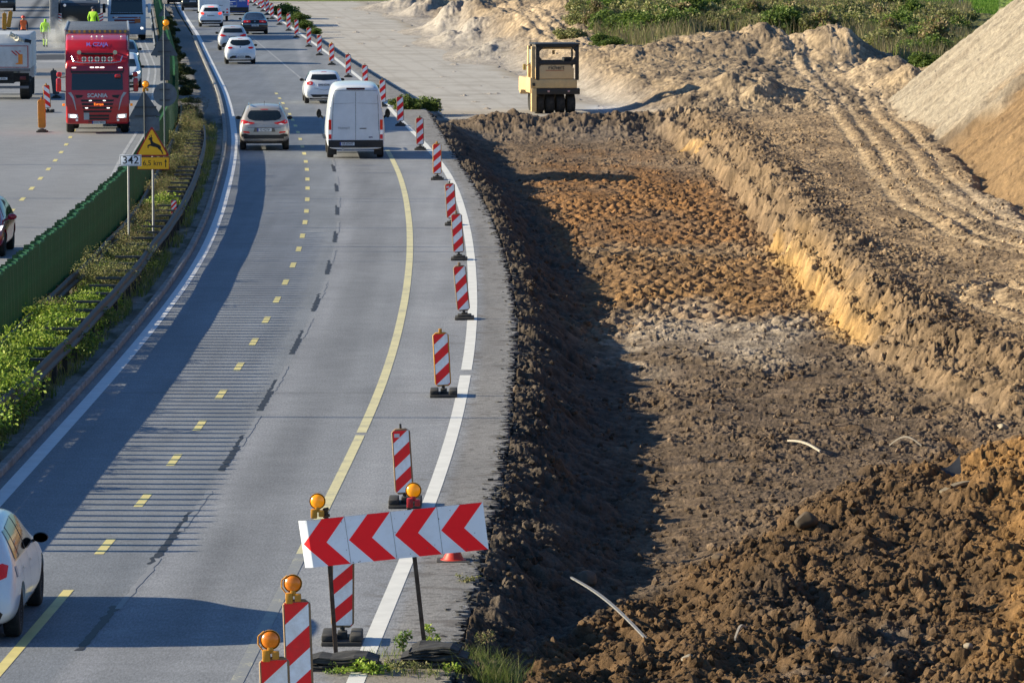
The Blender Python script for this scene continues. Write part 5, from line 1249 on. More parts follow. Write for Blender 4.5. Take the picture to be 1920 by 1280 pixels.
def stripes(parent, w, h, z0, y, n=4, sgn=1, slope=.75):
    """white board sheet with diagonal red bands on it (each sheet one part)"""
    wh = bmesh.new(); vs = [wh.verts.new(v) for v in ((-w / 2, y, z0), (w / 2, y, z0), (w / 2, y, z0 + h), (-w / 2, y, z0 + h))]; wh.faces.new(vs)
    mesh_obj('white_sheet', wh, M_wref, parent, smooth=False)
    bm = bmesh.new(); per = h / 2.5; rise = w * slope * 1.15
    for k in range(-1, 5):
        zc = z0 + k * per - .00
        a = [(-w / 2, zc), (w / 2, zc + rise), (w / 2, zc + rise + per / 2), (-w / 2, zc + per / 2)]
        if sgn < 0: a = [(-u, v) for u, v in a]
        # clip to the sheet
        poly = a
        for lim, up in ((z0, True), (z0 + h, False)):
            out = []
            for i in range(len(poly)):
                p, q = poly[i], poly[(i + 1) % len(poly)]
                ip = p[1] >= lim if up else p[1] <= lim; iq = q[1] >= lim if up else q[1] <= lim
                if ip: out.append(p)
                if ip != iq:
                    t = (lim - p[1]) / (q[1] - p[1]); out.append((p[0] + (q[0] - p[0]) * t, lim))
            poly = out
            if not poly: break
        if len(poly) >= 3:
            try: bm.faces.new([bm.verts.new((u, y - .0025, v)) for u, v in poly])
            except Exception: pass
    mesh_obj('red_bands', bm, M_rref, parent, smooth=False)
def board_body(w, h, z0, mat, root, ch=.05):
    P = [(-w / 2, z0 + .05), (-w / 2 + .05, z0), (w / 2 - .05, z0), (w / 2, z0 + .05), (w / 2, z0 + h - .05), (w / 2 - .06, z0 + h), (-w / 2 + .06, z0 + h), (-w / 2, z0 + h - .05)]
    return prism('board', P, -.0, .055, mat, root, plane='XZ', bev=.008, seg=1)
def foot(root, style='plate', mat=M_rub):
    f = empty('base_plate'); f.parent = root
    if style == 'plate': parts = [(-.21, .21, -.34, .34, .0, .06, .015), (-.15, .15, -.2, .2, .06, .11, .012), (-.07, .07, -.06, .06, .11, .145, .008)]
    else: parts = [(-.25, .25, -.38, .38, .0, .05, .012), (-.25, -.10, -.34, .34, .05, .13, .02), (.10, .25, -.34, .34, .05, .13, .02), (-.06, .06, -.10, .10, .05, .14, .01)]
    bm = bmesh.new()
    for p_ in parts: bm_box(bm, *p_[:6], bev=p_[6])
    mesh_obj('rubber_block', bm, mat, f); return f
def delineator(loc, label, tilt=0., rz=0., body=M_tan, w=.285, h=1.0, top='knob', style='plate', lampz=None, group='red and white delineators along the edge of the traffic lanes', sgn=1, z0=.18, sticker=False):
    root = empty('delineator', loc, rz, label, 'delineator', group)
    foot(root, style)
    up = empty('panel'); up.parent = root; up.rotation_euler = (0, tilt, 0)
    board_body(w, h, z0, body, up); cyl('stem', (0, .027, .05), (0, .027, z0 + .02), .03, M_black, up)
    stripes(up, w - .045, h - .06, z0 + .03, -.004, sgn=sgn)
    if top == 'knob':
        bm = bmesh.new(); bm_box(bm, -.03, .03, .0, .05, z0 + h - .005, z0 + h + .07, .01); mesh_obj('top_lug', bm, body, up)
    if top == 'pin': cyl('top_pin', (0, .027, z0 + h), (0, .027, z0 + h + .07), .018, M_black, up)
    if sticker: box('sticker', -.10, -.02, -.011, -.008, z0 + h - .13, z0 + h - .075, M_plate, up)
    if lampz is not None: warn_lamp(up, (-.03, .0, z0 + h - .02), 0)
    return root
# the tapering row on the right, nearest first: (foot px, foot py, tilt deg, options)
row = [
 (642, 1203, .5, dict(body=M_tan, style='blocks', top=None), 'delineator standing behind the left post of the chevron board'),
 (760, 948, -3.5, dict(body=M_tan, sticker=True, style='blocks', top='pin'), 'delineator with white sticker beyond the right lamp of the chevron board'),
 (832, 742, -3.0, dict(body=M_yplas, style='blocks', w=.30), 'bright yellow framed delineator on a broad black foot, leaning slightly'),
 (871, 598, -5.5, dict(body=M_tan), 'delineator leaning clearly to the left beside the white line, fourth from the chevron board'),
 (861, 487, -3.5, dict(body=M_tan), 'delineator overlapping the one behind it, at the bend of the white line'),
 (848, 422, -3.5, dict(body=M_tan, top='pin', sticker=True), 'delineator with a sticker, its foot hidden by the nearer delineator'),
 (820, 337, -.5, dict(body=M_yplas), 'yellow framed delineator first in front of the white van on its right'),
 (788, 281, -1.0, dict(body=M_tan), 'delineator just right of the white van near its rear bumper'),
 (751, 236, -1.0, dict(body=M_tan), 'delineator right of the white van beside the tuft of yellow green weeds'),
 (718, 200, -1.0, dict(body=M_tan), 'delineator touching the top right corner of the white van'),
 (685, 168, -1.0, dict(body=M_tan, top='pin'), 'delineator whose foot is hidden by the roof of the white van'),
 (653, 145, 0, dict(body=M_tan, top='pin'), 'delineator up the road right of the white hatchback near the van'),
 (622, 122, 0, dict(body=M_yplas), 'delineator with a yellow edge, level with the small rounded white hatchback'),
 (599, 104, 0, dict(body=M_tan, top='pin'), 'delineator two places beyond the yellow edged one'),
 (579, 88, .5, dict(body=M_tan), 'delineator level with the wheels of the silver white hatchback'),
 (556, 71, 0, dict(body=M_tan), 'delineator beside the last yellow weeds on the verge'),
 (541, 58, .5, dict(body=M_tan), 'delineator just right of the black saloon'),
 (524, 47, 0, dict(body=M_tan), 'delineator in front of the small yellow bush near the top'),
 (510, 36, -1, dict(body=M_tan), 'delineator in the crowded row right of the blue van, nearest of it'),
 (501, 28, 1, dict(body=M_tan), 'second delineator of the crowded row right of the blue van'),
 (493, 22, -1, dict(body=M_tan), 'third delineator of the crowded row right of the blue van'),
 (486, 16, 1, dict(body=M_tan), 'fourth delineator of the crowded row right of the blue van'),
 (478, 11, 0, dict(body=M_tan), 'fifth delineator of the crowded row right of the blue van'),
 (470, 6, 0, dict(body=M_tan), 'most distant delineator, cut by the top edge of the photo')]
for px, py, tl, op, lb in row:
    delineator(at(px, py), ('striped ' + lb) if len(lb.split()) < 16 else lb, R(tl), **op)
# two big ones in the foreground carrying lamps
p = at(565, 1372); d1 = delineator(p, 'tall red and white delineator with amber lamp left of the chevron board', R(-2.0), body=M_tan, w=.31, h=1.28, top=None, lampz=1, z0=.20, sgn=1)
p = at(524, 1500); d2 = delineator(p, 'nearest delineator, only its amber lamp and top band inside the bottom edge', R(-2.0), body=M_tan, w=.31, h=1.28, top=None, lampz=1, z0=.20)
# left carriageway
d3 = delineator(at(90, 211), 'red and white delineator standing left of the red lorry', R(-3.5), body=M_yplas, sgn=-1, style='blocks', group='delineators on the left carriageway')
def back_delineator(px, py, tl, mat, label):
    root = empty('delineator', at(px, py), 0, label, 'delineator', 'delineators on the left carriageway'); foot(root)
    up = empty('panel'); up.parent = root; up.rotation_euler = (0, R(tl), 0); board_body(.30, 1.12, .16, mat, up)
    bm = bmesh.new(); bm_box(bm, -.03, .03, .0, .05, 1.27, 1.36, .01); mesh_obj('top_lug', bm, mat, up); return root
back_delineator(79, 248, -1, M_yplas, 'plain orange back of a delineator nearest on the left carriageway')
back_delineator(106, 184, -6, plain('dark grey board back', (.09, .10, .11), .6), 'dark grey leaning delineator back between striped delineator and red lorry')
back_delineator(8, 60, 1, M_yplas, 'orange delineator back above the tipper, left of the pair')
back_delineator(15, 56, 9, M_yplas, 'orange delineator back above the tipper, the leaning one of the pair')

# chevron board on two rusty posts
ab = at(700, 1228); ab = empty('chevron_sign', (ab.x, ab.y, 0), 0, 'red and white chevron board tilted on two rusty posts with amber lamps', 'road sign')
s_ = FOC / ab.location.y
def AB(px, py): return Vector((lat(px, ab.location.y) - ab.location.x, 0, hgt(py, ab.location.y)))
TL, TR, BR, BL = AB(556, 977), AB(905, 941), AB(916, 1029), AB(569, 1065)
def bl(u, v, dy=0.):
    p = (BL * (1 - u) + BR * u) * (1 - v) + (TL * (1 - u) + TR * u) * v
    curl = .07 * max(0, (.045 - u) / .045) ** 1.3
    return Vector((p.x + (0), p.y + dy + curl, p.z))
def uvpatch(name, polys, mat, dy, cell=.015):
    bm = bmesh.new()
    for P in polys:
        try: bm.faces.new([bm.verts.new((u, v, 0)) for u, v in P])
        except Exception: pass
    for c in [.012, .024, .036, .045]:
        bmesh.ops.bisect_plane(bm, geom=bm.verts[:] + bm.edges[:] + bm.faces[:], plane_co=(c, 0, 0), plane_no=(1, 0, 0))
    for v in bm.verts: v.co = bl(v.co.x, v.co.y, dy)
    o = mesh_obj(name, bm, mat, ab, smooth=False); return o
M_wbd = plain('glowing white sign sheet', (.76, .81, .90), .4, var=.05, scale=3, dirt=(.55, .57, .6), emit=(.7, .8, 1), es=.10)  # weak emission put in to lift the white of the shaded board
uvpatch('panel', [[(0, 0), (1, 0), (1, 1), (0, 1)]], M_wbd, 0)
uvpatch('panel_back', [[(0, 0), (1, 0), (1, 1), (0, 1)]], M_sback, .012)
chev = []
for k in range(4):
    o_ = k / 4.0; q = [(.5, 1), (.03, .5), (.5, 0), (.985, 0), (.53, .5), (.985, 1)]
    q = [(o_ + a / 4.0 + (.0 if k else .003), b) for a, b in q]
    chev += [[q[0], q[1], q[4], q[5]], [q[1], q[2], q[3], q[4]]]
uvpatch('chevrons', chev, plain('glowing red chevron sheet', (.72, .004, .010), .5, var=.08, scale=3, emit=(1, .0, .012), es=.16), -.003)  # chevrons given a glow of their own, shaded red reflects too weakly
for k in (1, 2, 3): uvpatch('panel_seam', [[(k / 4 - .0012, 0), (k / 4 + .0012, 0), (k / 4 + .0012, 1), (k / 4 - .0012, 1)]], plain('seam grey', (.25, .26, .28), .6), -.0045)
rs = random.Random(3); chips = []
for k in range(46):
    u, v = rs.random(), rs.random(); r_ = rs.uniform(.0012, .0035)
    if rs.random() < .4: v = rs.choice([rs.uniform(.9, .99), rs.uniform(.01, .1)])
    chips.append([(u - r_, v), (u, v - r_ * rs.uniform(2, 6)), (u + r_ * .7, v), (u - r_ * .3, v + r_ * rs.uniform(2, 6))])
uvpatch('paint_chips', chips, plain('bare chipped metal', (.12, .12, .13), .7), -.006)
def pbar(name, a, b, w, mat, dy=.03):
    bm = bmesh.new(); d = (b - a); M = Matrix.Translation((a + b) / 2 + Vector((0, dy, 0))) @ d.to_track_quat('Z', 'Y').to_matrix().to_4x4()
    bm_box(bm, -w / 2, w / 2, -w / 2, w / 2, -d.length / 2, d.length / 2, .004, 1, M); return mesh_obj(name, bm, mat, ab)
pbar('post', AB(627, 1230), AB(608, 952), .052, M_rust); pbar('post', AB(795, 1217), AB(765, 950), .052, M_rust)
bm = bmesh.new()
for a, b in ((AB(603, 956), AB(614, 953)), (AB(603, 968), AB(616, 965))): bm_cyl(bm, a + Vector((0, .0, 0)), b, .02, n=8)
mesh_obj('clamp', bm, M_rust, ab)
l = warn_lamp(ab, AB(593, 971) + Vector((0, -.02, .02)), 0, .95, hoop=False, lit=True); l = warn_lamp(ab, AB(774, 948) + Vector((0, .0, .0)), 0, .95, hoop=False, lit=True, body=plain('red battery case', (.45, .02, .03), .4))
# its two ballast feet: stacks of rubber slabs lying on the ground, lifted off separately
def ballast(px, py, w, label, seed, n=3):
    rr = random.Random(seed); p = at(px, py); root = empty('ballast_block', p, 0, label, 'ballast block')
    for k in range(n):
        hh = .085; bm = bmesh.new(); z = k * hh; ww = w * (1 - .20 * k); dx = rr.uniform(-.10, .10)
        bm_box(bm, -ww / 2 + dx, ww / 2 + dx, -.28, .28, z, z + hh - .01, 0)
        bmesh.ops.subdivide_edges(bm, edges=bm.edges[:], cuts=5, use_grid_fill=True)
        for v in bm.verts:
            n_ = gn(np.array([v.co.x * 7 + seed]), np.array([v.co.y * 5 + k * 3.3]), 3)[0]; n2 = gn(np.array([v.co.x * 3 + seed]), np.array([k * 7.7 + v.co.y]), 5)[0]
            v.co.z += .014 * n_ + .03 * n2; v.co.y += .03 * n_
        for v in bm.verts:
            t = abs(v.co.x - dx) / (ww / 2)
            if v.co.z > z + hh * .5 and t > .8: v.co.z -= .04; 
            v.co.z += .05 * rr.uniform(-.1, .1)
            v.co.y += .02 * rr.uniform(-1, 1)
        bmesh.ops.rotate(bm, cent=(0, 0, z), matrix=Matrix.Rotation(rr.uniform(-.12, .12), 3, 'Z'), verts=bm.verts[:])
        mesh_obj('rubber_slab', bm, M_rub, root, smooth=False)
    return root
ballast(641, 1252, 1.05, 'black rubber ballast slabs under the left post of the chevron board', 4, 2)
ballast(812, 1246, 1.00, 'stacked black rubber ballast slabs under the right chevron board post', 9, 3)
# fallen cone behind it
p = at(850, 1050); cn = empty('traffic_cone', p, 0, 'small red traffic cone showing below the right end of the chevron board', 'traffic cone')
bm = bmesh.new(); lathe(bm, [(.16, .02), (.155, .045), (.13, .05), (.10, .20), (.07, .42), (.04, .60), (.03, .60)], 'Z', 20)
mesh_obj('cone', bm, plain('red cone plastic', (.6, .04, .02), .5), cn)
cn.scale = (1.15, 1.15, .42); bm = bmesh.new(); bm_box(bm, -.2, .2, -.2, .2, 0, .03, .01); mesh_obj('foot', bm, M_rub, cn)

# signs on the median
def sign_root(name, x, y, label, z=0): return empty(name, (x, y, z), 0, label, 'road sign')
Y1 = 127.0; x1 = lat(240, Y1)
sg = sign_root('kilometre_sign', x1, Y1, 'white rectangular sign reading 342 on a thin post by the green screen')
cyl('post', (0, .03, 0), (0, .03, hgt(292, Y1) + .02), .028, M_post, sg)
cx = lat(244.5, Y1) - x1; hw = lat(980, Y1) * 1.0
zt, zb_ = hgt(290.5, Y1), hgt(311.5, Y1)
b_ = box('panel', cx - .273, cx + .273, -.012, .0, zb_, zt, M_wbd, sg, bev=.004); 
bm = bmesh.new(); t = .014
for a in ((cx - .262, cx + .262, zt - .026, zt - .014), (cx - .262, cx + .262, zb_ + .014, zb_ + .026), (cx - .262, cx - .25, zb_ + .026, zt - .026), (cx + .25, cx + .262, zb_ + .026, zt - .026)): bm_box(bm, a[0], a[1], -.0145, -.0125, a[2], a[3])
mesh_obj('border', bm, M_ink, sg); flat_text('lettering', '342', .27, M_ink, sg, (cx, -.0155, (zt + zb_) / 2), bold=.010, sx=1.05)
Y2 = 130.5; x2 = lat(286, Y2); sg = sign_root('warning_sign', x2, Y2, 'yellow triangle sign with a leaping deer above a 6,5 km plate')
W2 = lambda px, py: (lat(px, Y2) - x2, hgt(py, Y2))
cyl('post', (0, .03, 0), (0, .03, W2(286, 240)[1]), .03, M_post, sg)
def rtri(P, r=.035):
    out = []
    for i in range(3):
        p, a, b = Vector(P[i]), Vector(P[i - 1]), Vector(P[(i + 1) % 3]); da = (a - p).normalized(); db = (b - p).normalized()
        for t in (0, .5, 1): out.append(tuple(p + da * r * 1.6 * (1 - t) + db * r * 1.6 * t + (-(da + db)) * r * .25 * (4 * t * (1 - t))))
    return out
T = [W2(253, 293), W2(318, 293), W2(284.5, 236)]
prism('panel', rtri(T), -.012, .0, plain('dark red sign rim', (.42, .015, .02), .4), sg, plane='XZ')
c = Vector((sum(a for a, b in T) / 3, sum(b for a, b in T) / 3)); Ti = [tuple(c + (Vector(q) - c) * .86) for q in T]
prism('yellow_field', rtri(Ti, .03), -.0150, -.0125, M_ysign, sg, plane='XZ')
deer = [(1112,322),(1122,314),(1116,300),(1120,299),(1126,311),(1132,310),(1130,292),(1136,292),(1137,310),(1146,316),(1140,323),(1143,338),(1152,349),(1168,356),(1188,364),(1202,374),(1208,386),(1204,396),(1214,408),(1224,435),(1217,438),(1206,414),(1190,400),(1181,390),(1163,383),(1150,382),(1140,377),(1124,374),(1113,380),(1113,394),(1107,392),(1104,373),(1116,363),(1130,361),(1127,347),(1124,331),(1114,330)]
prism('deer', [W2(a / 4 + 0, 180 + b / 4) for a, b in deer], -.0175, -.0155, M_ink, sg, plane='XZ')
a, b = W2(257, 318), W2(317, 294.5)
box('distance_plate', a[0], b[0], -.012, 0, a[1], b[1], plain('dark red sign rim', (.4, .01, .02)), sg); box('yellow_field', a[0] + .014, b[0] - .014, -.0145, -.0125, a[1] + .014, b[1] - .014, M_ysign, sg)
flat_text('lettering', '6,5 km', .19, M_ink, sg, (a[0] + .395, -.0155, (a[1] + b[1]) / 2), bold=.006, sx=.98)
ax_ = b[0] - .095; zc = (a[1] + b[1]) / 2
prism('arrow', [(ax_ - .011, zc - .10), (ax_ + .011, zc - .10), (ax_ + .011, zc + .04), (ax_ + .034, zc + .03), (ax_, zc + .115), (ax_ - .034, zc + .03), (ax_ - .011, zc + .04)], -.017, -.0152, M_ink, sg, plane='XZ')
# signs that face the other way
Y3 = 152.0; x3 = lat(271, Y3); W3 = lambda px, py: (lat(px, Y3) - x3, hgt(py, Y3))
sg = sign_root('warning_sign', x3, Y3, 'grey back of a triangle sign with an amber lamp, left of the deer sign')
prism('panel', rtri([W3(240, 224), W3(303, 218), W3(270, 169)]), 0, .012, M_sback, sg, plane='XZ'); prism('plate', [W3(244, 247), W3(299, 245), W3(299, 220), W3(244, 222)][::-1], .002, .014, plain('lighter grey sign back', (.13, .16, .195), .6), sg, plane='XZ')
bm = bmesh.new()
for z0, z1 in ((W3(0, 203)[1], W3(0, 199)[1]), (W3(0, 219)[1], W3(0, 216)[1])): bm_box(bm, -.30, .36, -.03, -.001, z0, z1)
mesh_obj('brace', bm, plain('dark brace', (.05, .06, .07), .6), sg)
cyl('post', (.02, -.045, 0), (.0, -.045, W3(0, 166)[1]), .024, plain('grey post', (.08, .09, .10), .6, .2), sg); warn_lamp(sg, (.04, -.03, W3(0, 171)[1]), 0, 1.05, hoop=False, lit=True)
Y4 = 168.0; x4 = lat(309, Y4); W4 = lambda px, py: (lat(px, Y4) - x4, hgt(py, Y4))
sg = sign_root('sign_cluster', x4, Y4, 'tall post with grey backs of a triangle, a long plate and a round sign')
prism('triangle_panel', rtri([W4(282, 105), W4(335, 105), W4(308, 59)]), 0, .012, M_sback, sg, plane='XZ'); prism('long_plate', [W4(301, 152), W4(319, 151), W4(319, 105.5), W4(301, 105.5)], .003, .015, plain('dark sign back', (.09, .11, .14), .6), sg, plane='XZ')
bm = bmesh.new(); rr = abs(W4(332, 0)[0] - W4(287.5, 0)[0]) / 2; c4 = W4(310, 177.5); bm_cyl(bm, (c4[0], .002, c4[1]), (c4[0], .016, c4[1]), rr, n=48)
mesh_obj('round_panel', bm, plain('lighter grey sign back', (.13, .15, .17)), sg)
bm = bmesh.new()
for yy in (168, 188): bm_box(bm, -.17, .17, -.03, -.001, W4(0, yy)[1] - .02, W4(0, yy)[1] + .02)
for yy in (76, 97): bm_box(bm, -.22, .22, -.03, -.001, W4(0, yy)[1] - .02, W4(0, yy)[1] + .02)
mesh_obj('brace', bm, plain('dark brace', (.05, .06, .07)), sg)
cyl('post', (0, -.045, 0), (-.02, -.045, W4(0, 52)[1]), .025, M_sback, sg); warn_lamp(sg, (.06, -.03, W4(0, 56)[1]), 0, 1.15, hoop=False, lit=True)
Y5 = 300.0; x5 = lat(310, Y5); W5 = lambda px, py: (lat(px, Y5) - x5, hgt(py, Y5)); sg = sign_root('warning_sign', x5, Y5, 'small distant grey triangle back at the top of the median')
prism('panel', rtri([W5(298, 31), W5(321, 31), W5(310, 12)]), 0, .012, M_sback, sg, plane='XZ'); cyl('post', (0, -.04, 0), (0, -.04, W5(0, 8)[1]), .03, M_post, sg)
# small red and white marker on the rail
p = Vector((lat(325, 138), 138, 0)); mk = empty('rail_marker', p, 0, 'small red and white marker board fixed beside the guard rail', 'marker')
box('post', -.02, .02, 0, .03, 0, .5, M_post, mk)
pm = empty('panel'); pm.parent = mk; stripes(pm, .14, .36, .50, -.004, slope=.9); box('board', -.08, .08, 0, .02, .48, .88, M_sback, pm)
# lamp posts and poles on the far left verge; their shadows cross both carriageways
for k, (Y, h_) in enumerate(((89.4, 9.6), (132.9, 9.6), (140.4, 9.4), (153.9, 9.0), (173.2, 8.0), (205, 9.0), (238, 9.4), (262, 9.0), (290, 10))):
    x = -27.0 - max(0, (Y - 150)) * .09; lp = empty('lamp_post', (x, Y, -.03), 0, 'grey lamp post on the left verge beyond the edge of the photo', 'lamp post', 'lamp posts on the left verge')
    bm = bmesh.new(); bm_cyl(bm, (0, 0, 0), (0, 0, h_), .09, .05, 10); mesh_obj('pole', bm, M_galv, lp)
    bm = bmesh.new(); bm_cyl(bm, (0, 0, h_ - .05), (1.2, 0, h_ + .15), .035, n=8); mesh_obj('arm', bm, M_galv, lp); box('lantern', 1.1, 1.7, -.12, .12, h_ + .08, h_ + .2, M_galv, lp, bev=.03)

# ------------------------------------------------------------------ plants
def rnd(seed): return np.random.RandomState(seed)
def leaf_cloud(name, seed, n, clumps, leaf, mat, parent=None, droop=.3, aspect=.5, stem=False):
    """many small leaf faces spread through a few clumps: [(cx,cy,cz,rx,ry,rz,weight)]"""
    r = rnd(seed); cl = np.array(clumps, float); w = cl[:, 6] / cl[:, 6].sum(); idx = r.choice(len(cl), n, p=w); c = cl[idx]
    u = r.normal(size=(n, 3)); u /= np.linalg.norm(u, axis=1)[:, None]; rad = r.rand(n) ** .45
    P = c[:, :3] + u * rad[:, None] * c[:, 3:6]
    P[:, 2] = np.maximum(P[:, 2], .02)
    d = r.normal(size=(n, 3)); d[:, 2] = d[:, 2] * .6 - droop; d = d * .7 + u * .5; d /= np.linalg.norm(d, axis=1)[:, None]
    t = r.normal(size=(n, 3)); b = np.cross(d, t); b /= np.linalg.norm(b, axis=1)[:, None] + 1e-9
    s = leaf * (.6 + .8 * r.rand(n))[:, None]
    V = np.stack([P, P + d * s * .5 + b * s * aspect * .5, P + d * s, P + d * s * .5 - b * s * aspect * .5], 1).reshape(-1, 3)
    F = np.arange(4 * n).reshape(n, 4); return np_mesh(name, V, F, mat, parent, smooth=False)
def blades(name, seed, base, hmin, hmax, wid, mat, parent=None, lean=.35, segs=2):
    r = rnd(seed); B = np.asarray(base, float); n = len(B); h = hmin + (hmax - hmin) * r.rand(n) ** 1.3; a = r.rand(n) * 2 * np.pi
    L = np.stack([np.cos(a), np.sin(a)], 1) * (lean * h * (0.3 + r.rand(n)))[:, None]; a2 = r.rand(n) * np.pi; Wd = np.stack([np.cos(a2), np.sin(a2) * .4, 0 * a2], 1) * wid
    rows_ = []
    for k in range(segs + 1):
        t = k / segs; c = B.copy(); c[:, :2] += L * t * t; c[:, 2] += h * t * (1 - .15 * t); ww = Wd * (1 - t * .92)
        rows_ += [c - ww, c + ww]
    V = np.stack(rows_, 1); k2 = 2 * (segs + 1); F = []
    base_i = np.arange(n)[:, None] * k2
    for k in range(segs): F.append(base_i + np.array([[2 * k, 2 * k + 1, 2 * k + 3, 2 * k + 2]]))
    return np_mesh(name, V.reshape(-1, 3), np.concatenate(F), mat, parent, smooth=False)
def stems(name, seed, n, h, spread, mat, parent, th=.008):
    rr = random.Random(seed); bm = bmesh.new()
    for k in range(n):
        a = rr.uniform(0, 6.28); q = Vector((0, 0, 0)) + Vector((rr.uniform(-1, 1), rr.uniform(-1, 1), 0)) * spread * .25; e = q + Vector((math.cos(a) * spread * rr.uniform(.2, 1), math.sin(a) * spread * rr.uniform(.2, 1), h * rr.uniform(.6, 1)))
        m_ = (q + e) / 2 + Vector((0, 0, h * .08)); bm_cyl(bm, q, m_, th, th * .8, 5); bm_cyl(bm, m_, e, th * .8, th * .4, 5)
    return mesh_obj(name, bm, mat, parent)
L_bright = leaf_mat('bright weed leaves', [(.12, .22, .02), (.26, .38, .05), (.42, .48, .10)])
L_mid = leaf_mat('green weed leaves', [(.05, .10, .02), (.11, .18, .04), (.18, .24, .07)])
L_dry = leaf_mat('dry brown seed heads', [(.20, .15, .08), (.34, .26, .15), (.22, .24, .08), (.14, .18, .05)], .3)
L_olive = leaf_mat('olive scrub leaves', [(.13, .16, .05), (.24, .25, .09), (.34, .30, .16)], .3)
L_far = leaf_mat('far green leaves', [(.05, .09, .02), (.11, .17, .035), (.20, .26, .06)])
L_grass = leaf_mat('grass blades', [(.10, .16, .03), (.22, .28, .07), (.36, .33, .16)])
M_stem = plain('plant stem', (.14, .12, .05), .8)
def weed_proto(kind, seed):
    root = empty(kind[0])
    r = random.Random(seed); H = kind[1]; cl = []
    for k in range(kind[5]):
        a = r.uniform(0, 6.28); q = r.uniform(0, kind[2]); cl.append((math.cos(a) * q, math.sin(a) * q * 1.6, H * r.uniform(.25, .85), kind[2] * .55, kind[2] * .8, H * .22, 1))
    leaf_cloud('foliage', seed, kind[3], cl, kind[4], kind[6], root); stems('stem', seed, 9, H * .9, kind[2], M_stem, root)
    return root
KW = {'bright': ('weed_plant', .75, .45, 2600, .055, 11, L_bright), 'mid': ('weed_plant', .6, .45, 2200, .05, 11, L_mid), 'dry': ('tall_weed', 1.05, .35, 2200, .035, 13, L_dry), 'olive': ('tall_weed', .9, .45, 2200, .045, 12, L_olive)}
protos = {k: [weed_proto(v, 10 + i * 7 + len(k)) for i in range(2)] for k, v in KW.items()}
LAB = {'bright': 'bright green leafy weed growing between the green screen and the guard rail', 'mid': 'dark green low weed growing on the median', 'dry': 'tall brown dry weed standing on the median', 'olive': 'olive coloured tall weed on the median near the signs'}
used = set(); rr = random.Random(21)
def put(kind, x, y, z, sc, sz=1., label=None, group=None):
    i = rr.randrange(2); pr = protos[kind][i]
    o = pr if (kind, i) not in used else copy_tree(pr); used.add((kind, i))
    o.location = (x, y, z); o.rotation_euler = (0, 0, rr.uniform(0, 6.28)); o.scale = (sc, sc, sc * sz); tag(o, label or LAB[kind], 'weed', group or {'bright': 'bright weeds on the median', 'mid': 'low dark weeds on the median', 'dry': 'dry brown weeds on the median', 'olive': 'olive weeds on the median'}[kind]); return o
med = []
y = 76.0
while y < 150:
    u_ = rr.random(); f, n_ = float(f_fence(y)) + .45, float(f_rail(y)) - .25
    x = f + (n_ - f) * (rr.random() ** 1.5) * .85
    if y < 103: kind = 'bright' if u_ < .8 else 'mid'; sc = rr.uniform(1.0, 1.45)
    elif y < 124: kind = 'bright' if u_ < .35 else ('mid' if u_ < .7 else 'olive'); sc = rr.uniform(.8, 1.15)
    else: kind = 'dry' if u_ < .5 else ('olive' if u_ < .8 else 'bright'); sc = rr.uniform(.6, 1.0); x = f + (n_ - f) * rr.random() * .6
    put(kind, x, y, 0, sc); y += rr.uniform(.45, .8) if y < 110 else rr.uniform(.7, 1.2)
for px, py, k, sc in ((300, 425, 'bright', 1.25), (288, 400, 'dry', 1.1), (262, 440, 'dry', 1.0), (330, 300, 'olive', 1.2), (345, 270, 'dry', 1.3), (352, 240, 'dry', 1.3), (335, 330, 'dry', 1.1), (320, 350, 'olive', 1.2)):
    q = at(px, py); put(k, q.x, q.y, 0, sc)
y = 150
while y < 205:
    f, n_ = float(f_fence(y)) + .45, float(f_rail(y)) - .2
    put('dry' if rr.random() < .6 else 'olive', f + (n_ - f) * rr.random() * .8, y, 0, rr.uniform(.6, 1.0)); y += rr.uniform(1.6, 3.0)
# low dark plants in the gutter between the rail and the kerb
V = []
r_ = rnd(5)
for k in range(9000):
    y = 72 + 130 * r_.rand() ** 1.2; f, n_ = float(f_fence(y)), float(f_curb(y)); 
    u_ = r_.rand(); x = n_ - .25 - abs(r_.normal()) * .35 if u_ < .55 else f + .3 + (n_ - f - .6) * r_.rand()
    if gn(np.array([x * .8]), np.array([y * .25]), 77)[0] > (-.25): V.append((x, y, .02))
q = blades('median_grass', 4, V, .06, .38, .012, L_grass, lean=.5); tag(q, 'thin dark grass and low weeds along the foot of the guard rail', 'grass', kind='stuff')
# hedge of scrub on the shaded far part of the median
def scrub_proto(seed, R_, H, n, leaf, mat, name='shrub'):
    root = empty(name); r = random.Random(seed); cl = []
    for k in range(16):
        a = r.uniform(0, 6.28); q = R_ * r.uniform(0, .8); z = H * r.uniform(.2, .85) * (1 - .35 * q / R_); s = r.uniform(.22, .42)
        cl.append((math.cos(a) * q, math.sin(a) * q, z, R_ * s, R_ * s, H * s * .7, r.uniform(.5, 1.2)))
    leaf_cloud('foliage', seed, n, cl, leaf, mat, root, aspect=.6); stems('stem', seed, 7, H * .8, R_ * .7, M_stem, root, th=.03); return root
L_dk = leaf_mat('dark shaded leaves', [(.025, .04, .012), (.05, .075, .02), (.08, .09, .04)])
sp = [scrub_proto(40 + i, 1.0, 1.0, 3000, .13, m) for i, m in enumerate((L_far, L_mid, L_olive, L_far, L_dry, L_dk))]
sused = set()
def scrub(i, x, y, z, r, h, label, group):
    o = sp[i] if i not in sused else copy_tree(sp[i]); sused.add(i); o.location = (x, y, z); o.scale = (r, r, h); o.rotation_euler = (0, 0, rr.uniform(0, 6.28)); return tag(o, label, 'shrub', group)
y = 208
while y < 400:
    f = float(f_fence(y)); scrub(5, f + rr.uniform(.4, .9), y, 0, rr.uniform(.35, .6), rr.uniform(.3, .6), 'dark shrub in the shade beside the far end of the green screen', 'shaded shrubs on the far median'); y += rr.uniform(4, 9)
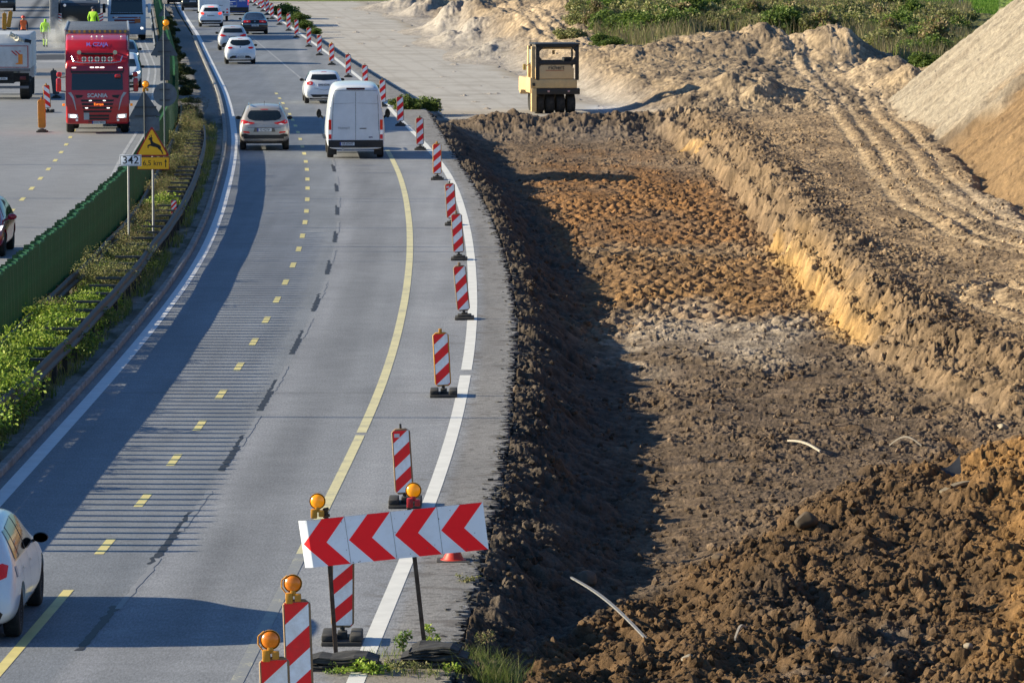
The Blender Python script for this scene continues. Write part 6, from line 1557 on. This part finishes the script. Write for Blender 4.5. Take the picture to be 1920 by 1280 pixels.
# tuft at the end of the new strip, and small ones on the verge
q = at(775, 203); 
for dx, sc in ((-.3, 1.0), (.45, .9)): scrub(3 if dx < 0 else 0, q.x + dx, q.y + dx * 2, -.15, .85 * sc, .75 * sc, 'pale green weed tuft at the near end of the pale strip, right of the delineators', 'weed tufts on the verge')
for px, py in ((765, 205), (800, 203)):
    q2 = at(px, py); scrub(0, q2.x, q2.y, -.1, .6, .5, 'pale green weed tuft at the near end of the pale strip, right of the delineators', 'weed tufts on the verge')
for px, py, s in ((535, 28, 1.1), (556, 42, .9), (570, 52, .7), (590, 62, .5), (700, 165, .35)):
    q2 = at(px, py); scrub(3, q2.x, q2.y, -.1, 1.3 * s, .9 * s, 'small yellow green bush behind the far row of delineators', 'small bushes behind the far delineators')
# scrubland in the background
bg_i = 0
def bgs(px, Y, kinds, r, h):
    x = lat(px, Y); z = zat(x, Y, False); scrub(rr.choice(kinds), x, Y, z - .1, r, h, {0: 'fresh green shrub in the scrubland behind the sand mounds', 1: 'olive brown bush in the scrubland behind the sand mounds'}[0 if kinds[0] in (0, 3) else 1], 'green shrubs beyond the earthworks' if kinds[0] in (0, 3) else 'brown bushes beyond the earthworks')
for px, Y, r, h in ((1135,296,1.5,1.5),(1160,290,1.8,1.6),(1185,288,1.5,1.7),(1210,286,1.6,1.5),(1240,290,1.7,1.9),(1262,286,1.3,1.6),(1290,300,1.8,2.0),(1330,310,1.6,1.8),(1110,310,1.4,1.3),(1475,287,1.6,1.9),(1690,290,1.7,1.7),(1715,275,1.5,1.6),(1745,262,1.6,1.4),(1725,250,1.3,1.0),(1760,290,1.8,1.5),(1700,262,1.3,1.2),(1640,292,1.4,1.2),(1600,300,1.4,1.3),(1790,300,1.6,1.3),(1130,278,1.1,.9),(1150,276,1.2,.8)):
    bgs(px, Y, (0, 3), r * .85, h * .9)
for k in range(180):
    px = rr.uniform(1065, 1800); Y = rr.uniform(286, 362) if px < 1650 else rr.uniform(262, 350)
    if px > 1560 and Y > 345: continue
    bgs(px, Y, (2, 4, 2, 2) if rr.random() < .9 else (0, 3), rr.uniform(.9, 1.7), rr.uniform(.9, 1.8))
bgs(1665, 368, (1,), 2.2, 3.2) ; bgs(1672, 372, (0, 3), 1.8, 2.6)
r_ = rnd(9); V = []
N_ = 60000; px = 1058 + 760 * r_.rand(N_); Yy = 255 + 125 * r_.rand(N_); X = px; X = (px - 960) / FOC * Yy
gm = grass_mask(X, Yy); k = r_.rand(N_) < gm; X, Yy = X[k], Yy[k]; zz, _ = land(X, Yy, False)
q = blades('dry_grass', 8, np.stack([X, Yy, zz], 1), .4, 1.3, .035, leaf_mat('dry meadow stalks', [(.22, .20, .08), (.36, .30, .16), (.26, .21, .13), (.24, .30, .07)], .3), lean=.3); tag(q, 'tall dry grass and stalks filling the scrubland behind the mounds', 'grass', kind='stuff')
N_ = 26000; X = lat(1540 + 330 * r_.rand(N_), 1.0) ; Yy = 362 + 60 * r_.rand(N_); X = X * Yy; zz, _ = land(X, Yy, False)
q = blades('meadow_grass', 12, np.stack([X, Yy, zz], 1), .12, .4, .05, leaf_mat('meadow green', [(.12, .24, .03), (.20, .34, .05)], .3), lean=.3); tag(q, 'short bright green grass of the field at the top right', 'grass', kind='stuff')
# foreground plants
def grass_clump(px, py, n, rad, h, label, lm=L_grass, z=None):
    p = at(px, py, -.05); r = rnd(int(px)); B = np.stack([r.normal(size=n) * rad, r.normal(size=n) * rad, np.zeros(n)], 1)
    root = empty('grass_clump', (p.x, p.y, (zat(p.x, p.y) if z is None else z) - .02), 0, label, 'grass'); blades('blades', int(px), B, h * .35, h, .006, lm, root, lean=.6, segs=4)['kind'] = 'stuff'
    return root
g = grass_clump(925, 1262, 420, .16, .55, 'tall grass clump with pale seed stalks at the bottom of the asphalt edge')
grass_clump(960, 1250, 120, .12, .35, 'thinner grass clump just right of the tall one')
grass_clump(880, 1240, 160, .16, .28, 'short grass beside the right ballast slabs', z=0)
def herb(px, py, h, r, n, leaf, label, lm=L_bright):
    p = at(px, py); root = empty('herb', p, 0, label, 'weed'); q = random.Random(int(px)); cl = [(q.uniform(-r, r), q.uniform(-r, r), h * q.uniform(.2, .9), r * .4, r * .4, h * .15, 1) for _ in range(9)]
    leaf_cloud('foliage', int(px), n, cl, leaf, lm, root, aspect=.7); stems('stem', int(px), 6, h * .9, r, M_stem, root, .005); return root
herb(684, 1262, .17, .26, 420, .045, 'low leafy weed in front of the left ballast slabs')
herb(757, 1222, .26, .09, 160, .045, 'upright leafy weed between the two ballast stacks', L_mid)
herb(776, 1262, .15, .24, 300, .03, 'fine leaved weed in front of the right ballast slabs', L_olive)
herb(806, 1212, .30, .10, 170, .04, 'slender weed growing at the foot of the right chevron board post')
herb(842, 1258, .10, .10, 90, .04, 'tiny green weed at the right end of the ballast slabs')
herb(872, 1090, .10, .16, 150, .03, 'pale small weed at the crumbled asphalt edge below the cone', L_olive)
herb(640, 1262, .12, .16, 160, .035, 'small leafy weed left of the low leafy one', L_mid)
herb(716, 1258, .16, .12, 150, .03, 'thin weed between the ballast slabs on the sandy strip', L_olive)
herb(905, 1205, .18, .14, 160, .03, 'dry twiggy weed on the crumbled edge above the tall grass clump', L_dry)
grass_clump(730, 1240, 90, .20, .22, 'sparse short grass between the two ballast stacks', z=0)
grass_clump(800, 1270, 140, .25, .20, 'sparse short grass in front of the right ballast slabs', z=0)
# trees on the far left whose shadows fall across the top of the road
def tree(x, y, h, seed, label):
    root = empty('tree', (x, y, -.1), 0, label, 'tree', 'trees on the left verge'); r = random.Random(seed)
    bm = bmesh.new(); bm_cyl(bm, (0, 0, 0), (0, 0, h * .55), .24, .13, 9)
    for k in range(7):
        a = r.uniform(0, 6.28); z = h * r.uniform(.3, .55); bm_cyl(bm, (0, 0, z), (math.cos(a) * h * .2, math.sin(a) * h * .2, z + h * .22), .08, .03, 6)
    mesh_obj('trunk', bm, plain('bark', (.09, .07, .05), .9), root)
    cl = [(r.uniform(-1, 1) * h * .2, r.uniform(-1, 1) * h * .2, h * r.uniform(.42, .9), h * .14, h * .14, h * .1, 1) for _ in range(16)]
    leaf_cloud('crown', seed, 5000, cl, .3, L_far, root, aspect=.7)
for k, (x, y, h_) in enumerate(((-46, 262, 9), (-50, 300, 11), (-47, 322, 9), (-54, 352, 12), (-56, 385, 11), (-58, 420, 13), (-52, 285, 7), (-59, 455, 13))): tree(x, y, h_, 80 + k, 'broadleaved tree on the left verge beyond the edge of the photo')

# ------------------------------------------------------------------ loose things in the dug soil
def ground_pt(px, py, z=-.8):
    for _ in range(12):
        p = at(px, py, z); z2 = zat(p.x, p.y); 
        if abs(z2 - z) < .01: break
        z = z * .5 + z2 * .5
    return Vector((p.x, p.y, zat(p.x, p.y)))
M_wood = plain('weathered pale wood', (.38, .33, .27), .8, var=.25, scale=12)
def lath(name, px0, py0, px1, py1, wid, th, mat, label, cat, bow=0., lift=.04):
    a, b = ground_pt(px0, py0), ground_pt(px1, py1); n = 12; V = []; d = (b - a); s = Vector((-d.y, d.x, 0)).normalized() * wid / 2; bm = bmesh.new(); rg = []
    for k in range(n + 1):
        t = k / n; c = a + d * t + Vector((0, 0, lift + .06 * math.sin(t * math.pi) * (1 if bow >= 0 else 0) + bow * math.sin(t * math.pi))); w_ = s * (1 - .5 * abs(t - .4))
        rg.append([bm.verts.new(c + w_), bm.verts.new(c - w_), bm.verts.new(c - w_ - Vector((0, 0, th))), bm.verts.new(c + w_ - Vector((0, 0, th)))])
    for p_, q_ in zip(rg, rg[1:]):
        for k in range(4): bm.faces.new((p_[k], p_[(k + 1) % 4], q_[(k + 1) % 4], q_[k]))
    bm.faces.new(rg[0]); bm.faces.new(rg[-1]); return tag(mesh_obj(name, bm, mat), label, cat)
lath('plank', 1070, 1105, 1216, 1221, .05, .02, plain('grey weathered lath', (.20, .20, .21), .7, var=.2), 'long bowed grey lath lying diagonally across the dark pit bottom', 'plank', .03, .14)
lath('stick', 1478, 833, 1538, 856, .045, .035, M_wood, 'pale straight stick lying on the dark soil in the pit', 'stick', .0, .08)
lath('branch', 1668, 842, 1728, 842, .04, .03, M_wood, 'pale curved branch arching over the soil left of the plastic scrap', 'branch', .10, .08)
lath('root', 1378, 1214, 1398, 1185, .03, .03, M_wood, 'thin pale root curving out of the brown heap', 'root', .03, .12)
lath('timber_scrap', 1765, 932, 1835, 905, .12, .04, plain('splintered timber', (.28, .22, .14), .8), 'pale splintered timber half buried right of the plastic scrap', 'wood', .0, .10)
# bent plastic scrap
p = ground_pt(1772, 905); bm = bmesh.new(); rg = []
for i in range(11):
    u = i / 10 * 2 - 1
    rg.append([bm.verts.new((u * .27, .10 * v - .05, .30 * v * (1 - .25 * (1 - u * u)) + .10 * u * u - .02 + .05 * u)) for v in (0, .33, .66, 1)])
for a, b in zip(rg, rg[1:]):
    for k in range(3): bm.faces.new((a[k], a[k + 1], b[k + 1], b[k]))
bmesh.ops.solidify(bm, geom=bm.faces[:], thickness=.012); q = mesh_obj('plastic_scrap', bm, plain('grey plastic sheet', (.13, .14, .16), .35, var=.15)); q.location = p + Vector((0, 0, .05)); q.rotation_euler = (0, 0, .2)
tag(q, 'bent grey plastic scrap lying in the brown heap at the right', 'plastic scrap')
def stone(px, py, s, c, label, seed, flat=.7):
    p = ground_pt(px, py); bm = bmesh.new(); bmesh.ops.create_icosphere(bm, subdivisions=3, radius=1); r = random.Random(seed); ps = [Vector((r.uniform(-1, 1), r.uniform(-1, 1), r.uniform(-1, 1))).normalized() for _ in range(9)]
    for v in bm.verts:
        k = 1.0
        for q in ps:
            d = v.co.dot(q)
            if d > .72: v.co -= q * (d - .72) * .9
        v.co = Vector((v.co.x, v.co.y, v.co.z * flat)) * s
    q = mesh_obj('boulder', bm, plain('stone ' + label[:12], c, .85, var=.3, scale=9)); q.location = p + Vector((0, 0, s * .35)); return tag(q, label, 'boulder')
stone(1512, 985, .19, (.085, .06, .038), 'large dark clay boulder on the edge of the brown heap', 5, .8)
stone(1100, 1093, .17, (.12, .09, .065), 'rounded boulder at the left margin of the brown heap', 6)
stone(1345, 1046, .11, (.13, .09, .055), 'smaller boulder right of the long grey lath', 7)
stone(1815, 1228, .07, (.30, .25, .19), 'small pale stone near the bottom right corner', 8)
stone(1880, 806, .12, (.34, .29, .21), 'pale lump of lime sand at the right edge of the pit', 9)
stone(1292, 1150 + 90, .10, (.30, .27, .22), 'pale clod at the foot of the brown heap', 10)
# loose clods strewn over the pit (nobody could count them)
def clods(name, n, seed, label, x0, x1, y0, y1, smin, smax, cond, mat):
    r = rnd(seed); bm = bmesh.new(); bmesh.ops.create_icosphere(bm, subdivisions=1, radius=1); B = np.array([v.co[:] for v in bm.verts]); Fc = np.array([[v.index for v in f.verts] for f in bm.faces]); bm.free()
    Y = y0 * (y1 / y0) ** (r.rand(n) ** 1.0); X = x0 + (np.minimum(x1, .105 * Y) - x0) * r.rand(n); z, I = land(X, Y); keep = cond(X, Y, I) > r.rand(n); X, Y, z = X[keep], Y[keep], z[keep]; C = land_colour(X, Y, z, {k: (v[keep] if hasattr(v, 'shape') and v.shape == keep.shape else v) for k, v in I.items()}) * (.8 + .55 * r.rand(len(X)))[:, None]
    n = len(X); s = smin + (smax - smin) * r.rand(n) ** 3.5; sh = 1 + .45 * (r.rand(n, len(B)) - .5); ax = .7 + .6 * r.rand(n, 3); ang = r.rand(n) * 6.28
    P = B[None] * sh[..., None] * ax[:, None] * s[:, None, None]; c, s_ = np.cos(ang)[:, None], np.sin(ang)[:, None]; Q = np.stack([P[..., 0] * c - P[..., 1] * s_, P[..., 0] * s_ + P[..., 1] * c, P[..., 2]], -1) + np.stack([X, Y, z + s * .3], 1)[:, None]
    F = (Fc[None] + (np.arange(n) * len(B))[:, None, None]).reshape(-1, 3)
    o = np_mesh(name, Q.reshape(-1, 3), F, mat, smooth=False, colors=np.repeat(np.clip(C, .02, .8), len(B), 0)); return tag(o, label, 'soil clods', kind='stuff')
soilm = bpy.data.materials['dug soil']
clods('soil_clods', 42000, 31, 'loose crumbs and clods of soil strewn over the pit and the heap', -.2, 99, 57, 205, .010, .075, lambda X, Y, I: np.clip((1 - I['isp']) * (.25 + 1.0 * I['heapm'] + .6 * I['rim'] + .35 * np.exp(-((I['d'] - .5) / .5) ** 2)), 0, 1) * (I['d'] > .12), soilm)
r_ = rnd(77)
# broken asphalt crumbs along the edge
n = 3400; Y = 57 * (214 / 57) ** r_.rand(n); X = f_edge(Y) + r_.normal(size=n) * .10 + .05
bm = bmesh.new(); bmesh.ops.create_cube(bm, size=1); B = np.array([v.co[:] for v in bm.verts]); Fc = np.array([[v.index for v in f.verts] for f in bm.faces]); bm.free()
s = .025 + .085 * r_.rand(n) ** 2; ang = r_.rand(n) * 6.28; P = B[None] * (1 + .5 * (r_.rand(n, 8) - .5))[..., None] * np.stack([s, s * .8, s * .45], 1)[:, None]; tl = (r_.rand(n) - .3)[:, None] * .8
c, s_ = np.cos(ang)[:, None], np.sin(ang)[:, None]; Q = np.stack([P[..., 0] * c - P[..., 1] * s_, P[..., 0] * s_ + P[..., 1] * c, P[..., 2] - P[..., 0] * tl], -1) + np.stack([X, Y, -.02 - np.clip(X - f_edge(Y), 0, 1) * .35], 1)[:, None]
q = np_mesh('asphalt_crumbs', Q.reshape(-1, 3), (Fc[None] + (np.arange(n) * 8)[:, None, None]).reshape(-1, 4), plain('broken asphalt', (.06, .058, .056), .9, var=.5, scale=4), smooth=False); tag(q, 'broken lumps of asphalt along the crumbling edge of the carriageway', 'rubble', kind='stuff')

# ------------------------------------------------------------------ people
def person(loc, rz, label, J, skinmats, H=1.78, helmet=None, extra=None):
    """J: joint positions; one continuous skinned body"""
    root = empty('person', loc, rz, label, 'person')
    names = list(J); idx = {n_: i for i, n_ in enumerate(names)}; V = [Vector(J[n_][:3]) for n_ in names]; Rr = [J[n_][3] for n_ in names]
    E = [('pelvis', 'waist'), ('waist', 'chest'), ('chest', 'neck'), ('neck', 'head'), ('head', 'crown')]
    for s in 'LR': E += [('pelvis', 'hip' + s), ('hip' + s, 'knee' + s), ('knee' + s, 'ankle' + s), ('ankle' + s, 'toe' + s), ('chest', 'shoulder' + s), ('shoulder' + s, 'elbow' + s), ('elbow' + s, 'wrist' + s), ('wrist' + s, 'palm' + s)]
    E = [(idx[a], idx[b]) for a, b in E]
    for s in 'LR':
        pw = Vector(J['palm' + s][:3]); d = (pw - Vector(J['wrist' + s][:3])).normalized(); sd = 1 if s == 'R' else -1
        for k, (dy, ln) in enumerate(((-.035, .07), (-.012, .08), (.012, .075), (.033, .06))):
            V.append(pw + Vector((0, dy, 0)) + d * ln * .55); V.append(pw + Vector((-sd * .012, dy, 0)) + d * ln); Rr += [.009, .008]; E += [(idx['palm' + s], len(V) - 2), (len(V) - 2, len(V) - 1)]
        V.append(pw + Vector((-sd * .02, .05, -.0)) - d * .01); Rr.append(.010); E.append((idx['palm' + s], len(V) - 1))
    me = bpy.data.meshes.new('body'); me.from_pydata(V, E, []); o = bpy.data.objects.new('body', me); col.objects.link(o)
    m = o.modifiers.new('k', 'SKIN'); m.use_smooth_shade = True
    for i, v in enumerate(me.skin_vertices[0].data): v.radius = (Rr[i],) * 2 if i >= len(names) or len(J[names[i]]) < 5 else (J[names[i]][3], J[names[i]][4]); v.use_root = (i == idx['pelvis'])
    m = o.modifiers.new('s', 'SUBSURF'); m.levels = 2
    dg = bpy.context.evaluated_depsgraph_get(); out = bpy.data.meshes.new_from_object(o.evaluated_get(dg)); bpy.data.objects.remove(o); out.materials.clear()
    for mt in skinmats[0]: out.materials.append(mt)
    hands = [Vector(J['wrist' + s][:3]) for s in 'LR'] ; pl = [Vector(J['palm' + s][:3]) for s in 'LR']
    for p_ in out.polygons:
        c = p_.center; p_.use_smooth = True; k = skinmats[1](c)
        if any((c - pp).length < .13 and (c - pp).length < (c - hh).length + .02 for pp, hh in zip(pl, hands)): k = 0
        p_.material_index = k
    body = link_mesh('body', out, None, root)
    if helmet is not None:
        bm = bmesh.new(); bmesh.ops.create_uvsphere(bm, u_segments=16, v_segments=10, radius=.135)
        for v in bm.verts: v.co.z = max(v.co.z, -.02) * .95; v.co.y *= 1.12
        h_ = Vector(J['head'][:3]); q = mesh_obj(helmet[0], bm, helmet[1], root); q.location = h_ + Vector((0, -.01, .03))
    return root
SK = plain('skin', (.42, .24, .16), .6); JK = plain('lime hi-vis cloth', (.32, .62, .02), .7, var=.15, scale=8, emit=(.4, .9, .02), es=.05); TR = plain('lime trousers', (.34, .55, .08), .7); NV = plain('navy work cloth', (.02, .03, .06), .8); BT = plain('black boots', (.015, .015, .015), .7); OR = plain('orange vest', (.75, .14, .03), .6, emit=(1, .15, .02), es=.06); JN = plain('blue jeans', (.06, .12, .28), .8)
def joints(stride=.12, arm=.04, hood=.0):
    return {'pelvis': (0, 0, .98, .16, .12), 'waist': (0, 0, 1.12, .15, .11), 'chest': (0, .01, 1.36, .19, .125), 'neck': (0, .02, 1.53, .062), 'head': (0, .04, 1.66, .10), 'crown': (0, .03, 1.75, .07),
     'hipL': (-.10, 0, .92, .10), 'kneeL': (-.11, stride * .8, .52, .068), 'ankleL': (-.11, stride, .09, .05), 'toeL': (-.12, stride + .16, .045, .042),
     'hipR': (.10, 0, .92, .10), 'kneeR': (.10, -stride * .3 + .06, .51, .068), 'ankleR': (.11, -stride * 1.3, .12, .05), 'toeR': (.12, -stride * 1.3 + .15, .045, .042),
     'shoulderL': (-.20, .0, 1.45, .075), 'elbowL': (-.26, -arm, 1.17, .055), 'wristL': (-.26, .10 - arm, .95, .038), 'palmL': (-.26, .12 - arm, .87, .035),
     'shoulderR': (.20, .0, 1.45, .075), 'elbowR': (.26, arm, 1.17, .055), 'wristR': (.25, .12 + arm, .96, .038), 'palmR': (.25, .16 + arm, .88, .035)}
p = at(85, 89)
person(p, R(-6), 'worker in hooded lime hi-vis jacket walking away beside the milling machine', joints(), ([SK, JK, NV, TR, BT], lambda c: 4 if c.z < .13 else (3 if c.z < .52 else (2 if c.z < .93 else 1))))
p = at(44, 84)
person(p, R(12), 'worker in orange vest and red helmet standing behind the tipper lorry', joints(.02, .0), ([SK, OR, NV, NV, BT], lambda c: 4 if c.z < .13 else (2 if c.z < .95 else (0 if c.z > 1.52 else (2 if abs(c.x) > .2 else 1)))), helmet=('helmet', plain('red helmet', (.6, .05, .03), .4)))
p = at(176, 38); p.z = 1.0
wk = person(p, R(-20), 'worker in lime jacket at the top right corner of the milling machine', joints(.02, .1), ([SK, JK, NV, NV, BT], lambda c: 4 if c.z < .13 else (2 if c.z < .95 else (0 if c.z > 1.52 else 1))), helmet=('helmet', NV))
wk.location = (lat(176, 287), 287, 1.15)
x = lat(1801, 386); person((x, 386, zat(x, 386, False)), R(15), 'distant person in blue jeans standing in the green field', joints(.03, .02), ([SK, JN, JN, NV, BT], lambda c: 4 if c.z < .13 else (1 if c.z < .98 else (0 if c.z > 1.52 else 3))))

for o in list(sp):
    if 'label' not in o:
        for c in list(o.children_recursive) + [o]: bpy.data.objects.remove(c)
for pr_ in protos.values():
    for o in pr_:
        if 'label' not in o:
            for c in list(o.children_recursive) + [o]: bpy.data.objects.remove(c)
# dust raised by the milling drum
m = bpy.data.materials.new('milling dust'); m.use_nodes = True; nt = m.node_tree; nt.nodes.clear(); o_ = nt.nodes.new('ShaderNodeOutputMaterial'); v_ = nt.nodes.new('ShaderNodeVolumePrincipled')
v_.inputs['Color'].default_value = (.85, .87, .9, 1); tc = nt.nodes.new('ShaderNodeTexCoord'); nz = nt.nodes.new('ShaderNodeTexNoise'); nz.inputs['Scale'].default_value = 1.6; nz.inputs['Detail'].default_value = 4
gr = nt.nodes.new('ShaderNodeTexGradient'); gr.gradient_type = 'SPHERICAL'; nt.links.new(tc.outputs['Object'], gr.inputs[0]); nt.links.new(tc.outputs['Object'], nz.inputs['Vector'])
mu = nt.nodes.new('ShaderNodeMath'); mu.operation = 'MULTIPLY'; rp = nt.nodes.new('ShaderNodeMapRange'); rp.inputs[1].default_value = .42; rp.inputs[2].default_value = .7; rp.inputs[3].default_value = 0; rp.inputs[4].default_value = 2.2
nt.links.new(nz.outputs['Fac'], rp.inputs[0]); nt.links.new(rp.outputs[0], mu.inputs[0]); nt.links.new(gr.outputs['Fac'], mu.inputs[1]); nt.links.new(mu.outputs[0], v_.inputs['Density']); nt.links.new(v_.outputs[0], o_.inputs['Volume'])
bm = bmesh.new(); bmesh.ops.create_icosphere(bm, subdivisions=3, radius=1); q = mesh_obj('dust_cloud', bm, m); p = at(116, 92); q.location = (p.x, p.y + 1, .9); q.scale = (1.5, 2.5, 1.2); tag(q, 'pale dust cloud rising beside the milling machine and the lime jacketed worker', 'dust', kind='stuff')
# ------------------------------------------------------------------ light, sky, camera
w = bpy.data.worlds.new('World'); scene.world = w; w.use_nodes = True
nt = w.node_tree; bg = nt.nodes['Background']
sky = nt.nodes.new('ShaderNodeTexSky'); sky.sky_type = 'NISHITA'; sky.sun_disc = False
EL, AZ = R(19.6), R(-88.0)   # azimuth from +Y (north), clockwise; the sun stands to the left
sky.sun_elevation = EL; sky.sun_rotation = AZ; sky.air_density = 1.0; sky.dust_density = .6; sky.ozone_density = 2.5
mx = nt.nodes.new('ShaderNodeMix'); mx.data_type = 'RGBA'; mx.blend_type = 'MULTIPLY'; mx.inputs[0].default_value = 1; mx.inputs[7].default_value = (.72, 1.02, 1.30, 1)
nt.links.new(sky.outputs[0], mx.inputs[6]); nt.links.new(mx.outputs[2], bg.inputs[0]); bg.inputs[1].default_value = .12
s = bpy.data.lights.new('sun', 'SUN'); s.energy = 10.0; s.angle = R(.4); s.color = (1, .875, .62)
so = bpy.data.objects.new('sun', s); col.objects.link(so)
tosun = Vector((math.sin(AZ) * math.cos(EL), math.cos(AZ) * math.cos(EL), math.sin(EL)))
so.rotation_euler = tosun.to_track_quat('Z', 'Y').to_euler(); so.location = (-30, 100, 40)
cam = bpy.data.cameras.new('camera'); co = bpy.data.objects.new('camera', cam); col.objects.link(co)
cam.sensor_width = 36; cam.lens = 36 * FOC / 1920; cam.clip_start = .5; cam.clip_end = 9000
co.location = (0, 0, CAM_H); co.rotation_euler = (math.pi / 2 - TILT, 0, 0)
cam.dof.use_dof = True; cam.dof.focus_distance = 95; cam.dof.aperture_fstop = 16
scene.camera = co
scene.view_settings.view_transform = 'Standard'; scene.view_settings.look = 'None'; scene.view_settings.exposure = 0
